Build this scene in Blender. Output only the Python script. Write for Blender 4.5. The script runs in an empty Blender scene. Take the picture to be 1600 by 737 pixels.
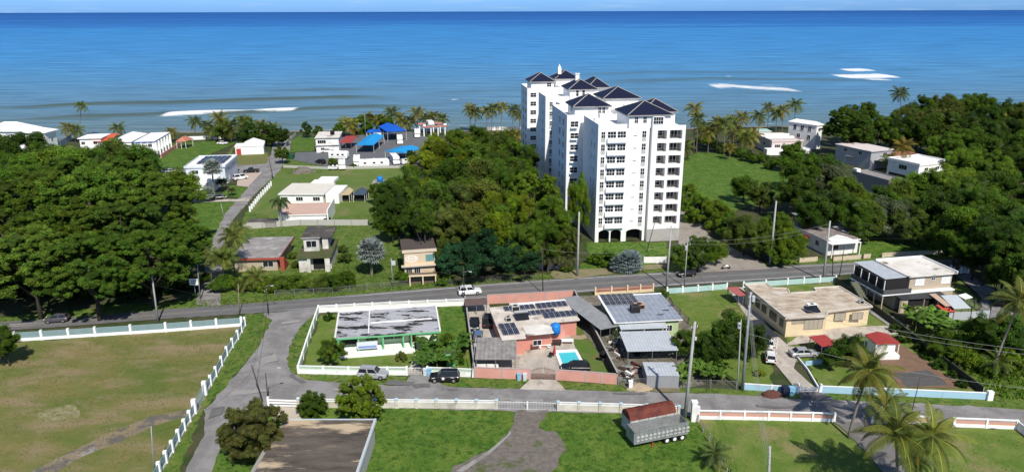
import bpy, math, random
from mathutils import Vector, Matrix, noise as mnoise
R = math.radians
random.seed(7)
S = bpy.context.scene
col = S.collection
# ------------------------------------------------------------ camera
F = 1130.0; CX = 800.0; CY = 368.5; H = 55.0
PITCH = math.atan((CY - 17.8) / F)
RM = Matrix.Rotation(math.pi/2 - PITCH, 3, 'X') @ Matrix.Rotation(R(-0.16), 3, 'Z')
CP = Vector((0, 0, H))
def ray(px, py): return RM @ Vector(((px - CX)/F, -(py - CY)/F, -1.0))
def at(px, py, z=0.0):
    d = ray(px, py); return CP + d * ((z - H)/d.z)
def up(px, py, Y):                      # point on the upright plane at distance Y
    d = ray(px, py); return CP + d * (Y/d.y)
def mpp(p):                             # metres per photo pixel at a place
    return (RM.transposed() @ (Vector(p) - CP)).z / -F
cd = bpy.data.cameras.new('camera'); cam = bpy.data.objects.new('camera', cd); col.objects.link(cam)
cd.sensor_width = 36; cd.lens = F/1600*36; cd.clip_start = 1; cd.clip_end = 200000
cam.matrix_world = Matrix.Translation(CP) @ RM.to_4x4()
S.camera = cam
S.view_settings.view_transform = 'Standard'; S.view_settings.look = 'None'; S.view_settings.exposure = 0
# ------------------------------------------------------------ light
SAZ = 18.0; SEL = 47.0
sd = Vector((math.sin(R(SAZ))*math.cos(R(SEL)), -math.cos(R(SAZ))*math.cos(R(SEL)), math.sin(R(SEL))))
sl = bpy.data.lights.new('sun', 'SUN'); sl.energy = 5.0; sl.angle = R(0.5); sl.color = (1.0, .95, .86)
so = bpy.data.objects.new('sun', sl); col.objects.link(so)
so.rotation_euler = sd.to_track_quat('Z', 'Y').to_euler()
w = bpy.data.worlds.new('World'); S.world = w; w.use_nodes = True
nt = w.node_tree; nt.nodes.clear()
def N(t, ty, **k):
    n = t.nodes.new(ty)
    for a, b in k.items(): setattr(n, a, b)
    return n
sky = N(nt, 'ShaderNodeTexSky', sky_type='NISHITA', sun_disc=False, sun_elevation=R(SEL), sun_rotation=R(180-SAZ),
        altitude=50, air_density=1.0, dust_density=.6, ozone_density=3.0)
bg = N(nt, 'ShaderNodeBackground'); wo = N(nt, 'ShaderNodeOutputWorld'); bg.inputs[1].default_value = .088
tc = N(nt, 'ShaderNodeTexCoord'); mp = N(nt, 'ShaderNodeMapping'); mp.inputs['Scale'].default_value = (5, 5, 60)
cn = N(nt, 'ShaderNodeTexNoise'); cn.inputs['Scale'].default_value = 2.2; cn.inputs['Detail'].default_value = 5
cr = N(nt, 'ShaderNodeMapRange'); cr.inputs[1].default_value = .52; cr.inputs[2].default_value = .72; cr.inputs[4].default_value = .45
tint = N(nt, 'ShaderNodeMix', data_type='RGBA', blend_type='MULTIPLY'); tint.inputs[0].default_value = 1; tint.inputs[7].default_value = (.50, .80, 1.18, 1)
mx = N(nt, 'ShaderNodeMix', data_type='RGBA'); mx.inputs[7].default_value = (5.2, 7.6, 10.4, 1)
L = nt.links.new
szn = N(nt, 'ShaderNodeSeparateXYZ'); L(tc.outputs['Generated'], szn.inputs[0]); szr = N(nt, 'ShaderNodeMapRange'); L(szn.outputs[2], szr.inputs[0]); szr.inputs[1].default_value = .0; szr.inputs[2].default_value = .22
tmx = N(nt, 'ShaderNodeMix', data_type='RGBA'); L(szr.outputs[0], tmx.inputs[0]); tmx.inputs[6].default_value = (.52, 1.08, 2.45, 1); tmx.inputs[7].default_value = (.72, .84, 1.0, 1); L(tmx.outputs[2], tint.inputs[7])
L(tc.outputs['Generated'], mp.inputs[0]); L(mp.outputs[0], cn.inputs[0]); L(cn.outputs[0], cr.inputs[0]); L(cr.outputs[0], mx.inputs[0])
L(sky.outputs[0], tint.inputs[6]); L(tint.outputs[2], mx.inputs[6]); L(mx.outputs[2], bg.inputs[0]); L(bg.outputs[0], wo.inputs[0])
# ------------------------------------------------------------ materials
MATS = {}
def mat(name, c, c2=None, scale=1.5, amt=.5, rough=.85, spec=.2, metal=0.0, bump=0.0, stretch=(1,1,1), c3=None, t3=.6, s3=.25, lo=.35, hi=.65, obj=False, world=True, edge=.06):
    if name in MATS: return MATS[name]
    m = bpy.data.materials.new(name); m.use_nodes = True; t = m.node_tree; b = t.nodes['Principled BSDF']
    b.inputs['Roughness'].default_value = rough; b.inputs['Specular IOR Level'].default_value = spec; b.inputs['Metallic'].default_value = metal
    if c2 is None: c2 = tuple(x*.72 for x in c)
    if world: co = N(t, 'ShaderNodeNewGeometry').outputs['Position']
    else: co = N(t, 'ShaderNodeTexCoord').outputs['Object']
    mpn = N(t, 'ShaderNodeMapping'); mpn.inputs['Scale'].default_value = stretch; t.links.new(co, mpn.inputs[0])
    n = N(t, 'ShaderNodeTexNoise'); n.inputs['Scale'].default_value = scale; n.inputs['Detail'].default_value = 9; n.inputs['Roughness'].default_value = .68
    t.links.new(mpn.outputs[0], n.inputs[0])
    mr = N(t, 'ShaderNodeMapRange'); mr.inputs[1].default_value = lo; mr.inputs[2].default_value = hi; mr.inputs[4].default_value = amt
    t.links.new(n.outputs[0], mr.inputs[0])
    x = N(t, 'ShaderNodeMix', data_type='RGBA'); x.inputs[6].default_value = (*c, 1); x.inputs[7].default_value = (*c2, 1); t.links.new(mr.outputs[0], x.inputs[0])
    out = x.outputs[2]
    if c3:
        n3 = N(t, 'ShaderNodeTexNoise'); n3.inputs['Scale'].default_value = s3; n3.inputs['Detail'].default_value = 8; n3.inputs['Roughness'].default_value = .68
        mp3 = N(t, 'ShaderNodeMapping'); mp3.inputs['Scale'].default_value = stretch; mp3.inputs['Location'].default_value = (31, 17, 5); t.links.new(co, mp3.inputs[0]); t.links.new(mp3.outputs[0], n3.inputs[0])
        m3 = N(t, 'ShaderNodeMapRange'); m3.inputs[1].default_value = t3-edge; m3.inputs[2].default_value = t3+edge
        t.links.new(n3.outputs[0], m3.inputs[0])
        y = N(t, 'ShaderNodeMix', data_type='RGBA'); t.links.new(m3.outputs[0], y.inputs[0]); t.links.new(out, y.inputs[6]); y.inputs[7].default_value = (*c3, 1); out = y.outputs[2]
    t.links.new(out, b.inputs['Base Color'])
    if bump:
        bn = N(t, 'ShaderNodeBump'); bn.inputs['Strength'].default_value = bump; bn.inputs['Distance'].default_value = .15
        t.links.new(n.outputs[0], bn.inputs['Height']); t.links.new(bn.outputs[0], b.inputs['Normal'])
    MATS[name] = m; return m
def roofing(name, c, c2, pitch=.6, rough=.5, axis=0):    # corrugated sheet in object space
    if name in MATS: return MATS[name]
    m = mat(name, c, c2, scale=.8, amt=.8, rough=rough, world=False)
    t = m.node_tree; b = t.nodes['Principled BSDF']; co = N(t, 'ShaderNodeTexCoord')
    wv = N(t, 'ShaderNodeTexWave', wave_type='BANDS', bands_direction='XYZ'[axis]); wv.inputs['Scale'].default_value = .314/pitch*1.0
    t.links.new(co.outputs['Object'], wv.inputs[0]); bn = N(t, 'ShaderNodeBump'); bn.inputs['Strength'].default_value = .25; bn.inputs['Distance'].default_value = .06
    t.links.new(wv.outputs[0], bn.inputs['Height']); t.links.new(bn.outputs[0], b.inputs['Normal'])
    src = b.inputs['Base Color'].links[0].from_socket
    k = N(t, 'ShaderNodeMix', data_type='RGBA', blend_type='MULTIPLY'); mr = N(t, 'ShaderNodeMapRange'); mr.inputs[3].default_value = .88; mr.inputs[4].default_value = 1.04
    t.links.new(wv.outputs[0], mr.inputs[0]); k.inputs[0].default_value = 1; t.links.new(src, k.inputs[6]); t.links.new(mr.outputs[0], k.inputs[7]); t.links.new(k.outputs[2], b.inputs['Base Color'])
    return m
white = mat('white_paint', (.86,.85,.83), (.60,.58,.55), scale=.7, amt=.55, c3=(.52,.50,.46), t3=.66, s3=.4)
white2 = mat('bright_white_paint', (.90,.895,.88), (.76,.75,.72), scale=.5, amt=.6, c3=(.60,.575,.52), t3=.64, s3=.7)
aptw = mat('tower_white_paint', (.89,.885,.87), (.77,.76,.735), scale=.35, amt=.6, stretch=(1,1,.25), c3=(.68,.665,.63), t3=.66, s3=.5)
glass = mat('dark_glass', (.014,.016,.02), (.03,.035,.04), scale=.9, rough=.15, spec=.35)
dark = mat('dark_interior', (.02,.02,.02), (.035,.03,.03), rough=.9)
conc = mat('weathered_concrete', (.36,.345,.32), (.24,.23,.21), scale=.6, amt=.8, c3=(.19,.18,.165), t3=.6, s3=.5)
metal = mat('grey_metal', (.30,.31,.32), (.2,.2,.2), rough=.45, metal=.5)
rubber = mat('tyre_rubber', (.015,.015,.015), rough=.8)
rim = mat('wheel_rim', (.45,.45,.46), rough=.35, metal=.6)
lamp = mat('lamp_glass', (.75,.72,.65), rough=.15, spec=.5)
tail = mat('tail_lamp', (.35,.02,.02), rough=.25, spec=.5)
wood = mat('weathered_wood', (.10,.075,.055), (.06,.045,.035), scale=3)
bark = mat('bark', (.06,.048,.036), (.03,.025,.02), scale=2, bump=.3)
palmbark = mat('palm_bark', (.22,.19,.15), (.13,.11,.09), scale=3, stretch=(1,1,4))
solar = mat('solar_cells', (.010,.013,.032), (.018,.022,.05), rough=.18, spec=.55)
silverline = mat('aluminium_edge', (.5,.5,.52), rough=.4)
navy = mat('navy_roof_tiles', (.010,.013,.034), (.018,.020,.048), scale=3, rough=.5, spec=.2, bump=.4, stretch=(1,1,6))
# ------------------------------------------------------------ mesh builder
class MB:
    def __init__(s): s.v = []; s.f = []; s.m = []
    def add(s, vs, fs, mi=0):
        o = len(s.v); s.v += [tuple(x) for x in vs]; s.f += [tuple(i+o for i in f) for f in fs]; s.m += [mi]*len(fs); return s
    def box(s, a0, a1, b0, b1, c0, c1, mi=0, M=None):
        vs = [Vector((x, y, z)) for z in (c0, c1) for y in (b0, b1) for x in (a0, a1)]
        if M: vs = [M @ q for q in vs]
        return s.add(vs, [(0,2,3,1),(4,5,7,6),(0,1,5,4),(2,6,7,3),(0,4,6,2),(1,3,7,5)], mi)
    def prism(s, poly, z0, z1, mi=0):
        n = len(poly); A = sum(poly[i][0]*poly[(i+1)%n][1]-poly[(i+1)%n][0]*poly[i][1] for i in range(n))
        if A < 0: poly = poly[::-1]
        vs = [(p[0], p[1], z0) for p in poly] + [(p[0], p[1], z1) for p in poly]
        fs = [tuple(range(n))[::-1], tuple(range(n, 2*n))] + [(i, (i+1)%n, n+(i+1)%n, n+i) for i in range(n)]
        return s.add(vs, fs, mi)
    def poly(s, pts, mi=0): return s.add(pts, [tuple(range(len(pts)))], mi)
    def tube(s, pts, rs, n=8, mi=0, cap=True):
        if not hasattr(rs, '__len__'): rs = [rs]*len(pts)
        pts = [Vector(p) for p in pts]; vs = []; fs = []
        for i, p in enumerate(pts):
            d = (pts[min(i+1, len(pts)-1)] - pts[max(i-1, 0)]); d = d.normalized() if d.length > 1e-9 else Vector((0,0,1))
            a = d.cross(Vector((0,1,0)) if abs(d.y) < .9 else Vector((1,0,0))).normalized(); b = d.cross(a)
            vs += [p + (a*math.cos(2*math.pi*k/n) + b*math.sin(2*math.pi*k/n))*rs[i] for k in range(n)]
        for i in range(len(pts)-1):
            fs += [(i*n+k, i*n+(k+1)%n, (i+1)*n+(k+1)%n, (i+1)*n+k) for k in range(n)]
        if cap: fs += [tuple(range(n))[::-1], tuple(range((len(pts)-1)*n, len(pts)*n))]
        return s.add(vs, fs, mi)
    def hip(s, x0, x1, y0, y1, z0, z1, mi=0, t=.25, mi2=None):   # hip roof with a fascia
        w_, d_ = x1-x0, y1-y0; i = min(w_, d_)/2
        if w_ >= d_: A, B = (x0+i, (y0+y1)/2, z1), (x1-i, (y0+y1)/2, z1)
        else: A, B = ((x0+x1)/2, y0+i, z1), ((x0+x1)/2, y1-i, z1)
        vs = [(x0,y0,z0),(x1,y0,z0),(x1,y1,z0),(x0,y1,z0), A, B]
        if w_ >= d_: fs = [(0,1,5,4),(1,2,5),(2,3,4,5),(3,0,4)]
        else: fs = [(0,1,4),(1,2,5,4),(2,3,5),(3,0,4,5)]
        s.add(vs, fs, mi)
        return s.box(x0+.02, x1-.02, y0+.02, y1-.02, z0-t, z0-.004, mi if mi2 is None else mi2)
    def mesh(s, name, mats, smooth=False):
        me = bpy.data.meshes.new(name); me.from_pydata(s.v, [], s.f)
        for m_ in (mats if isinstance(mats, (list, tuple)) else [mats]): me.materials.append(m_)
        if len(set(s.m)) > 1 or (s.m and s.m[0]): me.polygons.foreach_set('material_index', s.m)
        if smooth: me.polygons.foreach_set('use_smooth', [True]*len(s.f))
        me.update(); return me
    def build(s, name, mats, parent=None, smooth=False):
        return inst(name, s.mesh(name, mats, smooth), parent)
def inst(name, me, parent=None, loc=None, rz=None, sc=None):
    o = bpy.data.objects.new(name, me); col.objects.link(o)
    if parent: o.parent = parent
    if loc is not None: o.location = loc
    if rz is not None: o.rotation_euler = (0, 0, rz)
    if sc is not None: o.scale = sc if hasattr(sc, '__len__') else (sc, sc, sc)
    return o
def tag(o, label=None, cat=None, group=None, kind=None):
    if label: o['label'] = label
    if cat: o['category'] = cat
    if group: o['group'] = group
    if kind: o['kind'] = kind
    return o
def thing(name, label, cat, loc=(0,0,0), rz=0, group=None, kind=None):
    o = bpy.data.objects.new(name, None); col.objects.link(o); o.location = loc; o.rotation_euler = (0,0,rz); o.empty_display_size = .5
    return tag(o, label, cat, group, kind)
def struct(name, mb, m, smooth=False):
    o = mb.build(name, m, None, smooth); o['kind'] = 'structure'; return o
def copy_tree(o, parent=None):
    c = o.copy(); col.objects.link(c); c.parent = parent
    for ch in list(o.children): copy_tree(ch, c)
    return c
ZL = [0.02]
JIT = {k: .75 for k in ('grass','lush_grass','dry_field_grass','mown_lawn','gravel','bare_dirt','sparse_lawn','brown_lawn','patchy_lawn','pale_dry_patch','messy_yard','verge_dirt','dry_verge','grey_heap','worn_path')}; JIT.update({'worn_asphalt': .45, 'asphalt': .3, 'cracked_asphalt': .5, 'concrete_drive': .12, 'pale_dry_patch': 1.6, 'gravel': .9})
def sheet(name, pts, m, z=None, kind='structure', sub=0, label=None, cat=None):       # flat ground patch from photo pixels
    if z is None: ZL[0] += .0025; z = ZL[0]
    P = [at(x, y, z) for x, y in pts]; amp = JIT.get(m.name, 0)
    if amp:
        Q = []
        for a, b in zip(P, P[1:]+P[:1]):
            L_ = (b-a).length; n = max(1, min(60, int(L_/1.1)))
            for i in range(n):
                q = a.lerp(b, i/n); q.x += amp*(mnoise.noise(Vector((q.x*.55, q.y*.55, 3)))+.6*mnoise.noise(Vector((q.x*1.7, q.y*1.7, 9)))); q.y += amp*(mnoise.noise(Vector((q.x*.55, q.y*.55, 13)))+.6*mnoise.noise(Vector((q.x*1.7, q.y*1.7, 19)))); Q.append(q)
        P = Q
    mb = MB(); mb.poly(P)
    # make sure it faces up
    A = sum(P[i].x*P[(i+1)%len(P)].y-P[(i+1)%len(P)].x*P[i].y for i in range(len(P)))
    if A < 0: mb.f = [tuple(reversed(mb.f[0]))]
    o = mb.build(name, m); o['kind'] = kind
    if label: o['label'] = label; o['category'] = cat
    return o
# local frame from three pixels of a level rectangle: front-left, front-right, back-left
class Fr:
    def __init__(s, FL, FR_, BL, z=0, zb=None):
        a, b, c = at(*FL, z), at(*FR_, z), at(*BL, z)
        s.u = (b-a); s.W = s.u.length; s.u.normalize(); s.w = Vector((-s.u.y, s.u.x, 0)); s.D = (c-a).dot(s.w)
        s.o = Vector((a.x, a.y, 0)); s.rz = math.atan2(s.u.y, s.u.x)
        s.z = z
    def P(s, u, v, z=0): return s.o + s.u*u + s.w*v + Vector((0,0,z))
    def loc(s, px, py, z=0):
        p = at(px, py, z) - s.o; return (p.dot(s.u), p.dot(s.w))
# windows
WM = {}
def window(root, face, u, z, w_, h_, off=0, frame=white2, kind='window', W=0, D=0, bars=1, pane=glass, stuff=False, horiz=False):
    """face F: wall at y=off looking -y; L: wall at x=off looking -x; R: wall at x=off looking +x; B: looking +y"""
    key = (round(w_,2), round(h_,2), frame.name, bars, pane.name, horiz)
    if key not in WM:
        a = MB(); t = .06
        a.box(-w_/2-t, w_/2+t, -.07, 0, h_/2, h_/2+t).box(-w_/2-t, w_/2+t, -.10, 0, -h_/2-t, -h_/2)
        a.box(-w_/2-t, -w_/2, -.07, 0, -h_/2, h_/2).box(w_/2, w_/2+t, -.07, 0, -h_/2, h_/2)
        for i in range(1, bars+1):
            x = -w_/2 + w_*i/(bars+1); a.box(x-.028, x+.028, -.06, 0, -h_/2, h_/2)
        if horiz: a.box(-w_/2, w_/2, -.055, -.002, -.035, .035)
        b = MB().box(-w_/2+.001, w_/2-.001, -.022, -.001, -h_/2+.001, h_/2-.001)
        WM[key] = (a.mesh(kind, frame), b.mesh('pane', pane))
    rz = {'F': 0, 'L': -math.pi/2, 'R': math.pi/2, 'B': math.pi}[face]
    p = {'F': (u, off-.003, z), 'B': (u, off+.003, z), 'L': (off-.003, u, z), 'R': (off+.003, u, z)}[face]
    f = inst(kind, WM[key][0], root, p, rz)
    inst('pane', WM[key][1], f)
    return f
def wall_holes(mb, u0, u1, z0, z1, holes, y0=0, y1=.3, mi=0):
    """upright wall slab y0..y1 with rectangular openings (ua,ub,za,zb)"""
    us = sorted({u0, u1, *[h[0] for h in holes], *[h[1] for h in holes]}); us = [x for x in us if u0 <= x <= u1]
    for a, b in zip(us, us[1:]):
        cuts = sorted([(h[2], h[3]) for h in holes if h[0] <= a+1e-6 and h[1] >= b-1e-6]); z = z0
        for c, d in cuts:
            if c > z: mb.box(a, b, y0, y1, z, c, mi)
            z = max(z, d)
        if z < z1: mb.box(a, b, y0, y1, z, z1, mi)
    return mb
# ============================================================ SETTING
grass = mat('grass', (.080,.150,.020), (.145,.180,.040), scale=.45, amt=1, bump=.7, c3=(.035,.075,.012), t3=.55, s3=1.5, lo=.42, hi=.58)
lush = mat('lush_grass', (.070,.145,.017), (.125,.185,.030), scale=.3, amt=1, bump=.9, c3=(.036,.090,.010), t3=.54, s3=1.3, lo=.42, hi=.58)
dryg = mat('dry_field_grass', (.185,.165,.058), (.105,.140,.030), scale=.13, amt=1, bump=.8, c3=(.25,.195,.11), t3=.56, s3=.22, stretch=(.5,1,1), lo=.40, hi=.60, edge=.09)
mown = mat('mown_lawn', (.150,.195,.042), (.095,.16,.024), scale=.35, amt=1, bump=.5, c3=(.22,.20,.085), t3=.58, s3=.17, lo=.40, hi=.60)
earth = mat('wood_floor_earth', (.055,.070,.025), (.09,.075,.045), scale=.15, amt=1, bump=.5, c3=(.035,.06,.015), t3=.52, s3=.3)
asph = mat('asphalt', (.20,.195,.195), (.15,.146,.148), scale=.25, amt=1, rough=.9, c3=(.19,.187,.185), t3=.62, s3=.6, bump=.15)
asph2 = mat('worn_asphalt', (.275,.262,.255), (.20,.19,.185), lo=.42, hi=.58, scale=.25, amt=1, rough=.9, c3=(.14,.135,.13), t3=.64, s3=.35, bump=.15)
lotasph = mat('lot_asphalt', (.15,.155,.165), (.12,.125,.13), scale=.3, amt=1, rough=.9)
paint = mat('road_paint', (.60,.59,.56), (.35,.34,.33), scale=1.2, amt=.9)
tread = mat('dark_wear', (.125,.122,.122), (.165,.16,.16), scale=.5, amt=1)
cdrive = mat('concrete_drive', (.56,.50,.43), (.36,.32,.27), scale=.5, amt=1, c3=(.24,.21,.18), t3=.60, s3=.45, stretch=(1,.5,1))
dirt = mat('bare_dirt', (.235,.145,.095), (.17,.105,.07), scale=.7, amt=1, bump=.6, c3=(.12,.11,.05), t3=.66)
gravel = mat('gravel', (.21,.18,.155), (.13,.115,.10), scale=1.5, amt=1, bump=.8, c3=(.085,.11,.03), t3=.60, s3=.35)
sandm = mat('beach_sand', (.30,.24,.165), (.22,.17,.12), scale=.1, amt=1)
# sea
seam = bpy.data.materials.new('sea_water'); seam.use_nodes = True; t = seam.node_tree; t.nodes.clear(); ln = t.links.new
geo = N(t, 'ShaderNodeNewGeometry'); sp = N(t, 'ShaderNodeSeparateXYZ'); ln(geo.outputs['Position'], sp.inputs[0])
dv = N(t, 'ShaderNodeMath', operation='DIVIDE'); dv.inputs[0].default_value = 55/.18; ln(sp.outputs[1], dv.inputs[1])
def wnoise(scale, sx, sy, det=8, ro=.6):
    m_ = N(t, 'ShaderNodeMapping'); m_.inputs['Scale'].default_value = (sx, sy, 1); ln(geo.outputs['Position'], m_.inputs[0])
    n_ = N(t, 'ShaderNodeTexNoise'); n_.inputs['Scale'].default_value = scale; n_.inputs['Detail'].default_value = det; n_.inputs['Roughness'].default_value = ro
    ln(m_.outputs[0], n_.inputs[0]); return n_.outputs[0]
lg = N(t, 'ShaderNodeMath', operation='LOGARITHM'); ln(sp.outputs[1], lg.inputs[0]); lg.inputs[1].default_value = 2.718
pw = N(t, 'ShaderNodeMath', operation='POWER'); ln(sp.outputs[1], pw.inputs[0]); pw.inputs[1].default_value = .8
xd = N(t, 'ShaderNodeMath', operation='DIVIDE'); ln(sp.outputs[0], xd.inputs[0]); ln(pw.outputs[0], xd.inputs[1])
cb = N(t, 'ShaderNodeCombineXYZ'); ln(xd.outputs[0], cb.inputs[0]); ln(lg.outputs[0], cb.inputs[1])
def snoise(scale, sx, sy, det=8, ro=.6):     # wave trains that lengthen with distance offshore
    m_ = N(t, 'ShaderNodeMapping'); m_.inputs['Scale'].default_value = (sx, sy, 1); ln(cb.outputs[0], m_.inputs[0]); m_.inputs['Rotation'].default_value = (0, 0, R(.4))
    n_ = N(t, 'ShaderNodeTexNoise'); n_.inputs['Scale'].default_value = scale; n_.inputs['Detail'].default_value = det; n_.inputs['Roughness'].default_value = ro; n_.inputs['Distortion'].default_value = .3
    ln(m_.outputs[0], n_.inputs[0]); return n_.outputs[0]
n1 = snoise(1.0, .35, 5.0, 7, .6)
ad = N(t, 'ShaderNodeMath', operation='MULTIPLY_ADD'); ln(n1, ad.inputs[0]); ad.inputs[1].default_value = .16; ad.inputs[2].default_value = -.08
ad2 = N(t, 'ShaderNodeMath', operation='ADD'); ln(dv.outputs[0], ad2.inputs[0]); ln(ad.outputs[0], ad2.inputs[1])
rp = N(t, 'ShaderNodeValToRGB'); ln(ad2.outputs[0], rp.inputs[0]); e = rp.color_ramp.elements
stops = [(0.0,(.014,.090,.30)),(.035,(.024,.115,.36)),(.085,(.030,.150,.42)),(.12,(.045,.220,.50)),(.30,(.062,.245,.50)),(.45,(.085,.250,.44)),(.62,(.110,.235,.35)),(.78,(.125,.215,.26)),(.92,(.140,.195,.20)),(1,(.16,.185,.17))]
e[0].position, e[0].color = stops[0][0], (*stops[0][1], 1); e[1].position, e[1].color = 1, (*stops[-1][1], 1)
for p_, c_ in stops[1:-1]: q = e.new(p_); q.color = (*c_, 1)
n2 = snoise(1.0, 3.2, 60, 5, .62)
mr = N(t, 'ShaderNodeMapRange'); ln(n2, mr.inputs[0]); mr.inputs[1].default_value = .3; mr.inputs[2].default_value = .7; mr.inputs[3].default_value = .70; mr.inputs[4].default_value = 1.22
ml = N(t, 'ShaderNodeMix', data_type='RGBA', blend_type='MULTIPLY'); ml.inputs[0].default_value = 1; ln(rp.outputs[0], ml.inputs[6]); ln(mr.outputs[0], ml.inputs[7])
at_ = N(t, 'ShaderNodeAttribute', attribute_name='swell'); sc_ = N(t, 'ShaderNodeSeparateColor'); ln(at_.outputs['Color'], sc_.inputs[0])
m2 = N(t, 'ShaderNodeMix', data_type='RGBA'); ln(sc_.outputs[0], m2.inputs[0]); ln(ml.outputs[2], m2.inputs[6]); m2.inputs[7].default_value = (.070,.100,.075, 1)
fn = wnoise(.22, .5, 1.3, 8, .78)
fm = N(t, 'ShaderNodeMath', operation='ADD'); ln(sc_.outputs[1], fm.inputs[0]); ln(fn, fm.inputs[1])
fr_ = N(t, 'ShaderNodeMapRange'); ln(fm.outputs[0], fr_.inputs[0]); fr_.inputs[1].default_value = .96; fr_.inputs[2].default_value = 1.30
m3 = N(t, 'ShaderNodeMix', data_type='RGBA'); ln(fr_.outputs[0], m3.inputs[0]); ln(m2.outputs[2], m3.inputs[6]); m3.inputs[7].default_value = (.80,.80,.78, 1)
bn = N(t, 'ShaderNodeBump'); bn.inputs['Strength'].default_value = .55; bn.inputs['Distance'].default_value = 1.6
ln(wnoise(.06, .22, 1, 9, .65), bn.inputs['Height'])
df = N(t, 'ShaderNodeBsdfDiffuse'); ln(m3.outputs[2], df.inputs[0]); ln(bn.outputs[0], df.inputs['Normal'])
gl = N(t, 'ShaderNodeBsdfGlossy'); gl.inputs['Roughness'].default_value = .22; gl.inputs[0].default_value = (.8,.9,1,1); ln(bn.outputs[0], gl.inputs['Normal'])
ms = N(t, 'ShaderNodeMixShader'); ms.inputs[0].default_value = .08; ln(df.outputs[0], ms.inputs[1]); ln(gl.outputs[0], ms.inputs[2])
out = N(t, 'ShaderNodeOutputMaterial'); ln(ms.outputs[0], out.inputs[0])
# swell crests (photo pixels of the crest line, strength, half width m, foam?)
crests = [([(-40,168),(60,166),(140,163),(260,160),(400,156),(520,152),(640,152)], .85, 9, 0),
          ([(-40,190),(60,186),(150,181),(250,178),(380,177),(480,170),(620,166),(700,164)], .8, 7, 0),
          ([(380,194),(470,190),(560,186),(620,184)], .5, 6, 0),
          ([(380,142),(520,139),(640,138)], .45, 10, 0), ([(640,145),(760,142),(840,138)], .3, 8, 0),
          ([(880,116),(1000,113),(1100,112),(1260,114),(1330,113)], .42, 16, 0), ([(900,128),(1000,125),(1120,122),(1240,123),(1400,126)], .5, 16, 0),
          ([(1060,146),(1180,143),(1300,142)], .25, 14, 0),
          ([(240,181),(262,180),(330,177.5),(400,174),(478,171)], .3, 8, 1.05), ([(690,156.5),(728,155.5)], .1, 4, .85),
          ([(1126,120),(1148,119)], .3, 10, .9), ([(1104,136),(1140,134),(1172,137),(1200,139),(1240,141),(1266,144)], .1, 24, .85), ([(1170,132),(1210,133),(1250,137)], .1, 9, .6), ([(150,190),(200,188),(235,186)], .1, 3, .5), ([(300,187),(400,184),(470,181)], .1, 3.5, .55), ([(610,196),(700,195),(790,195)], .1, 2.5, .6), ([(430,204),(470,203),(540,202)], .1, 2.5, .7), ([(60,215),(110,212),(150,208)], .1, 2.5, .6), ([(1080,196),(1200,193),(1270,190)], .1, 2.5, .6),
          ([(1312,110),(1340,109.5),(1368,109)], .1, 22, 1.0), ([(1304,120),(1350,119),(1400,118)], .1, 24, 1.15), ([(1345,125),(1400,125)], .1, 13, .85)]
CR = [([(q.x, q.y) for q in (at(x, y, -.4) for x, y in p)], s, hw, fo) for p, s, hw, fo in crests]
def seagrid():
    import bisect
    xs = [-330 + i*3.6 for i in range(330)]; ys = []; y = 285.0
    while y < 800: ys.append(y); y += 1.6 + (y-285)*.011
    V = []; C = []
    for y in ys:
        for x in xs:
            z = 0; sw = 0; fo = 0
            for pl, s, hw, f_ in CR:
                if x < pl[0][0] or x > pl[-1][0]: continue
                for (xa, ya), (xb, yb) in zip(pl, pl[1:]):
                    if xa <= x <= xb:
                        k = (x-xa)/(xb-xa); k2 = k*k*(3-2*k); yc = ya+(yb-ya)*k; break
                yc += 2.2*math.sin(x*.05+ya*.1)
                e_ = min(1, (x-pl[0][0])/(14 if f_ else 45), (pl[-1][0]-x)/(14 if f_ else 45)); e_ = max(e_, 0)
                d = (y-yc)/hw
                if abs(d) > 3.5: continue
                z += s*1.5*e_*math.exp(-d*d)
                if s > .15 and f_ == 0: sw = max(sw, min(1, s*1.1)*e_*math.exp(-((d+.55)/.8)**2))
                if f_:
                    dd = d/1.0 if d > 0 else d*1.0
                    fo = max(fo, f_*min(1, e_*2)*math.exp(-(dd*dd)*.8)*.9)
            V.append((x, y, -.45+z)); C += [sw, fo, 0, 1]
    n = len(xs); fs = [(j*n+i, j*n+i+1, (j+1)*n+i+1, (j+1)*n+i) for j in range(len(ys)-1) for i in range(n-1)]
    me = bpy.data.meshes.new('sea_swell'); me.from_pydata(V, [], fs); me.materials.append(seam)
    at2 = me.color_attributes.new('swell', 'FLOAT_COLOR', 'POINT'); at2.data.foreach_set('color', C)
    me.polygons.foreach_set('use_smooth', [True]*len(fs))
    o = inst('sea_swell', me); o['kind'] = 'structure'
    X0, X1, Y0, Y1 = xs[0], xs[-1], ys[0], ys[-1]; B = 150000; z = -.452
    mb = MB()
    for a, b, c, d in ((-B, X0, 150, Y1), (X1, B, 150, Y1), (-B, B, Y1, B), (X0, X1, 150, Y0)):
        mb.poly([(a,c,z),(b,c,z),(b,d,z),(a,d,z)])
    struct('sea', mb, seam)
seagrid()
shore = [(-700,236),(-250,233),(0,228),(60,223),(130,213),(250,208),(450,206),(600,205),(800,205),(1000,204),(1100,201),(1250,198),(1400,190),(1600,182),(1800,166),(2300,160)]
SP = [at(x, y, 0) for x, y in shore]
mb = MB(); mb.poly([(-420, 20, 0), (700, 20, 0)] + [tuple(p) for p in reversed(SP)]); struct('ground', mb, earth)
mb = MB(); vs = []; 
for p in SP: vs += [(p.x, p.y-.01, .001), (p.x-.5, p.y+14, -1.1)]
mb.add(vs, [(2*i, 2*i+2, 2*i+3, 2*i+1) for i in range(len(SP)-1)]); struct('beach', mb, sandm)
mb = MB(); mb.box(-419, 699, 21, 22, -3, -.002); struct('ground_edge', mb, earth)
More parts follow.
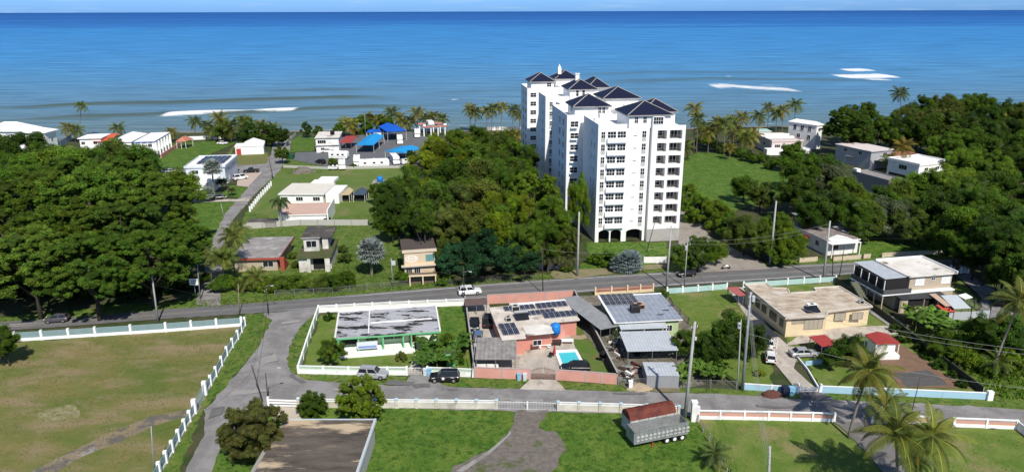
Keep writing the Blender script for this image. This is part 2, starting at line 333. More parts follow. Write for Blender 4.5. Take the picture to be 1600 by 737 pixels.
# --- lawns
sheet('field', [(-60,545),(28,535),(378,507),(395,505),(310,640),(250,737),(210,810),(-200,810),(-200,600)], dryg)
sheet('path', [(60,760),(50,735),(120,700),(180,672),(235,650),(300,638),(320,622),(318,640),(240,665),(190,688),(130,712),(90,735),(80,760)], mat('broken_path', (.13,.12,.105), (.24,.19,.125), scale=.5, amt=1, c3=(.33,.31,.28), t3=.60, s3=.25, lo=.46, hi=.54))
sheet('bare_patch', [(60,640),(95,632),(125,636),(118,650),(80,660),(62,654)], mat('pale_dry_patch', (.30,.26,.16), (.15,.16,.05), scale=1.2, amt=1, lo=.38, hi=.62))
sheet('verge', [(378,507),(385,490),(429,489),(405,540),(372,580),(330,626),(316,645),(292,700),(262,810),(205,810),(250,737),(310,640)], grass)
sheet('lawn', [(345,660),(420,645),(420,632),(640,636),(800,640),(1000,645),(1086,650),(1110,700),(1150,810),(300,810),(322,737),(352,683)], lush)
sheet('lawn', [(1086,652),(1200,655),(1305,657),(1490,667),(1590,670),(1660,672),(1760,810),(1145,810),(1110,700)], mown)
sheet('verge', [(466,498),(496,484),(466,584),(635,586),(740,590),(830,593),(965,600),(1060,604),(1160,608),(1250,614),(1545,622),(1640,626),(1640,644),(1500,634),(1300,625),(1100,615),(900,609),(700,604),(630,602),(510,596),(470,592),(448,580),(446,562),(455,530)], grass)
sheet('verge', [(-60,500),(90,486),(200,475),(300,470),(350,468),(420,461),(600,446),(760,434),(900,424),(1050,414),(1200,407),(1340,402),(1500,396),(1700,388),(1700,398),(1500,405),(1340,412),(1200,419),(1050,427),(900,436),(760,446),(600,460),(420,475),(300,484),(200,492),(90,503),(-60,514)], grass)
sheet('lawn', [(470,580),(500,492),(726,480),(740,585),(640,582)], mown)
sheet('lawn', [(640,470),(726,478),(735,530),(690,540),(686,480)], lush)
sheet('lawn', [(884,470),(897,468),(962,595),(930,594),(880,520)], mat('patchy_lawn', (.075,.15,.02), (.12,.16,.04), scale=.3, amt=1, c3=(.20,.135,.07), t3=.6, s3=.3))
sheet('lawn', [(1044,460),(1137,452),(1170,482),(1210,540),(1205,603),(1165,606),(1110,560)], mown)
sheet('lawn', [(1165,450),(1310,440),(1350,470),(1395,515),(1430,550),(1536,618),(1285,610),(1262,570),(1230,560),(1230,500)], mown)
sheet('lawn', [(1395,515),(1560,500),(1640,520),(1640,628),(1546,622),(1430,550)], grass)
sheet('lawn', [(455,470),(470,340),(492,300),(600,300),(620,330),(630,440)], grass)
sheet('lawn', [(300,470),(360,400),(385,330),(470,340),(455,470)], grass)
sheet('lawn', [(385,330),(430,270),(440,258),(640,252),(620,330),(470,345)], mat('sparse_lawn', (.085,.16,.022), (.14,.17,.05), scale=.2, amt=1, c3=(.20,.18,.08), t3=.6, s3=.1))
sheet('lawn', [(443,238),(449,222),(468,212),(494,212),(490,236)], lush)
sheet('lawn', [(436,262),(444,250),(474,248),(515,252),(505,270),(450,272)], grass)
sheet('lawn', [(232,262),(268,224),(352,219),(372,222),(330,240),(322,262)], lush)
sheet('lawn', [(330,262),(356,240),(368,224),(362,240),(418,238),(425,255),(400,262)], mat('brown_lawn', (.17,.15,.055), (.12,.16,.035), scale=.12, amt=1, lo=.4, hi=.6))
sheet('lawn', [(295,345),(300,312),(365,312),(372,320),(330,380),(310,380)], lush)
sheet('lawn', [(350,300),(360,290),(390,290),(374,308),(345,306)], lush)
sheet('lawn', [(70,240),(110,226),(122,232),(118,250),(60,262)], grass)
sheet('lawn', [(1065,250),(1090,238),(1130,240),(1180,252),(1234,272),(1230,300),(1150,330),(1060,300)], lush)
sheet('lawn', [(920,400),(915,378),(1040,378),(1050,400),(1000,420),(900,425)], lush)
sheet('lawn', [(1320,395),(1360,365),(1470,380),(1475,400),(1400,404)], lush)
sheet('lawn', [(1495,490),(1480,470),(1500,435),(1530,470),(1525,490)], mown)
# --- paved ground
sheet('beach_road', [(306,476),(333,374),(352,333),(408,270),(424,240),(428,216),(456,212),(452,238),(436,268),(402,300),(362,345),(349,380),(345,478)], asph2)
sheet('main_road', [(-200,535),(-60,516),(28,511),(90,508),(250,498),(375,490),(500,482),(720,469),(900,457),(1040,447),(1200,437),(1340,428),(1500,420),(1750,408),(1750,392),(1500,404),(1340,409),(1200,416),(1050,424),(900,433),(760,443),(600,456),(420,471),(300,480),(200,488),(90,499),(-60,510),(-200,525)], asph)
sheet('side_road', [(410,489),(500,481),(470,510),(455,532),(448,560),(452,580),(472,591),(510,596),(630,602),(700,604),(900,609),(1100,614),(1300,624),(1500,633),(1700,645),(1700,672),(1590,669),(1300,657),(1086,651),(1000,646),(780,641),(640,637),(430,634),(405,640),(352,683),(329,737),(300,810),(262,810),(288,737),(318,680),(322,640),(335,622),(372,582),(405,540),(424,500)], asph2)
def linestrip(name, pts, wid, m, z=None, dash=None):
    ZL[0] += .0025; z = ZL[0]
    P = [at(x, y, z) for x, y in pts]; mb = MB(); acc = 0; Q = []
    for a, b in zip(P, P[1:]):
        n = max(1, int((b-a).length/1.0))
        for i in range(n): Q.append(a.lerp(b, i/n))
    Q.append(P[-1])
    for i, (a, b) in enumerate(zip(Q, Q[1:])):
        if dash and (i % (dash[0]+dash[1])) >= dash[0]: continue
        d = (b-a).normalized(); n = Vector((-d.y, d.x, 0))*wid/2
        mb.poly([a-n, b-n, b+n, a+n])
    return struct(name, mb, m)
def off(pts, dy): return [(x, y+dy) for x, y in pts]
far = [(-60,510),(90,499),(200,488),(300,480),(420,471),(600,456),(760,443),(900,433),(1050,424),(1200,416),(1340,409),(1500,404)]
near = [(-60,516),(90,508),(250,498),(375,490),(500,482),(720,469),(900,457),(1040,447),(1200,437),(1340,428),(1500,420)]
linestrip('edge_line', off(far, 2.2), .22, paint)
linestrip('edge_line', off(near, -2.2), .22, paint)
midl = [(x, y) for x, y in [(-60,513),(90,503.5),(250,491),(375,481.5),(500,472.5),(720,457),(900,445),(1040,435.6),(1200,426.6),(1340,418.7)]]
linestrip('centre_line', midl, .16, mat('faded_yellow_paint', (.30,.27,.15), (.17,.165,.16), scale=.8, amt=1))
for dy, wd in ((-5.2,.9), (-3.0,.7), (3.0,.8), (5.6,.9)): linestrip('tyre_wear', off(midl, dy), wd, tread)
sheet('driveway', [(640,586),(668,585),(700,604),(630,602)], asph2)
sheet('driveway', [(636,583),(655,538),(672,520),(680,545),(668,583)], cdrive)
sheet('driveway', [(728,470),(762,467),(770,500),(800,528),(742,545)], cdrive)
sheet('courtyard', [(742,588),(742,550),(800,530),(835,515),(885,508),(900,545),(930,592)], cdrive)
sheet('garden_path', [(893,523),(925,521),(928,527),(895,530)], mat('worn_path', (.36,.30,.20), (.28,.22,.15)))
sheet('driveway_apron', [(828,592),(869,592.5),(884,609.5),(812,607.5)], cdrive)
sheet('yard', [(968,600),(900,500),(905,462),(1040,458),(1075,500),(1100,600),(1060,606)], mat('messy_yard', (.20,.175,.14), (.12,.11,.08), scale=.5, amt=1, c3=(.33,.30,.26), t3=.58, s3=.4))
sheet('yard', [(965,602),(975,596),(1062,606),(1058,612),(990,611)], mat('verge_dirt', (.22,.17,.12), (.13,.13,.06), scale=.8, amt=1))
sheet('driveway', [(1137,450),(1160,448),(1200,510),(1232,540),(1262,545),(1245,560),(1240,575),(1281,611),(1248,612),(1205,560),(1190,530)], cdrive)
sheet('driveway_apron', [(1248,612),(1281,611),(1312,627),(1250,622)], tread)
sheet('driveway', [(1302,657),(1362,659),(1400,700),(1440,760),(1400,760),(1340,690)], mat('cracked_asphalt', (.20,.19,.185), (.14,.13,.12), scale=.6, amt=1))
sheet('dirt_yard', [(1395,530),(1425,548),(1490,592),(1515,606),(1410,604),(1378,575),(1370,550)], dirt)
sheet('tarpaulin', [(1398,583),(1448,577),(1483,600),(1420,605)], mat('grey_heap', (.12,.115,.11), (.07,.065,.06), scale=1.2, bump=1))
sheet('gravel_drive', [(805,640),(858,640),(842,668),(868,675),(888,700),(870,735),(820,770),(670,770),(712,728),(770,700),(800,668)], gravel)
sheet('kerb_strip', [(712,735),(760,706),(792,680),(797,672),(799,676),(768,706),(722,737)], conc)
sheet('pavement', [(420,634),(467,636),(472,655),(427,655)], mat('pale_concrete', (.52,.45,.36), (.42,.36,.29)))
sheet('curved_drive', [(1495,430),(1515,428),(1560,458),(1566,480),(1590,492),(1520,500),(1535,478),(1528,458)], asph2)
sheet('side_lane', [(1085,415),(1060,380),(1062,320),(1080,330),(1110,370),(1160,395),(1195,412),(1200,420),(1100,425)], mat('pale_lane', (.34,.30,.26), (.26,.23,.20), scale=.4, amt=1))
sheet('side_lane', [(330,262),(425,255),(430,264),(405,275),(375,270),(320,268)], asph2)
sheet('side_lane', [(230,268),(330,262),(325,272),(228,276)], asph2)
sheet('driveway', [(300,316),(300,311),(375,311),(392,307),(388,314)], cdrive)
sheet('driveway', [(370,290),(372,272),(410,268),(388,292)], mat('pinkish_paving', (.50,.40,.34), (.40,.33,.29)))
sheet('lot', [(458,250),(462,238),(494,237),(520,214),(640,205),(672,216),(676,240),(640,262),(520,262)], lotasph)
sheet('terrace', [(1265,512),(1395,508),(1420,520),(1300,530),(1225,540)], cdrive)
sheet('walkway', [(1322,462),(1336,458),(1420,510),(1405,520)], conc)
sheet('roadside_gravel', [(860,424),(900,421),(1040,412),(1045,418),(900,434),(865,436)], mat('dry_verge', (.27,.22,.14), (.18,.18,.08), scale=.4, amt=1))

pm_ = mat('road_patch', (.125,.12,.12), (.17,.165,.16), scale=.8, amt=1); pl_ = mat('pale_road_patch', (.33,.31,.29), (.26,.25,.24), scale=.8, amt=1); JIT.update({'road_patch': .5, 'pale_road_patch': .5, 'broken_path': 1.0})
for q in ([(455,578),(462,590),(480,597),(470,598),(452,588)],[(640,600),(668,598),(676,604),(650,606)],[(700,607),(712,606),(714,609),(703,610)],[(610,594),(650,596),(640,602),(600,599)],[(960,612),(1010,613),(1005,616),(958,615)],[(330,636),(352,634),(348,648),(326,652)],[(1180,632),(1240,634),(1238,637),(1180,635)]): sheet('road_patch', q, pm_)
for q in ([(405,560),(432,552),(436,562),(408,572)],[(360,612),(420,606),(425,611),(362,619)],[(520,606),(590,609),(588,612),(520,610)],[(1380,638),(1450,641),(1448,645),(1380,642)],[(780,622),(850,624),(850,627),(780,626)],[(440,502),(470,499),(468,503),(438,507)]): sheet('road_patch', q, pl_)
# ============================================================ VEGETATION
def leafmat(name, trans=.22, rough=.55):
    m = bpy.data.materials.new(name); m.use_nodes = True; t = m.node_tree; b = t.nodes['Principled BSDF']; o = t.nodes['Material Output']
    oi = N(t, 'ShaderNodeObjectInfo'); at_ = N(t, 'ShaderNodeAttribute', attribute_name='tint')
    mx = N(t, 'ShaderNodeMix', data_type='RGBA', blend_type='MULTIPLY'); mx.inputs[0].default_value = 1
    t.links.new(oi.outputs['Color'], mx.inputs[6]); t.links.new(at_.outputs['Color'], mx.inputs[7])
    hs = N(t, 'ShaderNodeHueSaturation'); rr = N(t, 'ShaderNodeMapRange'); rr.inputs[3].default_value = .75; rr.inputs[4].default_value = 1.2
    t.links.new(oi.outputs['Random'], rr.inputs[0]); t.links.new(rr.outputs[0], hs.inputs['Value']); t.links.new(mx.outputs[2], hs.inputs['Color'])
    t.links.new(hs.outputs[0], b.inputs['Base Color']); b.inputs['Roughness'].default_value = rough; b.inputs['Specular IOR Level'].default_value = .10
    tr = N(t, 'ShaderNodeBsdfTranslucent'); t.links.new(hs.outputs[0], tr.inputs[0]); ms = N(t, 'ShaderNodeMixShader'); ms.inputs[0].default_value = trans
    t.links.new(b.outputs[0], ms.inputs[1]); t.links.new(tr.outputs[0], ms.inputs[2]); t.links.new(ms.outputs[0], o.inputs[0]); return m
LEAF = leafmat('foliage'); FROND = leafmat('palm_foliage', .3, .4); BIGLEAF = leafmat('broad_leaf', .3, .4)
import numpy as np
def leafmesh(name, centers, normals, sizes, tints, aspect=.6, core=None, mat_=LEAF, rs=1):
    rng = np.random.default_rng(rs); n = len(centers)
    r = rng.normal(size=(n,3)); tt = np.cross(normals, r); tt /= np.linalg.norm(tt, axis=1)[:,None]+1e-9; bb = np.cross(normals, tt)
    s = sizes[:,None]; up_ = normals*s*.18
    V = np.stack([centers - tt*s*.5, centers + bb*s*.5*aspect - up_, centers + tt*s*.5, centers - bb*s*.5*aspect - up_], 1).reshape(-1,3)
    T = np.repeat(tints, 4, axis=0); Fc = np.arange(n*4).reshape(n,4)
    if core is not None:
        cv, cf, ct = core; Fc2 = [tuple(x+len(V) for x in f) for f in cf]; V = np.vstack([V, cv]); T = np.vstack([T, ct]); faces = Fc.tolist() + Fc2
    else: faces = Fc.tolist()
    me = bpy.data.meshes.new(name); me.from_pydata(V.tolist(), [], faces); me.materials.append(mat_)
    a = me.color_attributes.new('tint', 'FLOAT_COLOR', 'POINT'); a.data.foreach_set('color', np.hstack([T, np.ones((len(T),1))]).ravel())
    me.update(); return me
def ico(c, r, rng):
    t = (1+5**.5)/2; v = np.array([(-1,t,0),(1,t,0),(-1,-t,0),(1,-t,0),(0,-1,t),(0,1,t),(0,-1,-t),(0,1,-t),(t,0,-1),(t,0,1),(-t,0,-1),(-t,0,1)], float)
    v /= np.linalg.norm(v, axis=1)[:,None]; v *= rng.uniform(.8, 1.1, (12,1)); f = [(0,11,5),(0,5,1),(0,1,7),(0,7,10),(0,10,11),(1,5,9),(5,11,4),(11,10,2),(10,7,6),(7,1,8),(3,9,4),(3,4,2),(3,2,6),(3,6,8),(3,8,9),(4,9,5),(2,4,11),(6,2,10),(8,6,7),(9,8,1)]
    return v*r + c, f
def crown(name, seed, nlob=9, lr=(.30,.48), cpl=9, cr=(.10,.19), leaf=.05, nl=9000, zs=.75, low=-.35, tv=.3, aspect=.6, core=.8, gap=.0):
    """lobes > leaf clumps > single leaves"""
    rng = np.random.default_rng(seed); C = []; lob = []
    tries = 0
    if low <= -.94:
        for k in range(nlob):
            zz = 1-2*(k+.5)/nlob; a = k*2.399963+seed; d = np.array([math.cos(a)*(1-zz*zz)**.5, math.sin(a)*(1-zz*zz)**.5, zz])+rng.normal(size=3)*.08; d /= np.linalg.norm(d); r = rng.uniform(*lr); lob.append((d*(1-r)*rng.uniform(.88,1.06), r, rng.uniform(1-tv*.6, 1+tv*.6)))
    while len(lob) < nlob:
        tries += 1
        d = rng.normal(size=3); d /= np.linalg.norm(d)
        if d[2] < low: continue
        r = rng.uniform(*lr); q = d*(1-r)*rng.uniform(.75, 1.08)
        if all(np.linalg.norm(q-x[0]) > .62*(r+x[1])*.8 for x in lob) or tries > 400: lob.append((q, r, rng.uniform(1-tv*.6, 1+tv*.6)))
    for q, r, b in lob:
        for k in range(cpl):
            d = rng.normal(size=3); d[2] += .35; d += q*.9; d /= np.linalg.norm(d); c = rng.uniform(*cr)
            C.append((q + d*r*rng.uniform(.62, 1.0), c, b*rng.uniform(1-tv, 1+tv), rng.uniform(.88, 1.16)))
    n_ = len(C); wts = np.array([c[1]**2 for c in C]); wts /= wts.sum(); idx = rng.choice(n_, nl, p=wts)
    cc = np.array([c[0] for c in C])[idx]; rr = np.array([c[1] for c in C])[idx]; cb = np.array([c[2] for c in C])[idx]; cy = np.array([c[3] for c in C])[idx]
    d = rng.normal(size=(nl,3)); d[:,2] += .3; d /= np.linalg.norm(d, axis=1)[:,None]
    P = cc + d*(rr*rng.uniform(.45, 1.12, nl))[:,None]; P[:,2] *= zs
    nn = d*.75 + rng.normal(size=(nl,3))*.38 + np.array([0,0,.5]); nn /= np.linalg.norm(nn, axis=1)[:,None]
    k_ = np.percentile(np.linalg.norm(P[:,:2], axis=1), 95); P /= k_; leaf /= k_
    b = cb*rng.uniform(.68, 1.35, nl)*(1+.12*d[:,2]); T = np.stack([b*cy, b, b*rng.uniform(.7,1.1,nl)], 1)  # tint lightened towards clump tops, slight shading put into the colour
    sz = leaf*rng.uniform(.6, 1.4, nl)
    cv = []; cf = []
    for q, r_, _ in lob:
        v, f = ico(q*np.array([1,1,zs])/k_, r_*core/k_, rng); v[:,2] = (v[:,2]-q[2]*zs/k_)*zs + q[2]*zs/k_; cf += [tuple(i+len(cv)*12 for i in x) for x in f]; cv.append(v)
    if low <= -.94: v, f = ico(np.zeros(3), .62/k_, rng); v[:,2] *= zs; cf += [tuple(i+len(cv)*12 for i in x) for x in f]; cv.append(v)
    cv = np.vstack(cv); ct = np.full((len(cv),3), .42)  # cores tinted dark as painted shade between the leaves
    return leafmesh(name, P, nn, sz, T, aspect, (cv, cf, ct), rs=seed)
CROWNS = {
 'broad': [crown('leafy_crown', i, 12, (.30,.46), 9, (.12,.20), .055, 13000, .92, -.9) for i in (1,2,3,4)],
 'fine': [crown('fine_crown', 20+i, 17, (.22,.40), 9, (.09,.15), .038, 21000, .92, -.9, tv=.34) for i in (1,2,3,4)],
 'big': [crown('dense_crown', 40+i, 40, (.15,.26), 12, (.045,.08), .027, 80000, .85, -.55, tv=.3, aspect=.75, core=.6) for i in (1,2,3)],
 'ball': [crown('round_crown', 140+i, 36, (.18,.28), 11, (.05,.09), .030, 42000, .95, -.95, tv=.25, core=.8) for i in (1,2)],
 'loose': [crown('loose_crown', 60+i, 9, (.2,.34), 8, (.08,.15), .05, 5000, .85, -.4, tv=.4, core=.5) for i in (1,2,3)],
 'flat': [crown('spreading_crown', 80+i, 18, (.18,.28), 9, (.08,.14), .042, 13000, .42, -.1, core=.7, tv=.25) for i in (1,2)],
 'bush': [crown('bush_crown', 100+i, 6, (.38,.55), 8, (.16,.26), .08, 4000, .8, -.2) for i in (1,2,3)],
}
TR = random.Random(5)
TRUNKS = {}
def trunkmesh(k):
    if k in TRUNKS: return TRUNKS[k]
    r = random.Random(k); mb = MB(); pts = [(0,0,-.15),(r.uniform(-.03,.03),r.uniform(-.03,.03),.35),(r.uniform(-.06,.06),r.uniform(-.06,.06),.7),(0,0,1.0)]
    mb.tube(pts, [.05,.036,.03,.022], 9)
    for i in range(6):
        a = i*1.05+r.random(); q = pts[1] if i % 2 else pts[2]; L_ = r.uniform(.35,.55)
        mb.tube([q, (q[0]+math.cos(a)*L_*.5, q[1]+math.sin(a)*L_*.5, q[2]+.22), (q[0]+math.cos(a)*L_, q[1]+math.sin(a)*L_, q[2]+.5)], [.02,.014,.006], 6)
    TRUNKS[k] = mb.mesh('trunk', bark, True); return TRUNKS[k]
GR = {'dark': (.048,.095,.012), 'ficus': (.082,.145,.018), 'mid': (.078,.145,.014), 'light': (.120,.195,.018), 'yellow': (.140,.190,.012), 'olive': (.092,.138,.022),
      'brown': (.098,.125,.024), 'teal': (.04,.12,.05), 'grey': (.12,.15,.07), 'plum': (.118,.128,.032), 'lime': (.140,.215,.014)}
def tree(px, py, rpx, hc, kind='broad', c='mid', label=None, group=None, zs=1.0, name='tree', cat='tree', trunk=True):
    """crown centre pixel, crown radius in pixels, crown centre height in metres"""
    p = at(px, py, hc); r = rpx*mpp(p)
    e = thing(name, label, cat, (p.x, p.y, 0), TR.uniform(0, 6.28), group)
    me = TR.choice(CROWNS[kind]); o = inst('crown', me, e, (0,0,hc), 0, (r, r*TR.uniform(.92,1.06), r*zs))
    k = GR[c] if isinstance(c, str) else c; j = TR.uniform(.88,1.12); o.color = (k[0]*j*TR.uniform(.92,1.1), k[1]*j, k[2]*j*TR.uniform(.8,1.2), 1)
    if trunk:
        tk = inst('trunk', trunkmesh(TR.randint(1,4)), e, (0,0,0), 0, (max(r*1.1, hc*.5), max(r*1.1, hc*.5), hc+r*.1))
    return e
# ---- palms
def frondmesh(name, seed, nf=22, nl=26, droop=1.0, leafw=.03, ll=.36, up0=(75,-35), L0=1.0, yel=.0, curl=1.0):
    rng = random.Random(seed); V = []; Fs = []; T = []
    for i in range(nf):
        q = i/(nf-1); az = i*2.399963 + rng.uniform(-.2,.2); el = R(up0[0] + (up0[1]-up0[0])*q**.9 + rng.uniform(-8,8)); Lf = L0*rng.uniform(.85,1.05)*(.8 if q < .15 else 1)
        p = Vector((0,0,0)); h = Vector((math.cos(az), math.sin(az), 0)); side = Vector((-math.sin(az), math.cos(az), 0)); N_ = nl; e = el
        br = rng.uniform(.75,1.25)*(1-.15*q); yy = rng.uniform(0,1)*yel + (.5 if q > .85 else 0)
        tc_ = (br*(1+1.1*yy), br*(1+.35*yy), br*(1+.2*yy)); mid = (br*2.6, br*2.0, br*1.3); pts = []
        for k in range(N_+1):
            pts.append((p.copy(), e)); d = h*math.cos(e) + Vector((0,0,1))*math.sin(e); p += d*Lf/N_; e -= droop*(.035+.075*k/N_)*26/N_*1.15
        for k in range(N_):
            p0, e0 = pts[k]; p1, _ = pts[k+1]; d = (p1-p0).normalized(); upv = side.cross(d)*-1
            if upv.z < 0: upv = -upv
            rw = .012*(1-k/N_)+.003; o = len(V); V += [p0-side*rw, p1-side*rw, p1+side*rw, p0+side*rw]; Fs.append((o,o+1,o+2,o+3)); T += [mid]*4
            t_ = k/N_
            if t_ < .12: continue
            l = ll*Lf*math.sin(math.pi*min(1, (t_*.86+.16)))**.7*rng.uniform(.85,1.1)
            for sg in (-1,1):
                dd = (side*sg*.80 + d*.55 + upv*(-.12 - .35*curl*(1-.3*t_)) + Vector((0,0,-.28*curl))).normalized(); o = len(V)
                a = p0; b = a + dd*l*.55 + Vector((0,0,-.0)); c_ = a + dd*l + Vector((0,0,-.22*l*curl)); wv = d*leafw*.5*rng.uniform(.8,1.2)
                V += [a-wv*.6, a+wv*.6, b+wv, b-wv, c_]; Fs += [(o,o+1,o+2,o+3),(o+3,o+2,o+4)]; s_ = rng.uniform(.8,1.2); T += [tuple(x*s_ for x in tc_)]*5
    me = bpy.data.meshes.new(name); me.from_pydata(V, [], Fs); me.materials.append(FROND)
    a = me.color_attributes.new('tint', 'FLOAT_COLOR', 'POINT'); a.data.foreach_set('color', [x for t_ in T for x in (*t_, 1)]); me.update(); return me
PALMS = {'coco': [frondmesh('coconut_fronds', i, 21, 22, yel=.35, droop=.7, up0=(84,-28), curl=.6, ll=.32) for i in (1,2,3)], 'near': [frondmesh('coconut_fronds', 10+i, 21, 46, leafw=.017, yel=.45, droop=.62, up0=(86,-30), curl=.45, ll=.25) for i in (1,2,3)],
         'royal': [frondmesh('royal_fronds', 31, 18, 30, droop=1.15, leafw=.028, ll=.30, up0=(80,-10))], 'areca': [frondmesh('areca_fronds', 41, 30, 20, droop=.8, leafw=.04, up0=(85,5))]}
def fanmesh(name, seed, nf=46, L0=1.0):      # silver fan palm
    rng = random.Random(seed); V = []; Fs = []; T = []
    for i in range(nf):
        q = i/(nf-1); az = i*2.4; el = math.asin(max(-.75, 1-1.7*q)); d = Vector((math.cos(az)*math.cos(el), math.sin(az)*math.cos(el), math.sin(el)))
        side = Vector((-math.sin(az), math.cos(az), 0)); upv = d.cross(side); pet = L0*rng.uniform(.42,.56); c = d*pet; br = rng.uniform(.7,1.25)
        o = len(V); V += [Vector((0,0,0))-side*.012, Vector((0,0,0))+side*.012, c+side*.012, c-side*.012]; Fs.append((o,o+1,o+2,o+3)); T += [(.7*br,.75*br,.5*br)]*4
        ns = 15; rad = L0*rng.uniform(.40,.5)
        for k in range(ns):
            a = R(-128 + 256*k/(ns-1)); dr = d*math.cos(a) + side*math.sin(a); fold = upv*(-.10 if k % 2 else .06); w_ = R(8.5)
            d1 = d*math.cos(a-w_)+side*math.sin(a-w_); d2 = d*math.cos(a+w_)+side*math.sin(a+w_); o = len(V)
            V += [c, c+d1*rad*.72, c+dr*rad+upv*(.0)-Vector((0,0,.12*rad)), c+d2*rad*.72+fold*rad]; Fs.append((o,o+1,o+2,o+3)); s_ = rng.uniform(.8,1.15)*br; T += [(s_,s_,s_)]*4
    me = bpy.data.meshes.new(name); me.from_pydata(V, [], Fs); me.materials.append(FROND)
    a = me.color_attributes.new('tint', 'FLOAT_COLOR', 'POINT'); a.data.foreach_set('color', [x for t_ in T for x in (*t_, 1)]); me.update(); return me
FAN = fanmesh('fan_leaves', 3)
def palm(bx_, by_, tx, ty, r, kind='coco', label=None, group=None, c=(.075,.115,.028), bend=.12, tr=.16, name='palm_tree', sc=1, trunkc=None):
    """base pixel, crown-heart pixel, frond length in metres"""
    if kind == 'coco' and by_ < 260: r *= 1.18
    b = at(bx_, by_); tp = up(tx, ty, b.y + TR.uniform(-.5,.5)); e = thing(name, label, 'palm tree', (b.x,b.y,0), 0, group); d = tp-b
    me = FAN if kind == 'fan' else TR.choice(PALMS[kind])
    o = inst('crown', me, e, d, TR.uniform(0,6.28), r); j = TR.uniform(.88,1.12); o.color = (c[0]*j, c[1]*j, c[2]*j, 1)
    n = 9; pts = []; 
    for i in range(n+1):
        k = i/n; pts.append(Vector((d.x*(k**1.35 if bend else k), d.y*k, d.z*k - (.25 if i == 0 else 0))))
    MB().tube(pts, [tr*(1.45 if i == 0 else 1.05-.35*i/n) for i in range(n+1)], 8).build('trunk', trunkc or palmbark, e, True)
    if kind in ('coco','near') and r > 2:
        nb = MB()
        for i in range(7):
            a = i*.9; q = d + Vector((math.cos(a)*.28, math.sin(a)*.28, -.25-.1*(i%2))); nb.tube([q+Vector((0,0,.16)), q+Vector((0,0,.05)), q-Vector((0,0,.12)), q-Vector((0,0,.18))], [.03,.13,.12,.03], 6)
        nb.build('coconuts', COCO, e)
    return e
COCO = mat('coconut_husk', (.20,.17,.05), (.12,.09,.03))
# ---- banana plants and broad-leaved stems
def bananamesh(seed, nf=9):
    rng = random.Random(seed); V = []; Fs = []; T = []
    for i in range(nf):
        az = i*2.4+rng.uniform(-.3,.3); e = R(rng.uniform(48,82) if i else 88); L_ = rng.uniform(.8,1.1); h = Vector((math.cos(az), math.sin(az), 0)); side = Vector((-math.sin(az), math.cos(az), 0))
        p = Vector((0,0,0)); br = rng.uniform(.7,1.35); n = 9; prev = None
        for k in range(n+1):
            t_ = k/n; wd = .19*math.sin(math.pi*min(1,max(0,(t_-.12)/.88)))**.55 + .012; dn = Vector((0,0,-.35*wd))
            row = [p - side*wd + dn, p, p + side*wd + dn]; o = len(V); V += row; T += [(br,br,br),(br*1.7,br*1.4,br*1.2),(br,br,br)]
            if prev is not None:
                if rng.random() > .12: Fs.append((prev, prev+1, o+1, o))
                if rng.random() > .12: Fs.append((prev+1, prev+2, o+2, o+1))
            prev = o; p = p + (h*math.cos(e)+Vector((0,0,math.sin(e))))*L_/n; e -= R(rng.uniform(9,15))
    me = bpy.data.meshes.new('banana_leaves'); me.from_pydata(V, [], Fs); me.materials.append(BIGLEAF)
    a = me.color_attributes.new('tint', 'FLOAT_COLOR', 'POINT'); a.data.foreach_set('color', [x for t_ in T for x in (*t_, 1)]); me.update(); return me
BAN = [bananamesh(i) for i in range(4)]
BST = MB().tube([(0,0,-.1),(0,0,.5),(.01,0,1)], [.11,.09,.05], 7).mesh('stem', mat('banana_stem', (.16,.17,.06), (.10,.08,.04)), True)
def banana(px, py, h=2.2, r=2.0, label='banana plant with broad torn leaves in the garden', group=None, c=(.085,.17,.025)):
    p = at(px, py); e = thing('banana_plant', label, 'banana plant', (p.x,p.y,0), TR.uniform(0,6), group)
    inst('stem', BST, e, (0,0,0), 0, (1,1,h)); o = inst('leaves', TR.choice(BAN), e, (0,0,h*.85), 0, r); j = TR.uniform(.8,1.2); o.color = (c[0]*j, c[1]*j, c[2]*j, 1); return e
def bush(px, py, rpx, c='mid', label=None, group=None, zs=1.0, kind='bush', name='bush', h=None):
    p = at(px, py, 0); r = rpx*mpp(p); hc = r*.55*zs if h is None else h
    return tree(px, py - (hc*.9/mpp(p)), rpx, hc, kind, c, label, group, zs, name, 'bush', trunk=False)

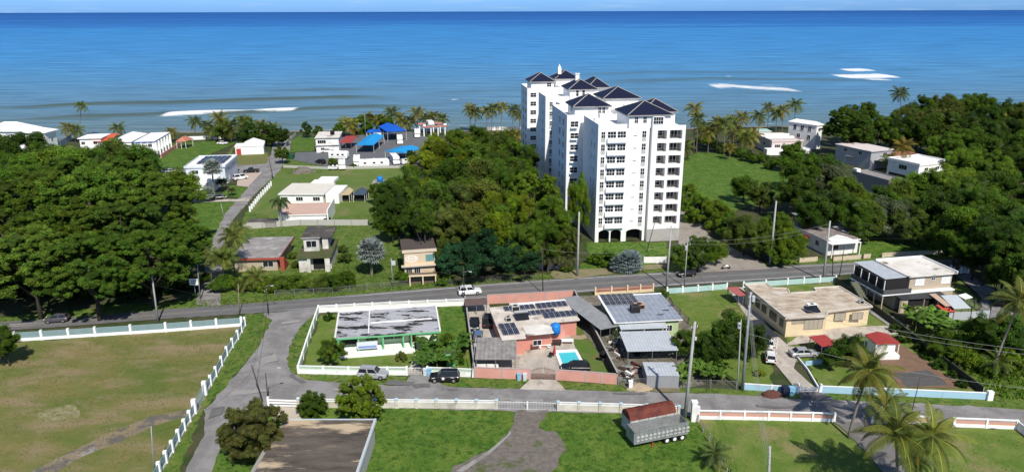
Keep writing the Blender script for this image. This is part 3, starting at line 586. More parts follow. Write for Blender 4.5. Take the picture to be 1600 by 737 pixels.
# ============================================================ GRASS BLADES
def inpoly(x, y, P):
    c = np.zeros(len(x), bool); n = len(P)
    for i in range(n):
        (x1, y1), (x2, y2) = P[i], P[(i+1)%n]
        if y1 == y2: continue
        c ^= ((y1 > y) != (y2 > y)) & (x < (x2-x1)*(y-y1)/(y2-y1)+x1)
    return c
def blades(label, polys, dens, h, c, seed=1, w_=.07):
    rng = np.random.default_rng(seed); PX = []
    for poly in polys:
        W_ = [tuple(at(x, y))[:2] for x, y in poly]; xs = [p[0] for p in W_]; ys = [p[1] for p in W_]
        A = (max(xs)-min(xs))*(max(ys)-min(ys)); n = int(A*dens); x = rng.uniform(min(xs), max(xs), n); y = rng.uniform(min(ys), max(ys), n); k = inpoly(x, y, W_); PX.append(np.stack([x[k], y[k]], 1))
    P = np.vstack(PX); n = len(P); cl = np.array([mnoise.noise(Vector((a*.35, b*.35, seed)))+.5*mnoise.noise(Vector((a*1.1, b*1.1, seed))) for a, b in P]); keep = cl > rng.uniform(-.6, .25, n); P = P[keep]; cl = cl[keep]; n = len(P)
    a = rng.uniform(0, 6.28, n); d = np.stack([np.cos(a), np.sin(a)], 1)*w_*rng.uniform(.7, 1.5, n)[:,None]; hh = h*rng.uniform(.5, 1.3, n)*(1+.6*cl); ln = rng.normal(size=(n,2))*.35*hh[:,None]
    V = np.zeros((n,3,3)); V[:,0,:2] = P-d; V[:,1,:2] = P+d; V[:,2,:2] = P+ln; V[:,:2,2] = .1; V[:,2,2] = hh+.115
    T = np.repeat((rng.uniform(.75,1.3,n)*(1+.5*cl))[:,None], 3, 0).reshape(-1,1)*np.ones((1,3)); T[:,0] *= np.repeat(rng.uniform(.85,1.35,n), 3)
    me = bpy.data.meshes.new('grass'); me.from_pydata(V.reshape(-1,3).tolist(), [], np.arange(n*3).reshape(n,3).tolist()); me.materials.append(LEAF)
    at2 = me.color_attributes.new('tint', 'FLOAT_COLOR', 'POINT'); at2.data.foreach_set('color', np.hstack([T, np.ones((len(T),1))]).ravel())
    o = inst('grass', me); o.color = (*c, 1); tag(o, label, 'grass', kind='stuff'); return o
blades('lush unmown grass of the foreground lawn', [[(575,642),(800,642),(795,672),(712,726),(680,760),(560,760)],[(858,644),(1080,652),(1125,760),(880,760),(888,700),(845,668)],[(352,690),(420,650),(400,720),(340,740)]], 26, .10, (.105,.185,.026), 2, .05)
blades('tufty grass along the far verge of the main road', [[(300,484),(300,471),(420,462),(600,448),(760,436),(900,426),(900,434),(760,444),(600,457),(420,473)],[(430,462),(470,400),(545,400),(630,445)],[(545,400),(560,380),(625,400),(630,440)],[(920,400),(1040,398),(1040,410),(915,412)]], 9, .26, (.085,.14,.022), 3, .1)
blades('rank weeds of the overgrown right garden', [[(1440,535),(1560,505),(1640,520),(1640,628),(1550,622)]], 14, .5, (.10,.19,.022), 4, .12)
blades('grass along the verges of the side road', [[(448,562),(455,530),(470,588),(636,588),(740,592),(830,594),(810,606),(700,603),(630,600),(510,594),(470,590)],[(884,609),(870,594),(965,601),(1060,610),(1160,612),(1250,617),(1300,623),(1100,613)],[(1312,626),(1290,614),(1545,625),(1640,630),(1640,642),(1500,633)],[(378,509),(429,490),(405,540),(372,580),(330,626),(323,618)],[(318,648),(300,700),(285,737),(255,737),(306,650)]], 14, .06, (.125,.20,.030), 5, .045)
blades('short dry grass of the big field', [[(0,536),(378,512),(310,636),(240,740),(0,760)]], 9, .10, (.17,.165,.05), 6, .06)
blades('short mown grass of the right lawn', [[(1090,662),(1300,664),(1330,690),(1420,760),(1150,760)],[(1380,672),(1590,674),(1640,760),(1460,760)],[(1048,462),(1137,455),(1205,540),(1180,596),(1110,540)]], 12, .09, (.14,.185,.04), 7, .05)
# ============================================================ FENCES, VEHICLES, POLES
def meshmat(name, c, fac):
    m = bpy.data.materials.new(name); m.use_nodes = True; t = m.node_tree; b = t.nodes['Principled BSDF']; o = t.nodes['Material Output']
    b.inputs['Base Color'].default_value = (*c, 1); b.inputs['Roughness'].default_value = .5
    co = N(t, 'ShaderNodeTexCoord'); v = N(t, 'ShaderNodeTexNoise'); v.inputs['Scale'].default_value = 40; t.links.new(co.outputs['Object'], v.inputs[0])
    mr = N(t, 'ShaderNodeMapRange'); mr.inputs[3].default_value = fac-.15; mr.inputs[4].default_value = fac+.15; t.links.new(v.outputs[0], mr.inputs[0])
    tr = N(t, 'ShaderNodeBsdfTransparent'); ms = N(t, 'ShaderNodeMixShader'); t.links.new(mr.outputs[0], ms.inputs[0])
    t.links.new(tr.outputs[0], ms.inputs[1]); t.links.new(b.outputs[0], ms.inputs[2]); t.links.new(ms.outputs[0], o.inputs[0]); return m
CHAIN = meshmat('chain_link_mesh', (.16,.16,.15), .20)
def fence(label, pts, h=1.5, bay=3.0, base=None, panel=None, post=(.14, white, .12), cap=None, th=.14, name='fence', cat='fence', group=None, postcap=None, lean=0, z0=0, tops=None):
    P = [at(x, y) for x, y in pts]; P0 = P[0].copy(); e = thing(name, label, cat, P0, 0, group); P = [p-P0 for p in P]
    bm = MB(); cm = MB(); pc = None; hb = base[0] if base else 0
    posts = []
    for a, b in zip(P, P[1:]):
        d = b-a; L_ = d.length; n = max(1, round(L_/bay)); rz = math.atan2(d.y, d.x); M = Matrix.Translation(a) @ Matrix.Rotation(rz, 4, 'Z')
        if base: bm.box(-.0, L_, -th/2-.02, th/2+.02, -.2, hb, M=M)
        if cap: cm.box(0, L_, -th/2-.06, th/2+.06, h, h+.07, M=M)
        for i in range(n):
            if not posts or i > 0: posts.append((a + d*(i/n), rz))
            elif i == 0: posts.append((a, rz))
            if panel:
                st, pm = panel[:2]; pb = MB(); l0, l1 = post[0]/2 if post else 0, L_/n - (post[0]/2 if post else 0); MM = Matrix.Translation(a + d*(i/n)) @ Matrix.Rotation(rz, 4, 'Z'); zb = hb+.003
                if st == 'solid': pb.box(l0, l1, -th/2, th/2, zb, h, M=MM)
                elif st == 'rails':
                    k = panel[2]
                    for j in range(k):
                        zc = zb + (h-zb)*(j+.5)/k; pb.box(l0, l1, -.03, .03, zc-(h-zb)/k*.30, zc+(h-zb)/k*.30, M=MM)
                elif st == 'bars':
                    pb.box(l0, l1, -.025, .025, h-.06, h, M=MM).box(l0, l1, -.025, .025, zb+.05, zb+.1, M=MM); k = int((l1-l0)/.22)
                    for j in range(k): x = l0+(l1-l0)*(j+.5)/k; pb.box(x-.015, x+.015, -.015, .015, zb+.1, h-.06, M=MM)
                elif st == 'chain': pb.poly([MM @ Vector(q) for q in ((l0,0,zb),(l1,0,zb),(l1,0,h-.03),(l0,0,h-.03))])
                elif st == 'frame':       # top rail with a sunken coloured panel below
                    pb.box(l0, l1, -.05, .05, zb, h-.32, M=MM)
                pb.build('panel', pm, e)
                if st == 'frame':
                    cm.box(l0, l1, -.09, .09, h-.10, h, M=MM); 
                if st == 'chain': cm.box(0, L_/n, -.015, .015, h-.03, h, M=MM)
    posts.append((P[-1], rz))
    if base: bm.build('base_wall', base[1], e)
    if cm.v: cm.build('top_rail', cap or (post[1] if post else white), e)
    if post:
        w_, pm, ex = post[:3]; pmsh = MB().box(-w_/2, w_/2, -w_/2-.03, w_/2+.03, -.15, h+ex).mesh('post', pm)
        cmsh = MB().box(-w_/2-.05, w_/2+.05, -w_/2-.08, w_/2+.08, h+ex+.002, h+ex+.09).mesh('post_cap', postcap) if postcap else None
        for q, rz_ in posts[:98]:
            o = inst('post', pmsh, e, q, rz_)
            if cmsh: inst('post_cap', cmsh, o)
    return e
PAINTS = {'white': (.78,.78,.77), 'black': (.012,.012,.014), 'silver': (.42,.43,.44), 'grey': (.10,.10,.11), 'navy': (.02,.03,.06), 'red': (.30,.03,.03), 'blue': (.10,.16,.28), 'beige': (.45,.42,.36)}
def carpaint(c):
    k = PAINTS[c]; return mat('car_paint_'+c, k, tuple(x*.85 for x in k), scale=.6, amt=.6, rough=.28, spec=.55, metal=.15 if c in ('silver','grey') else 0)
KIND = { # L, W, H, belt, greenhouse x0,x1,x2,x3 (from the rear), hood height
 'sedan': (4.6,1.8,1.44,.92, .55,1.15,2.65,3.45, .80), 'hatch': (4.0,1.7,1.5,.95, .12,.45,2.35,3.05, .86), 'suv': (4.7,1.9,1.76,1.08, .12,.42,2.75,3.4, 1.0),
 'wagon': (4.7,1.85,1.6,1.0, .15,.6,2.7,3.5, .88), 'pickup': (5.3,1.9,1.8,1.1, 1.95,2.1,3.3,4.0, 1.05), 'van': (4.9,1.95,2.0,1.15, .1,.25,3.5,4.3, 1.05)}
CARM = {}
def carmeshes(kind, c):
    if (kind, c) in CARM: return CARM[kind, c]
    L_, W_, H_, B_, g0, g1, g2, g3, hz = KIND[kind]; hw = W_/2; mb = MB()
    xs = [0, .06, .35, g0+.02, (g0+g3)/2, g3-.1, g3+.25, L_-.45, L_-.12, L_]
    def topz(x):
        if x < g0: return B_-.06 if kind != 'pickup' else B_-.02
        if x <= g3: return B_
        return B_ + (hz-B_)*min(1, (x-g3)/.4) - .10*max(0, (x-g3)/(L_-g3))**2
    rows = []
    for x in xs:
        k = 1 if .3 < x < L_-.5 else (.90 if x in (xs[0], xs[-1]) else .96); zt = topz(x) - (.16 if x in (xs[0], xs[-1]) else 0); w_ = hw*k; zb = .26 if .2 < x < L_-.2 else .36
        rows.append([(x, -w_*.96, zb), (x, -w_, .52), (x, -w_*.985, zt-.14), (x, -w_*.88, zt), (x, w_*.88, zt), (x, w_*.985, zt-.14), (x, w_, .52), (x, w_*.96, zb)])
    vs = [(a-L_/2, b, z) for r_ in rows for a, b, z in r_]; n = 8
    fs = [(i*n+k, (i+1)*n+k, (i+1)*n+(k+1)%n, i*n+(k+1)%n) for i in range(len(rows)-1) for k in range(n)] + [tuple(range(n)), tuple(range((len(rows)-1)*n, len(rows)*n))[::-1]]
    mb.add(vs, fs)
    wb, wr = hw*.90, hw*.72; g = [(g0,-wb,B_-.01),(g3,-wb,B_-.01),(g3,wb,B_-.01),(g0,wb,B_-.01),(g1,-wr,H_-.03),(g2,-wr,H_-.03),(g2,wr,H_-.03),(g1,wr,H_-.03),(g1+.15,-wr*.85,H_),(g2-.15,-wr*.85,H_),(g2-.15,wr*.85,H_),(g1+.15,wr*.85,H_)]
    mb.add([(a-L_/2,b,z) for a,b,z in g], [(0,1,5,4),(1,2,6,5),(2,3,7,6),(3,0,4,7),(4,5,9,8),(5,6,10,9),(6,7,11,10),(7,4,8,11),(8,9,10,11)])
    if kind == 'pickup':      # open bed behind the cab
        mb.box(-L_/2+.12, -L_/2+g0-.05, -hw*.80, hw*.80, B_-.02, B_+.03, 1)
    if kind in ('suv','van'):
        for s_ in (-1,1): mb.box(g1-L_/2+.2, g2-L_/2-.2, s_*wr*.8-.025, s_*wr*.8+.025, H_+.02, H_+.06, 2)
    mb.box(L_/2-.03, L_/2+.012, -hw*.62, hw*.62, .40, .55, 1); mb.box(-L_/2-.012, -L_/2+.05, -hw*.7, hw*.7, .36, .46, 1)
    for s_ in (-1,1): mb.box(g3-L_/2-.45, g3-L_/2-.28, s_*(hw+.02), s_*(hw+.16) , B_-.02, B_+.13)
    body = mb.mesh('body', [carpaint(c), rubber, metal])
    gb = MB()
    def q(p0, p1, p2, p3, nrm, m=.10):
        P_ = [Vector(x) for x in (p0,p1,p2,p3)]; c_ = sum(P_, Vector())/4; n_ = Vector(nrm)*.012; gb.poly([(c_+(x-c_)*(1-m)+n_) for x in P_])
    G = [Vector((a-L_/2,b,z)) for a,b,z in g]; mid = .5 if kind != 'pickup' else .45
    q(G[1],G[2],G[6],G[5],(1,0,.5)); q(G[3],G[0],G[4],G[7],(-1,0,.5))
    for a,b,c2,d,s_ in ((0,1,5,4,-1),(3,2,6,7,1)):
        m0 = G[a].lerp(G[b], mid); m1 = G[d].lerp(G[c2], mid); q(G[a], m0, m1, G[d], (0,s_,.3), .13); q(m0, G[b], G[c2], m1, (0,s_,.3), .13)
    win = gb.mesh('window', glass)
    r_ = .33 if kind not in ('suv','pickup','van') else .37
    ty = MB().tube([(0,-.11,0),(0,-.10,0),(0,.10,0),(0,.11,0)], [r_*.9,r_,r_,r_*.9], 16).mesh('tyre', rubber)
    rm = MB().tube([(0,-.125,0),(0,.125,0)], r_*.60, 12).mesh('rim', rim)
    hl = MB().box(L_/2-.14, L_/2-.02, -.2, .2, .62, .76).mesh('headlight', lamp); tl = MB().box(-L_/2-.01, -L_/2+.1, -.14, .14, .66, .9).mesh('tail_light', tail)
    CARM[kind, c] = (body, win, ty, rm, hl, tl, r_, L_, hw); return CARM[kind, c]
def car(px, py, fx, fy, kind, c, label, cat='car', z=.09, name='parked_car', group=None):
    z = max(z, .17); a = at(px, py); f = at(fx, fy); rz = math.atan2(f.y-a.y, f.x-a.x); e = thing(name, label, cat, (a.x,a.y,z), rz, group)
    body, win, ty, rm, hl, tl, r_, L_, hw = carmeshes(kind, c)
    inst('body', body, e); inst('window', win, e)
    for x in (-L_*.31, L_*.315):
        for s_ in (-1,1):
            o = inst('wheel', ty, e, (x, s_*(hw-.09), r_)); inst('rim', rm, o)
    for s_ in (-1,1): inst('headlight', hl, e, (0, s_*hw*.66, .05)); inst('tail_light', tl, e, (0, s_*hw*.76, 0))
    return e
def rv(px, py, fx, fy, L_, label, H_=3.0, W_=2.4, cab=False, name='camper', cat='camper', group='campers parked in the seaside lot', stripe=None, z=.12):
    a = at(px, py); f = at(fx, fy); rz = math.atan2(f.y-a.y, f.x-a.x); e = thing(name, label, cat, (a.x,a.y,z), rz, group)
    h, w2 = L_/2, W_/2
    prof = [(-h,.55),(-h,H_-.15),(-h+.15,H_),(h-.5,H_),(h-.05,H_-.55),(h,1.4),(h-.25,.55)] if not cab else [(-h,.55),(-h,H_-.15),(-h+.15,H_),(h-.9,H_),(h-.35,H_-.3),(h-.35,H_-.9),(h-1.1,1.75),(h-.5,1.2),(h,1.05),(h,.5)]
    mb = MB(); n = len(prof)
    mb.add([(x,-w2,z_) for x,z_ in prof]+[(x,w2,z_) for x,z_ in prof], [tuple(range(n)), tuple(range(n,2*n))[::-1]] + [(i,n+i,n+(i+1)%n,(i+1)%n) for i in range(n)])
    mb.build('body', [white2], e)
    for s_ in (-1,1):
        for x in ([-h*.6, 0, h*.5] if L_ > 5 else [-h*.4, h*.4]):
            MB().box(x-.45, x+.45, s_*w2-.02 if s_ < 0 else w2+.002, (-w2-.002 if s_ < 0 else w2+.02), 1.65, 2.25).build('window', glass, e)
        MB().box(-h+.2, h-.6, (-w2-.012 if s_ < 0 else w2+.002), (-w2-.002 if s_ < 0 else w2+.012), 1.05, 1.2).build('stripe', stripe or mat('grey_stripe', (.35,.36,.4)), e)
        for x in ((-h*.25, -h*.25+.8) if not cab else (-h*.5, h*.65)):
            o = inst('wheel', carmeshes('suv','white')[2], e, (x, s_*(w2-.15), .35)); inst('rim', carmeshes('suv','white')[3], o)
    MB().box(-.4, .4, -.4, .4, H_+.003, H_+.28).build('air_conditioner', white2, e); MB().box(-h*.6-.3, -h*.6+.3, -.3, .3, H_+.003, H_+.1).build('roof_vent', metal, e)
    MB().box(-h-.02, -h-.003, -.6, .6, 1.5, 2.2).build('window', glass, e)
    return e
polec = mat('pole_concrete', (.42,.41,.39), (.33,.32,.30), scale=1, amt=.8)
polew = mat('pole_wood', (.075,.06,.05), (.045,.038,.03), scale=1, amt=.8, stretch=(1,1,.2))
galv = mat('galvanised_steel', (.34,.35,.36), (.25,.26,.27), rough=.5, metal=.3)
def pole(bx_, by_, tx, ty, label, r=.16, m=None, arms=(), tr=None, lamp_=None, box=None, cat='utility pole', name='utility_pole', group=None):
    """arms: list of (distance below the top, half length, azimuth deg)"""
    b = at(bx_, by_); t_ = up(tx, ty, b.y); d = t_-b; e = thing(name, label, cat, b, 0, group)
    MB().tube([(0,0,-.3), d*.5, d], [r, r*.82, r*.62], 10).build('pole', m or polec, e, True)
    for dist, hl, az in arms:
        c = d*(1-dist/d.length); v = Vector((math.cos(R(az)), math.sin(R(az)), 0))*hl
        MB().tube([c-v, c+v], .055, 6).build('crossarm', polew if m is polew else galv, e)
        for k in (-.9, 0, .9): q = c+v*k; MB().tube([q+Vector((0,0,.04)), q+Vector((0,0,.12)), q+Vector((0,0,.3))], [.03,.07,.04], 6).build('insulator', lamp, e)
    if tr:
        for dist, dx in tr:
            c = d*(1-dist/d.length)+Vector((dx,-.25,0)); MB().tube([c, c+Vector((0,0,.05)), c+Vector((0,0,.85)), c+Vector((0,0,.95))], [.2,.27,.27,.15], 10).build('transformer', mat('transformer_grey', (.5,.51,.52)), e)
    if lamp_:
        dist, az, ln_ = lamp_; c = d*(1-dist/d.length); v = Vector((math.cos(R(az)), math.sin(R(az)), .12))*ln_
        q = MB().tube([c, c+v*.6+Vector((0,0,.15)), c+v], .035, 6).build('lamp_arm', galv, e); MB().box(-.28,.28,-.12,.12,-.08,.05, M=Matrix.Translation(c+v) @ Matrix.Rotation(R(az),4,'Z')).build('lamp_head', mat('lamp_head', (.5,.5,.5)), q)
    if box:
        dist, w_, h_ = box; c = d*(1-dist/d.length); MB().box(c.x+.1, c.x+.1+w_, c.y-.3, c.y-.12, c.z-h_/2, c.z+h_/2).build('meter_box', mat('meter_box_grey', (.55,.56,.57)), e)
    return e, t_
wirem = mat('cable_black', (.03,.03,.03)); wireg = mat('cable_grey', (.30,.30,.29))
def wire(a, b, sag=.8, r=.02, m=None, label='thin overhead cable strung between utility poles', group='overhead cables between the utility poles'):
    a, b = Vector(a), Vector(b); n = 14; P_ = [a.lerp(b, i/n) - Vector((0,0,sag*4*(i/n)*(1-i/n))) - a for i in range(n+1)]
    o = MB().tube(P_, r, 5, cap=False).build('overhead_cable', m or wirem); o.location = a; tag(o, label, 'cable', group); return o
# ============================================================ HOUSES
def house(name, label, FL, FR_, BL, z, wall, roofm, ov=.45, t=.28, fascia=None, wins=(), parapet=0, group=None, cat='house', hiproof=0, floors=None, doors=(), zc=None, roofparts=True, winm=None, bars=1, inset=None):
    f = Fr(FL, FR_, BL, z); e = thing(name, label, cat, f.o, f.rz, group); W_, D_ = f.W, f.D; oF, oR, oB, oL = inset or (ov,)*4
    MB().box(oL, W_-oR, oF, D_-oB, -.3, z-t-.002).build('wall', wall, e)
    if hiproof: MB().hip(0, W_, 0, D_, z, z+hiproof, 0, t, 1).build('roof', [roofm, fascia or roofm], e)
    else:
        rb = MB().box(0, W_, 0, D_, z-t, z, 1).poly([(0,0,z+.004),(W_,0,z+.004),(W_,D_,z+.004),(0,D_,z+.004)], 0)
        if parapet:
            for a in ((0,W_,0,.16),(0,W_,D_-.16,D_),(0,.16,.162,D_-.162),(W_-.16,W_,.162,D_-.162)): rb.box(*a, z+.005, z+parapet, 1)
        rb.build('roof', [roofm, fascia or wall], e)
    for wd in wins:
        face, k, zz, w_, h_ = wd[:5]; o_ = {'F': oF, 'L': oL, 'R': W_-oR, 'B': D_-oB}[face]; LL = W_ if face in 'FB' else D_
        window(e, face, k*LL, zz, w_, h_, o_, winm or white2, bars=wd[5] if len(wd) > 5 else bars)
    for face, k, w_, h_, dm in doors:
        o_ = {'F': oF, 'L': oL, 'R': W_-oR}[face]; LL = W_ if face == 'F' else D_; rz = {'F': 0, 'L': -math.pi/2, 'R': math.pi/2}[face]
        p = {'F': (k*LL, o_-.003, 0), 'L': (o_-.003, k*LL, 0), 'R': (o_+.003, k*LL, 0)}[face]
        d_ = MB().box(-w_/2, w_/2, -.05, 0, .12, h_).build('door', dm, e); d_.location = p; d_.rotation_euler = (0,0,rz)
        h2 = MB().box(w_/2-.18, w_/2-.08, -.1, -.052, 1.0, 1.12).build('handle', metal, d_)
    return e, f
def panels(e, f, quad, nu, nw, z, tilt=.12, name='solar_panel'):
    """solar modules in an nu x nw block inside the photo quad (front-left, front-right, back-left at height z)"""
    a = f.loc(*quad[0], z); b = f.loc(*quad[1], z); c = f.loc(*quad[2], z); w_ = b[0]-a[0]; d_ = c[1]-a[1]; pw, ph = w_/nu, d_/nw
    me = MB().box(.03, pw-.03, .03, ph-.03, 0, .04, 1).poly([(.07,.07,.046),(pw-.07,.07,.046),(pw-.07,ph-.07,.046),(.07,ph-.07,.046)], 0)
    for k in (1,2): me.box(pw*k/3-.012, pw*k/3+.012, .07, ph-.07, .0465, .0495, 1)
    me = me.mesh(name, [solar, silverline])
    for i in range(nu):
        for j in range(nw):
            sh = (c[0]-a[0])/max(nw,1)
            o = inst(name, me, e, (a[0]+i*pw, a[1]+j*ph, z+.12+j*ph*0.0)); o.rotation_euler = (R(4), 0, 0)
def canopy(name, label, FL, FR_, BL, z, m, slope=.25, legs=True, t=.08, cat='canopy', group=None, legm=None, backz=None, side=None):
    f = Fr(FL, FR_, BL, z); e = thing(name, label, cat, f.o, f.rz, group); W_, D_ = f.W, f.D; b = z+slope if backz is None else backz
    MB().add([(0,0,z),(W_,0,z),(W_,D_,b),(0,D_,b),(0,0,z-t),(W_,0,z-t),(W_,D_,b-t),(0,D_,b-t)], [(0,1,2,3),(7,6,5,4),(0,4,5,1),(1,5,6,2),(2,6,7,3),(3,7,4,0)]).build('roof', m, e)
    if legs:
        for x in (.2, W_/2, W_-.2):
            for y, zz in ((.2, z), (D_-.2, b)): MB().box(x-.05, x+.05, y-.05, y+.05, -.1, zz-t-.03).build('post', legm or metal, e)
    return e, f
def hipcanopy(name, label, FL, FR_, BL, z, rise, m, wall=None, cat='canopy', group=None):
    f = Fr(FL, FR_, BL, z); e = thing(name, label, cat, f.o, f.rz, group); W_, D_ = f.W, f.D
    MB().hip(0, W_, 0, D_, z, z+rise, 0, .2).build('roof', m, e)
    if wall: MB().box(.3, W_-.3, .3, D_-.3, -.2, z-.21).build('wall', wall, e)
    else:
        for x in (.25, W_/2, W_-.25):
            for y in (.25, D_-.25): MB().box(x-.08, x+.08, y-.08, y+.08, -.1, z-.205).build('post', white, e)
    return e, f
def gablecanopy(name, label, FL, FR_, BL, z, rise, m, cat='canopy', group=None, wall=None, walls=()):
    f = Fr(FL, FR_, BL, z); e = thing(name, label, cat, f.o, f.rz, group); W_, D_ = f.W, f.D
    MB().add([(0,0,z),(W_/2,0,z+rise),(W_,0,z),(0,D_,z),(W_/2,D_,z+rise),(W_,D_,z),(0,.0,z-.15),(W_,0,z-.15),(0,D_,z-.15),(W_,D_,z-.15)], [(0,1,4,3),(1,2,5,4),(0,6,7,2,1),(5,9,8,3,4),(0,3,8,6),(2,7,9,5)]).build('roof', m, e)
    for x in (.12, W_-.12):
        for y in (.12, D_/2, D_-.12): MB().box(x-.05, x+.05, y-.05, y+.05, -.1, z-.16).build('post', white, e)
    return e, f
def tank(px, py, z, r, h, m, label, on=True):
    p = at(px, py, z); o = thing('water_tank', label, 'water tank', p); 
    MB().tube([(0,0,0),(0,0,h*.82),(0,0,h*.95),(0,0,h)], [r, r, r*.6, r*.3], 16).build('tank_body', m, o, True); MB().tube([(0,0,h),(0,0,h+.1)], r*.28, 10).build('lid', m, o)
    for k in (.25,.5,.72): MB().tube([(0,0,h*k-.03),(0,0,h*k+.03)], r*1.03, 16).build('rib', m, o)
    return o
def acunit(px, py, z, label, s=(1.0,.8,.8), rz=0, m=None):
    p = at(px, py, z); e = thing('air_conditioner', label, 'air conditioner', p, rz); MB().box(-s[0]/2,s[0]/2,-s[1]/2,s[1]/2,.05,s[2]).build('casing', m or mat('ac_casing', (.55,.54,.5), (.4,.39,.36)), e)
    MB().box(-s[0]/2+.1,s[0]/2-.1,-s[1]/2-.012,-s[1]/2-.002,.12,s[2]-.1).build('grille', dark, e); MB().tube([(0,0,s[2]+.002),(0,0,s[2]+.02)], min(s[:2])*.38, 12).build('fan_guard', dark, e); return e
# ============================================================ APARTMENT TOWER
T0 = thing('apartment_building', 'tall white apartment tower of staggered wings with navy tiled hip roofs', 'apartment building', (20.6,171.6,0), R(7))
FH = 3.04; Z0 = 4.0
wshade = aptw
def tblock(u0, u1, w0, w1, h, par=1.0, holes=None):
    mb = MB(); mb.box(u0, u1, w0, w1, -.5, h-.02)
    if par:
        t_ = .22
        mb.box(u0, u1, w0, w0+t_, h-.0, h+par).box(u0, u1, w1-t_, w1, h, h+par).box(u0, u0+t_, w0+t_+.001, w1-t_-.001, h, h+par).box(u1-t_, u1, w0+t_+.001, w1-t_-.001, h, h+par)
    return mb.build('wall', aptw, T0)
def twindow(face, u, z, w_, h_, off, bars=1, frame=aptw, stuff=False, hz=True): return window(T0, face, u, z, w_, h_, off, frame, bars=bars, horiz=hz)
# front wing: arcade below, flat wall above
mb = MB(); hs = [(.9,3.6,.0,3.1),(3.95,6.6,0,3.1),(7.9,12.0,0,3.1)]
wall_holes(mb, 0, 12.6, -.3, 28.2, hs, 0, .35)
mb.box(0, .35, .351, 16, -.3, 28.2).box(12.25, 12.6, .351, 16, -.3, 28.2).box(.351, 12.249, 2.6, 16, -.3, 28.18).box(.351, 12.249, .351, 2.6, 3.6, 28.18)
mb.box(0, 7, 0, .22, 28.201, 29.3).box(0, .22, .221, 16, 28.201, 29.3).box(.221, 12, 15.7, 16, 28.201, 29.3)
mb.build('wall', aptw, T0)
for a, b in ((.9,3.6),(3.95,6.6),(7.9,12.0)):
    n = 10; vs = []; 
    for i in range(n+1): x = a+(b-a)*i/n; vs += [(x, .02, 3.1), (x, .02, 3.1-.55*(abs(2*i/n-1))**2.2-.001)]
    MB().add(vs + [(x,y+.28,z) for x,y,z in vs], [(2*i,2*i+1,2*i+3,2*i+2) for i in range(n)]+[(2*n+2+2*i,2*n+4+2*i,2*n+5+2*i,2*n+3+2*i) for i in range(n)]+[(2*i+1,2*n+3+2*i,2*n+5+2*i,2*i+3) for i in range(n)]).build('arch', aptw, T0)
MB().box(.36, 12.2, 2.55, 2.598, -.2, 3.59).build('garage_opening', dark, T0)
for k in range(8):
    z = 5.5 + FH*k
    for u, w_ in ((1.25,.9),(3.35,2.0),(5.75,2.0),(11.3,.95)): twindow('F', u, z, w_, 1.5, 0, bars=1 if w_ < 1 else 2)
    for u in (1.25, 11.3): MB().box(u-.5, u+.5, -.06, -.003, z-1.65, z-.82).build('window_apron', mat('beige_apron', (.52,.49,.45), (.42,.40,.37)), T0)
    MB().box(2.15, 6.95, -.75, -.003, z-1.85, z-.80).build('planter_band', aptw, T0)
    MB().box(8.75, 9.55, -.10, -.003, z-.35, z-.25).build('vent', metal, T0)
    for w_ in (3.2, 6.2): twindow('L', w_, z, .8, 1.25, 0)
# balcony tower on the right of the front
HL = []
for k in range(8):
    z = 4.35 + FH*k; HL += [(14.3,16.6,z+.0,z+2.1),(17.3,20.4,z,z+2.1)]
mb = MB(); wall_holes(mb, 12.95, 21.2, -.3, 28.2, HL, -1.0, -.7)
mb.box(12.95, 13.25, -.699, 14, -.3, 28.2).box(20.9, 21.2, -.699, 14, -.3, 28.2).box(13.251, 20.899, 1.6, 14, -.3, 28.19).box(13.251, 20.899, -.699, 1.599, -.3, 4.2)
for k in range(1, 9): mb.box(13.251, 20.899, -.699, 1.599, 4.2+FH*k-.35-.001, 4.2+FH*k-.02)
mb.box(16.8, 17.1, -.699, 1.599, 4.2, 28.18).box(12.95, 15.8, -1.0, -.78, 28.201, 31.0)
mb.box(12.95, 21.2, -.99, -.80, 28.19, 28.9)
mb.build('wall', aptw, T0)
MB().box(13.0, 21.15, -1.06, -1.003, -.2, 3.2).build('plinth', mat('grey_plinth', (.42,.40,.38), (.34,.32,.30)), T0)
for k in range(8):
    z = 4.2 + FH*k
    for a, b in ((13.26,16.79),(17.11,20.89)): MB().box(a, b, 1.56, 1.598, z+.001, z+FH-.38).build('balcony_back', mat('balcony_shade', (.30,.28,.26), (.22,.20,.19)), T0)  # back wall coloured darker to stand for shade inside the balcony
    for a, b in ((14.3,16.6),(17.3,20.4)):
        rb = MB().box(a, b, -.93, -.88, z+1.0, z+1.06)
        for i in range(int((b-a)/.4)): rb.box(a+.12+i*.4, a+.15+i*.4, -.92, -.89, z+.15, z+1.0)
        rb.build('railing', mat('brown_railing', (.22,.17,.15)), T0)
    twindow('F', 15.4, z+1.25, 1.7, 1.4, 1.56); 
    window(T0, 'F', 18.8, z+1.1, 2.4, 1.9, 1.56, frame=aptw, bars=2, kind='balcony_door')
mb = MB()      # dark recess between the two
mb.box(12.601, 12.949, 1.5, 14, -.3, 28.1).build('recess_wall', aptw, T0)
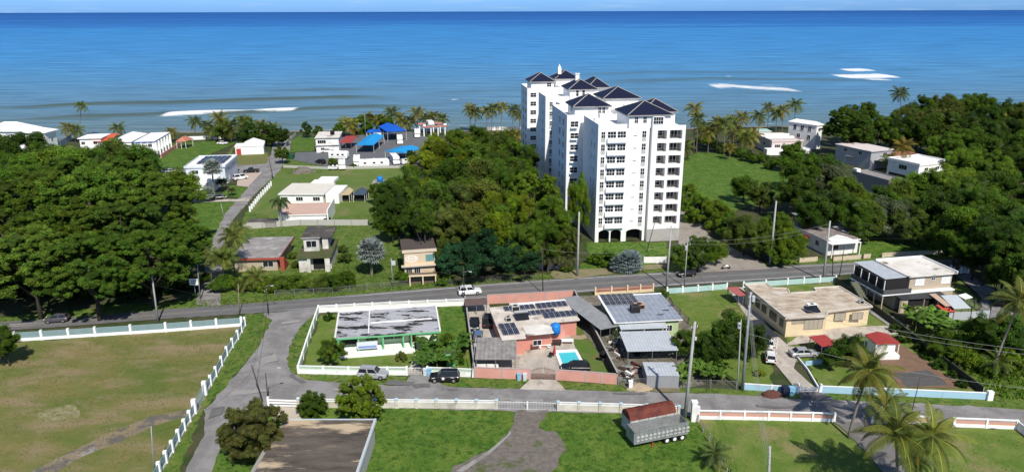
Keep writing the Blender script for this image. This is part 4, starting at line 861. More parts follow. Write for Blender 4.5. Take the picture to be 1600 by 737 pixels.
# penthouse
mb = MB(); mb.box(7.4, 17.6, .0+.001, 11, 28.205, 31.4); mb.box(12.8, 21.0, 6.5, 15.6, 28.205, 31.2); mb.build('penthouse_wall', aptw, T0)
for u, w_ in ((9.2,.8),(11.3,.8)): twindow('F', u, 30.2, w_, 1.4, 0)
twindow('F', 14.3, 30.1, 2.3, 1.6, -1.0, bars=3)
MB().box(12.98, 15.78, -.98, .0, 28.25, 30.98).build('bay_wall', aptw, T0)
MB().box(3.0, 5.4, 11, 13, 28.2, 30.2).box(1.0, 2.2, 8, 9.6, 28.2, 29.6).build('stair_box', aptw, T0)
def troof(u0, u1, w0, w1, z=31.4, rise=2.7):
    rise = min(rise, 2.7)
    o = MB().hip(u0, u1, w0, w1, z, z+rise, 0, .3, 1).build('roof', [navy, conc], T0)
    # pale ridge lines
    w_, d_ = u1-u0, w1-w0; i = min(w_, d_)/2
    A, B = ((u0+i,(w0+w1)/2),(u1-i,(w0+w1)/2)) if w_ >= d_ else (((u0+u1)/2,w0+i),((u0+u1)/2,w1-i))
    rb = MB(); zt = z+rise+.02
    cs = [((u0,w0),A),((u1,w0),B if w_ >= d_ else A),((u1,w1),B),((u0,w1),A if w_ >= d_ else B)]
    for c, t_ in cs: rb.tube([(c[0],c[1],z+.03),(t_[0],t_[1],zt)], .11, 5)
    if (A[0]-B[0])**2+(A[1]-B[1])**2 > .1: rb.tube([(A[0],A[1],zt),(B[0],B[1],zt)], .11, 5)
    rb.build('ridge_tile', mat('pale_ridge', (.42,.38,.34), (.3,.27,.25)), o)
troof(6.8, 18.2, -.6, 11.4, 31.4, 3.1); troof(12.4, 21.6, 6.0, 16.2, 31.2, 3.0)
# second wing
tblock(-4, 11, 18, 40, 28.2); tblock(5, 21, 16.3, 17.9, 27.5, 0)
tblock(11.2, 21, 18.2, 60, 28.2, .8)
MB().box(-2.0, 7.0, 18.0+.001, 27, 28.21, 31.4).build('penthouse_wall', aptw, T0); MB().box(10, 20, 34.4, 45.5, 28.21, 31.3).build('penthouse_wall', aptw, T0)
troof(-2.6, 7.7, 17.3, 27.9); troof(9.4, 20.6, 33.8, 46.2)
for u in (4.6, 5.7): twindow('F', u, 30.2, .7, 1.9, 18.0, bars=1)
twindow('L', 22, 30.3, 1.5, 1.3, -2.0)
for k in range(8):
    z = 5.5+FH*k; twindow('F', -2.0, z, 2.0, 1.4, 18); 
    MB().box(-3.1, -1.3, 17.25, 17.997, z-1.0, z-.72).build('window_ledge', aptw, T0)
    for w_ in (22.5, 27.5): twindow('L', w_, z, 2.0, 1.6, -4, bars=2)
MB().box(-1.6, -.9, 24, 24.8, 28.2, 31).build('chimney', aptw, T0)
# third wing
tblock(-2.4, 10.8, 61, 75, 28.2); tblock(1, 11, 40.2, 60.8, 27.0, .6)
MB().box(5.2, 13.4, 60.0, 71, 28.21, 31.4).build('penthouse_wall', aptw, T0); troof(4.6, 14.2, 59.4, 72); troof(12, 19.6, 65, 78)
MB().box(11.2, 21, 60.4, 78, 0, 28.2).box(12.5, 19, 66, 77.5, 28.21, 31.1).build('wall', aptw, T0)
for u in (7.6, 9.6): twindow('F', u, 30.2, .8, 1.9, 60.0, bars=0)
for k in range(8):
    z = 5.5+FH*k; twindow('F', -.6, z, .9, 1.3, 61)
    MB().box(-1.1, -.1, 60.9, 60.997, z-1.7, z-.85).build('window_apron', mat('beige_apron', (.52,.49,.45), (.42,.40,.37)), T0)
    twindow('L', 66, z, 1.4, 1.3, -2.4)
    MB().box(1.2, 4.6, 59.6, 60.99, z-1.4, z-.4).build('balcony_parapet', aptw, T0) if k < 7 else None
MB().box(8.2, 9.4, 66, 67.2, 33.2, 35.6).box(8.0, 9.6, 65.8, 67.4, 35.6, 35.8).build('chimney', aptw, T0)
# fourth wing
tblock(-4.4, 8, 88, 104, 28.2); tblock(1, 12, 75.2, 87.8, 27.0, .6)
MB().box(-3, 5.0, 88.001, 98, 28.21, 31.4).build('penthouse_wall', aptw, T0); troof(-3.6, 5.6, 87.4, 98.8)
MB().box(7.6, 16, 97.6, 107.5, 27, 31.4).box(8.1, 20, 79, 108, 0, 28.2).build('wall', aptw, T0); troof(7, 16.6, 97, 108.2, 31.4, 3)
MB().add([(8.4,98,33),(9.6,98,33),(9.6,99.2,33),(8.4,99.2,33),(8.4,98,35),(9.6,98,35),(9.6,99.2,35),(8.4,99.2,35),(9,98.6,36.6)], [(0,1,5,4),(1,2,6,5),(2,3,7,6),(3,0,4,7),(4,5,8),(5,6,8),(6,7,8),(7,4,8)]).build('finial', aptw, T0)
twindow('F', 3.4, 30.2, 1.5, 1.3, 88)
for k in range(8):
    z = 5.5+FH*k; twindow('F', -2.2, z, 2.0, 1.4, 88)
mb = MB(); pb = MB()
for k in range(8):
    z = 5.5+FH*k
    for w_ in (91.5, 97.5): mb.box(-4.5, -4.403, w_-1.0, w_+1.0, z-.75, z-.62); pb.box(-4.43, -4.403, w_-1, w_+1, z-.6, z+.8)
mb.build('window_sill', aptw, T0); pb.build('window', glass, T0)['kind'] = 'stuff'
# roof terrace clutter, tanks
for u, w_, h_ in ((2.5,32,2.2),(4.5,36,1.6),(8.5,30,2.4),(13,24,2.5),(16,28,1.8),(14,54,2.2),(3.5,52,1.8),(6,80,1.9),(9.5,78,1.4)):
    MB().box(u, u+2.2, w_, w_+2, 28.2 if w_ not in (52,80,78) else 27, (28.2 if w_ not in (52,80,78) else 27)+h_).build('roof_room', aptw, T0)
MB().box(9.2, 13.6, 12.6, 15.4, 29.9, 30.15).build('terrace_cover', mat('rusty_cover', (.36,.20,.13), (.25,.15,.1)), T0)
# ============================================================ HOUSES, NEAR ROW
peel = mat('peeling_grey_roof', (.47,.47,.50), (.33,.33,.34), scale=.8, amt=1, stretch=(.55,1.5,1), c3=(.03,.028,.028), t3=.535, s3=.45, edge=.012)
green = mat('mint_green_paint', (.16,.50,.22), (.13,.42,.19), scale=.8); paleg = mat('pale_green_wall', (.50,.60,.42), (.42,.5,.35)); porchw = mat('porch_wall', (.55,.53,.50), (.45,.43,.4))
pink = mat('coral_pink_paint', (.62,.27,.21), (.52,.22,.17), scale=.6, amt=.8, c3=(.45,.24,.19), t3=.66); fpink = mat('faded_pink_paint', (.66,.33,.27), (.55,.27,.22), scale=.5, amt=.9)
tan = mat('cream_yellow_wall', (.76,.62,.40), (.58,.47,.31), scale=.4, amt=.7, c3=(.50,.33,.22), t3=.7, s3=.4)
tan2 = mat('beige_wall', (.46,.38,.29), (.38,.32,.25), scale=.5); tanroof = mat('stained_tan_roof', (.60,.50,.39), (.33,.255,.18), scale=.55, amt=1, stretch=(.6,1.3,1), c3=(.62,.57,.50), t3=.57, s3=.5, bump=.3)
whroof = mat('stained_white_roof', (.80,.76,.70), (.60,.55,.48), scale=.35, amt=.9, c3=(.20,.16,.13), t3=.585, s3=.25, edge=.04)
pkroof = mat('chalky_roof', (.72,.66,.58), (.52,.44,.37), scale=.5, amt=1, c3=(.25,.19,.16), t3=.62, s3=.5)
blueroof = roofing('blue_grey_sheet_roof', (.33,.37,.44), (.22,.25,.30), .9, .35); greyroof = roofing('grey_sheet_roof', (.33,.34,.35), (.22,.22,.22), .5, .45); oldroof = roofing('old_corrugated_roof', (.34,.32,.30), (.17,.15,.14), .7, .7)
redroof = roofing('red_sheet_roof', (.42,.06,.05), (.32,.05,.04), .5, .45); blackroof = roofing('black_sheet_roof', (.035,.037,.042), (.06,.06,.065), .5, .5); paleroof = roofing('pale_sheet_roof', (.52,.55,.58), (.42,.45,.48), .5, .4)
rust = mat('rusty_sheet', (.125,.030,.025), (.19,.055,.03), scale=.6, amt=1, c3=(.09,.028,.024), t3=.55, s3=.7, rough=.7); brownm = mat('brown_metal', (.16,.11,.095), (.11,.08,.07), rough=.5)
darkroof = mat('stained_dark_roof', (.11,.10,.09), (.055,.05,.045), scale=.4, amt=1, c3=(.17,.15,.12), t3=.6); greyflat = mat('grey_flat_roof', (.34,.32,.31), (.22,.20,.19), scale=.4, amt=1, c3=(.45,.43,.42), t3=.6)
brownroof = mat('mossy_brown_flat_roof', (.155,.128,.105), (.06,.05,.042), scale=.45, amt=1, stretch=(.35,1.2,1), c3=(.50,.39,.26), t3=.575, s3=.22, edge=.04)
# green house
e, f = house('green_house', 'low green-trimmed house with peeling grey and black flat roof and front porch', (522,529), (689,517), (526,487), 3.3, paleg, peel, t=.3, fascia=green, inset=(2.6,.5,.5,.5))
W_, D_ = f.W, f.D
MB().box(0, .28, .0, D_, 3.31, 3.5).box(W_-.28, W_, 0, D_, 3.31, 3.5).box(.281, W_-.281, D_-.25, D_, 3.31, 3.5).build('roof_edge', white, e)
MB().box(W_*.33, W_-1.2, D_*.46, D_*.46+.25, 3.306, 3.48).box(W_*.31, W_*.31+.2, D_*.1, D_*.95, 3.306, 3.45).build('roof_rib', white, e)
MB().box(.8, W_-4.5, -.9, 2.58, -.2, .55).box(.8, W_-6.2, -.9, -.7, .551, 1.05).build('porch', white2, e)
for i, x in enumerate((.6, W_*.22, W_*.45, W_*.64, W_-5)): MB().box(x-.13, x+.13, .15, .45, .56, 2.98).build('column', green, e)
MB().box(.9, W_*.21, 2.52, 2.595, .9, 2.9).build('doorway', dark, e)
for x, w_ in ((.34,1.9),(.50,1.6),(.60,1.5)): window(e, 'F', x*W_, 1.9, w_, 1.0, 2.6, green, bars=2)
d_ = MB().box(W_*.70, W_*.76, 2.5, 2.597, .56, 2.6).build('door', mat('dark_red_door', (.20,.02,.02), (.14,.02,.02)), e)
MB().box(W_*.765, W_*.82, 2.48, 2.597, .56, 2.6).build('door', dark, e)
MB().box(W_-4.2, W_-.8, 0.3, 2.55, -.2, 2.95).build('garage_wall', paleg, e); MB().box(W_-3.6, W_-1.3, .24, .297, .1, 2.4).build('garage_door', white2, e)
bn_ = MB().box(-1.7, 1.7, -.03, .03, 0, 1.3).build('banner', mat('banner_white', (.7,.72,.76), (.6,.63,.7)), None); p = f.P(W_*.30, .05, 1.05); bn_.location = p; bn_.rotation_euler = (0,0,f.rz)
tag(bn_, 'white and blue banner hung on the porch of the green-trimmed house', 'banner')
MB().box(-1.5, 1.5, -.035, -.031, .15, .55).build('printed_band', mat('banner_blue', (.22,.33,.62)), bn_)
# hut among bananas
e, f = house('garden_shed', 'small mint green shed with dark roof hidden among banana plants', (696,553), (713,552), (698,543), 2.4, green, darkroof, ov=.2, wins=[('F',.5,1.4,.7,.7)])
# pink house
zP = 3.4
e = thing('pink_house', 'coral pink house with chalky flat roof carrying rows of solar panels beside the pool', 'house', (0,0,0)); f = Fr((783.6,529), (906,498), (764,480), zP)
f = Fr((783,531), (905,519), (765,481), zP); e.location = f.o; e.rotation_euler = (0,0,f.rz)
rp = [(783.6,529.5),(822,526.5),(819,521.5),(863,517.5),(861,502.5),(906,498.5),(882,468.5),(795.5,473),(796,477),(764,480)]
rl = [f.loc(x, y, zP) for x, y in rp]
cxm, cym = sum(p[0] for p in rl)/len(rl), sum(p[1] for p in rl)/len(rl)
MB().prism(rl, zP-.26, zP, 0).build('roof', [pkroof], e)
wl = [f.loc(x, y, zP) for x, y in [(787,527),(820,524),(818,519),(861,515),(859,500),(901,496.5),(880,470.5),(799,475),(798,479),(768,482.5)]]
MB().prism(wl, -.3, zP-.262).build('wall', pink, e)
a = f.loc(795.5,473,zP); b = f.loc(882,468.5,zP); MB().box(a[0], b[0], min(a[1],b[1])-.9, min(a[1],b[1])-.1, zP+.005, zP+.25).build('roof_kerb', white2, e)
a, b = f.loc(819,517,zP), f.loc(863,517,zP)
MB().box(a[0], b[0], -.9+min(a[1],b[1]), 4.2, zP+.006, zP+.2).build('raised_roof', whroof, e)
panels(e, f, [(789,487),(838,483.5),(787,480.5)], 6, 1, zP); panels(e, f, [(840,483),(888.5,479),(837.5,475.5)], 6, 1, zP); panels(e, f, [(823,494),(870,490),(820,487.5)], 6, 1, zP); panels(e, f, [(851.5,498.5),(904,495),(848,490.5)], 6, 1, zP); panels(e, f, [(786.5,525),(813,522.5),(782,507.5)], 3, 2, zP)
fd = lambda px, py, z: f.loc(px, py, z)
u0, v0 = fd(853, 536, 0)
MB().box(u0-.6, u0+.6, v0+.1, v0+.2, .0, 2.5).build('door', white2, e)
for px, w_ in ((835,1.4),): u1, v1 = fd(px, 530, 1.6); window(e, 'F', u1, 1.9, w_, .9, fd(820,524,zP)[1]-.0, white2)
acunit(805,485.5,zP,'white box air conditioner on the pink house roof beside the upper solar row',(1.4,1.1,1.1),f.rz); acunit(794,501,zP,'small white cooling unit on the pink house roof behind the block of six panels',(1.0,.9,.8),f.rz)
g = thing('solar_heater', 'grey solar water heater with cylinder on the pink house roof', 'solar heater', at(815,497,zP), f.rz); MB().add([(-1.2,-1,.1),(1.2,-1,.1),(1.2,.6,.8),(-1.2,.6,.8)], [(0,1,2,3)]).build('collector', glass, g); MB().tube([(-1.2,.8,.9),(1.3,.8,.9)], .3, 12).build('cylinder', galv, g)
blueplas = mat('blue_plastic', (.02,.22,.62), (.02,.17,.5), rough=.4)
MB().box(-1.3,1.3,-1.0,1.0,0,2.05).build('tank_stand', fpink, None).location = at(869,531,0)
bpy.data.objects['tank_stand'].rotation_euler = (0,0,f.rz); tag(bpy.data.objects['tank_stand'], 'pink block stand under the blue water tank by the pink house', 'stand')
tank(868,519.5,2.05,.85,1.8,blueplas,'bright blue ribbed water tank beside the pink house roof')
canopy('carport','old corrugated carport in front of the pink house driveway',(742,561),(807,561),(737,531),2.6,oldroof,.5,cat='carport')
canopy('gate_canopy','flat brown canopy over the rear driveway gate of the pink house',(727,477),(762,475),(727,467),2.2,brownm,.1,cat='canopy')
for px, w_, l in ((752,1.5,'wide white chest freezer under the corrugated carport'),(765,.9,'upright white washing machine left under the corrugated carport'),(774,.9,'white dryer at the right end under the corrugated carport')):
    p = at(px, 580); o = thing('appliance', l, 'appliance', p, f.rz); MB().box(-w_/2,w_/2,-.4,.4,0,1.15).build('body', white2, o); MB().box(-w_/2,w_/2,-.42,.42,1.153,1.2).build('lid', white, o)
# pool
pm = MB(); P4 = [at(x, y, .0) for x, y in ((880,573),(909,571.5),(898,551),(872,552.5))]; o4 = P4[0].copy(); e = thing('swimming_pool','turquoise rectangular swimming pool in the pink house yard','swimming pool', o4)
c4 = sum(P4, Vector())/4
def ring(k, z): return [((c4+(p-c4)*k-o4).x, (c4+(p-c4)*k-o4).y, z) for p in P4]
V = ring(1.35,.14)+ring(1,.14)+ring(1,-.0+.12)+ring(1,.06)
MB().add(ring(1.35,.30)+ring(1,.30)+ring(1,.20)+ring(1.35,0), [(i,(i+1)%4,4+(i+1)%4,4+i) for i in range(4)]+[(4+i,4+(i+1)%4,8+(i+1)%4,8+i) for i in range(4)]+[(i,12+i,12+(i+1)%4,(i+1)%4) for i in range(4)]).build('coping', white2, e)
MB().poly(ring(1.001,.22)).build('water', mat('pool_water', (.06,.55,.62), (.10,.62,.68), scale=1.5, rough=.1, spec=.5), e)
# parasol, tables, tyres by the pool
def parasol(px, py, m, label, r=1.2, h=2.3, fold=False):
    p = at(px, py); e = thing('parasol', label, 'parasol', p); MB().tube([(0,0,0),(0,0,h)], .04, 6).build('pole', metal, e)
    n = 8
    if fold: MB().tube([(0,0,.7),(0,0,1.2),(0,0,h)], [.28,.22,.04], 8).build('canopy', m, e)
    else: MB().add([(r*math.cos(i*math.pi/4), r*math.sin(i*math.pi/4), h-.5) for i in range(n)]+[(0,0,h+.05)], [(i,(i+1)%n,n) for i in range(n)]).build('canopy', m, e)
parasol(866,558,mat('red_cloth',(.45,.03,.03)),'folded red parasol beside the swimming pool',fold=True)
def table(px, py, label, s=(.8,.5,.75), m=white2, rz=0):
    p = at(px, py); e = thing('table', label, 'table', p, rz); MB().box(-s[0],s[0],-s[1],s[1],s[2]-.05,s[2]).build('tabletop', m, e)
    for x in (-.85,.85):
        for y in (-.8,.8): MB().box(x*s[0]-.03,x*s[0]+.03,y*s[1]-.03,y*s[1]+.03,0,s[2]-.052).build('leg', m, e)
def chair_(px, py, label, m=white2, rz=0, group=None):
    p = at(px, py); e = thing('garden_chair', label, 'chair', p, rz, group); MB().box(-.25,.25,-.25,.25,.4,.45).build('seat', m, e); MB().box(-.25,.25,.22,.27,.452,.9).build('backrest', m, e)
    for x in (-.22,.22):
        for y in (-.22,.22): MB().box(x-.02,x+.02,y-.02,y+.02,0,.398).build('leg', m, e)
table(849,543,'white plastic table in the yard in front of the pink house',(1.3,.6,.75)); table(886,537,'pale table by the right end of the pink house',(1.1,.6,.75))
chair_(843,546,'white garden chair at the left end of the white table by the pink house'); chair_(857,545,'white garden chair at the right end of the white table by the pink house',rz=2)
g = thing('grill','black kettle barbecue beside the folded red parasol','barbecue',at(861,560)); MB().tube([(0,0,.6),(0,0,.75),(0,0,1.0),(0,0,1.15)],[.15,.4,.4,.12],10).build('bowl',rubber,g,True)
for x in (-.25,.25): MB().tube([(x,0,0),(x*.5,0,.65)],.03,5).build('leg',metal,g)
g = thing('grill','dark cooking drum in front of the right end of the pink house','barbecue',at(870,541)); MB().tube([(-.8,0,.9),(.8,0,.9)],.42,10).build('drum',mat('rust_black',(.06,.035,.03)),g)
for x in (-.6,.6): MB().box(x-.04,x+.04,-.3,.3,0,.55).build('leg',metal,g)
# grey metal roofed house
e, f = house('metal_roofed_house', 'pale green house with wide blue-grey sheet roof and dark solar block', (959.7,504), (1067,498.5), (934,462.5), 3.5, mat('light_green_wall', (.42,.52,.28), (.34,.42,.24)), blueroof, t=.2, fascia=white, inset=(.6,.5,.5,.5))
W_, D_ = f.W, f.D
MB().box(-.1,.3,0,D_,3.51,3.62).box(.301,W_,D_-.3,D_+.0,3.51,3.62).build('roof_edge', white2, e)
for k in (.2,.5,.8): window(e,'F',k*W_,1.7,1.6,1.1,.6,white2,bars=2)
panels(e, f, [(946,478),(999,474.5),(939,461.5)], 6, 3, 3.5)
for i in range(3):
    q = f.loc(1045-i*9, 478+i*7, 3.5); MB().box(q[0], q[0]+1.2, q[1], q[1]+.35, 3.51, 3.53).build('roof_patch', dark, e)
acunit(992,487,3.5,'black cooling box on the blue-grey sheet roof',(1.6,1.3,1.3),f.rz,mat('black_ac',(.05,.05,.055),(.08,.08,.08))); acunit(998.5,481,3.5,'peach coloured cooling box behind the black one on the sheet roof',(1.8,1.3,.9),f.rz,mat('peach_ac',(.55,.33,.22)))
canopy('side_carport','long worn grey sheet roof along the left side of the metal-roofed house',(938,514.5),(970,508),(901,462),2.9,greyroof,.1,cat='carport')
canopy('awning','white sheet awning along the front of the metal-roofed house',(970,514.5),(1044,511.5),(965,503.5),2.8,paleroof,.3,legs=True,cat='awning',legm=white2)
canopy('porch_roof','large grey sheet porch roof in front of the metal-roofed house',(980,548.5),(1060,546.5),(967,520.5),2.6,paleroof,.35,cat='canopy')
e, f = house('metal_shed','boxy grey sheet-metal shed standing behind the chain fence',(1010.5,586.5),(1062,587),(1003,565),2.2,mat('grey_sheet_wall',(.30,.31,.32),(.2,.2,.2),stretch=(3,1,.2),scale=2),paleroof,ov=.05,t=.08)
# cream L house
zC = 3.9
rp = [(1227,497),(1292,493.5),(1295,486.5),(1364,478.5),(1312,447),(1270,449.5),(1275,455),(1235,457.5),(1231,450.5),(1207,449.5),(1198,442.5),(1162,444)]
f = Fr((1227,497),(1292,493.5),(1165,446),zC); e = thing('cream_house','large cream house with stained tan flat roof and rear courtyard notch','house',f.o,f.rz)
rl = [f.loc(x,y,zC) for x,y in rp]; MB().prism(rl, zC-.26, zC).build('roof', tanroof, e)
cxm = sum(p[0] for p in rl)/12; cym = sum(p[1] for p in rl)/12
ed = MB()
for a, b in zip(rl, rl[1:]+rl[:1]):
    d = Vector((b[0]-a[0], b[1]-a[1], 0)); M = Matrix.Translation((a[0],a[1],0)) @ Matrix.Rotation(math.atan2(d.y,d.x),4,'Z'); ed.box(.01, d.length-.01, 0.02, .22, zC+.004, zC+.16, M=M)
ed.build('roof_edge', mat('pale_coping',(.62,.58,.52),(.5,.45,.4)), e)
wl = [f.loc(x,y,zC) for x,y in [(1230,494.5),(1290,491.3),(1293,484.3),(1359,477),(1311,449.5),(1273,451.5),(1278,457),(1233,459.5),(1229,452.5),(1205,451.5),(1197,445),(1167,447)]]
MB().prism(wl, -.3, zC-.262).build('wall', tan, e)
yF = wl[0][1]; yF2 = f.loc(1320,481.5,zC)[1]; xL = wl[0][0]
lv = mat('louvre_grey', (.30,.28,.25), (.22,.20,.18)); wdw = mat('louvred_shutter', (.42,.36,.28), (.3,.26,.2), stretch=(.2,.2,30), scale=2)
window(e,'F',f.loc(1240,505,2.4)[0],2.9,1.0,.7,min(wl[0][1],wl[1][1]),lv,pane=wdw); window(e,'F',f.loc(1251,505,2.4)[0],2.9,.9,.7,min(wl[0][1],wl[1][1]),lv,pane=wdw)
window(e,'F',f.loc(1272,507,2.2)[0],2.3,3.4,1.9,min(wl[0][1],wl[1][1]),lv,bars=3,pane=wdw)
for px in (1308,1337): window(e,'F',f.loc(px,492,2.4)[0],2.5,2.0,1.3,min(wl[2][1],wl[3][1]),lv,bars=1,pane=wdw)
L0 = wl[-1]; LL = math.hypot(L0[0]-wl[0][0], L0[1]-wl[0][1]); an = math.atan2(L0[1]-wl[0][1], L0[0]-wl[0][0])
for k, w_ in ((.10,1.2),(.3,2.4),(.52,1.6),(.68,1.6),(.85,1.6)):
    x, y = wl[0][0]+(L0[0]-wl[0][0])*k, wl[0][1]+(L0[1]-wl[0][1])*k; wn = window(e,'L',0,2.2,w_,1.4,0,lv,bars=2); wn.location = (x-.01, y, 2.2); wn.rotation_euler = (0,0,an+math.pi)
    wn.location = (x-.03*math.sin(an), y+.0, 2.2)
acunit(1268,480,zC,'white solar heater cover on the tan flat roof',(1.8,.9,.7),f.rz,white2); acunit(1345,473.5,zC,'small grey cooling unit near the right edge of the tan roof',(.9,.7,.7),f.rz)
g = MB().add([(-1.3,-.9,.15),(1.3,-.9,.15),(1.3,.7,.7),(-1.3,.7,.7)],[(0,1,2,3)]).build('solar_heater', glass, None); g.location = at(1268,486,zC); g.rotation_euler = (0,0,f.rz); tag(g,'dark glass heater panel in front of its white cover on the tan roof','solar heater')
canopy('gate_canopy','faded red sheet canopy beside the rear gate of the cream house',(1154,462),(1171,460),(1139,449.5),2.4,mat('faded_red_sheet',(.42,.12,.11),(.34,.10,.09)),.1,cat='canopy')
canopy('carport','dark sheet carport leaning along the left side of the cream house',(1196,527),(1218,525),(1178,500),2.5,blackroof,.1,cat='carport',legm=white2)
e2, f2 = gablecanopy('red_roofed_hut','small white hut with bright red roof beside the dirt yard',(1369,536.5),(1407,535.5),(1353,522),2.6,.5,redroof,cat='hut')
MB().box(.4, f2.W-.5, .4, f2.D-.4, -.1, 2.42).build('wall', white2, e2); MB().box(.35,f2.W*.9,-1.0,.3,0,.9).build('wash_trough', white, e2)
canopy('patio_roof','dark red sheet patio roof behind the bushy tree of the cream house',(1284,541),(1310,538),(1270,526),2.4,redroof,.2,cat='canopy')
# two-storey beige house
zT = 6.4
f = Fr((1421,432),(1497,426),(1380,405.5),zT); e = thing('two_storey_house','two-storey beige house with stained white roof, balcony and outside stair','house',f.o,f.rz); W_, D_ = f.W, f.D
MB().box(-.05, W_, 0, D_, zT-.25, zT).build('roof', whroof, e); MB().box(-.05,W_,D_-.2,D_,zT+.003,zT+.35).box(W_-.2,W_,0,D_-.21,zT+.003,zT+.35).build('parapet', white2, e)
MB().box(.6, W_-.6, .6, D_-.6, 3.25, zT-.252).build('wall', tan2, e); MB().box(-2.6, W_-.8, -.4, D_-.5, -.3, 3.0).build('ground_floor_wall', tan2, e); MB().box(-5.6, W_-.5, -.5, D_-.4, 3.002, 3.24).build('floor_slab', white2, e)
a = Fr((1383,435.5),(1419,431.5),(1334.5,408.5),zT-.3); q = [f.loc(x,y,zT-.25) for x,y in ((1383,435.5),(1421,431.7),(1378,405.3),(1334.5,408.5))]
MB().add([(x,y,zT-.28) for x,y in q]+[(x,y,zT-.36) for x,y in q], [(0,1,2,3),(7,6,5,4),(0,4,5,1),(1,5,6,2),(2,6,7,3),(3,7,4,0)]).build('balcony_roof', paleroof, e)
for k in range(5):
    y = -.3+k*(D_-.6)/4; MB().box(-5.4,-5.28,y,y+.12,3.245,zT-.37).build('balcony_post', white2, e); MB().box(-5.4,-5.2,y,y+.2,-.1,3.0).build('lower_column', tan2, e)
MB().box(-5.5,-5.42,-.45,D_-.5,3.25,4.2).box(-5.4,.55,-.48,-.40,3.25,4.2).build('balcony_rail', mat('dark_rail',(.10,.10,.10)), e)
MB().box(-5.2,.5,.3,D_-.9,3.245,5.9).build('balcony_shade_block', dark, e)  # solid dark block stands for the shade under the balcony roof
for k in (.28,.82): window(e,'F',k*W_,4.9,1.9,1.3,.6,white2,pane=mat('white_shutter',(.74,.74,.72),(.66,.66,.64)))
window(e,'F',.55*W_,5.3,.8,.5,.6,white2)
window(e,'L',.35*D_,1.7,1.8,1.2,-2.6,white2,pane=mat('white_shutter',(.74,.74,.72))); window(e,'L',.6*D_,1.7,1.8,1.2,-2.6,white2,pane=mat('white_shutter',(.74,.74,.72)))
sm = MB()
for i in range(10): sm.box(-7.2,-5.7,1.5+i*.55,2.1+i*.55,.32*i,.32*(i+1))
sm.build('stair', mat('olive_stair',(.16,.17,.12),(.12,.12,.09)), e)
for x in (.1,2.2,W_-2.8): acunit
e2, f2 = canopy('lean_to','black sheet lean-to with open front below the two-storey house',(1409,468),(1483,464),(1390,452.5),2.9,blackroof,.35,cat='lean-to',legm=tan2)
MB().box(0,f2.W,.3,.5,-.1,1.0).box(0,1.6,.3,.5,1.0,2.8).box(f2.W-1.8,f2.W,.3,.5,1.0,2.8).box(f2.W*.5-.1,f2.W*.5+.1,.3,.5,1,2.8).build('wall', mat('beige_wall2',(.52,.42,.31),(.42,.34,.26)), e2)
MB().box(f2.W*.62,f2.W*.92,-.9,-.1,1.3,1.4).build('counter', white2, e2); MB().box(1.61,f2.W-1.81,.51,.56,1.0,2.75).build('opening', dark, e2)
canopy('tarpaulin','orange-red tarpaulin stretched low behind the grey fence',(1476,487),(1494,486),(1477,478),1.9,mat('orange_red_cloth',(.55,.09,.05),(.4,.07,.04)),.4,cat='tarpaulin')
canopy('shade_sail','pale grey shade sail strung beside the two-storey house',(1491,482),(1517,481),(1488,468),2.4,mat('pale_sail',(.48,.52,.54),(.36,.4,.42)),1.0,cat='shade sail')
canopy('shade_sail','small white square sail standing behind the grey one',(1508,467),(1520,464),(1504,461),2.8,white2,.3,cat='shade sail')
canopy('shade_sail','peach coloured sail slung at the corner of the black lean-to',(1477,478),(1487,477),(1482,462),2.6,mat('peach_sail',(.50,.36,.27)),.8,cat='shade sail')
# foreground flat-roofed building
e, f = house('flat_roofed_building','long building with mossy brown stained flat roof at the bottom of the view',(397,738),(560,738),(447,654.5),3.4,mat('dirty_white_wall',(.5,.48,.44),(.3,.28,.25)),brownroof,ov=.3,t=.3,fascia=white)
W_, D_ = f.W, f.D; q = f.loc(576.4,648.4,3.4)
MB().box(W_-.3,W_,.0,D_,3.41,3.55).box(0,W_-.31,D_-.2,D_,3.41,3.5).build('roof_edge', mat('pale_blue_coping',(.5,.56,.6),(.4,.42,.42)), e)
MB().box(-.9,-.3,0,D_*.75,2.6,2.75).build('side_ledge', conc, e)
# ============================================================ FAR SIDE HOUSES
e, f = house('grey_roofed_house','low cream house with grey flat roof and red trim left of the ruin',(358,404),(436,402),(384,371),3.3,tan2,greyflat,ov=.7,t=.55,fascia=mat('brick_red_paint',(.36,.08,.05),(.28,.07,.05)),wins=[('F',.75,1.6,2.2,1.2)])
W_ = f.W; st = MB()
for i in range(8): st.box(W_+.0,W_+.9,.3+i*.55,.9+i*.55,-.1,.4*(8-i))
st.build('stair', mat('brick_red_paint',(.36,.08,.05)), e)
ruinw = mat('ruin_wall',(.70,.68,.62),(.42,.40,.35),scale=.6,amt=1); moss = mat('overgrown_roof',(.10,.10,.05),(.06,.09,.02),scale=.6,amt=1,c3=(.12,.09,.06),t3=.55,bump=1)
e, f = house('ruined_house','abandoned white house with dark weathered roof, upper block behind overgrown slab',(470,371),(500,370),(478,353),7.0,ruinw,darkroof,ov=.4,t=.35,fascia=conc,wins=[('F',.5,5.3,2.2,1.5)])
W_, D_ = f.W, f.D
MB().box(W_+.02,W_+2.5,1.2,D_,6.4,6.75).build('roof', darkroof, e); MB().box(W_+.1,W_+1.4,1.7,D_-.4,3.2,6.39).build('wall', ruinw, e); MB().box(-.7,W_+2.7,-4.0,D_,3.3,3.62).build('terrace_slab', moss, e)
MB().box(-.3,1.6,-3.4,-.2,-.2,3.29).box(1.61,2.3,-3.9,-3.5,-.2,3.29).box(W_+1.2,W_+2.3,-3.9,-3.5,-.2,3.29).box(1.61,W_+2.4,-2.2,D_-.5,-.2,3.29).build('lower_wall', ruinw, e); MB().box(2.6,W_+1.5,-2.25,-2.21,.2,3.0).build('opening', dark, e)
yel = mat('pale_yellow_wall',(.66,.52,.36),(.56,.44,.31),scale=.4)
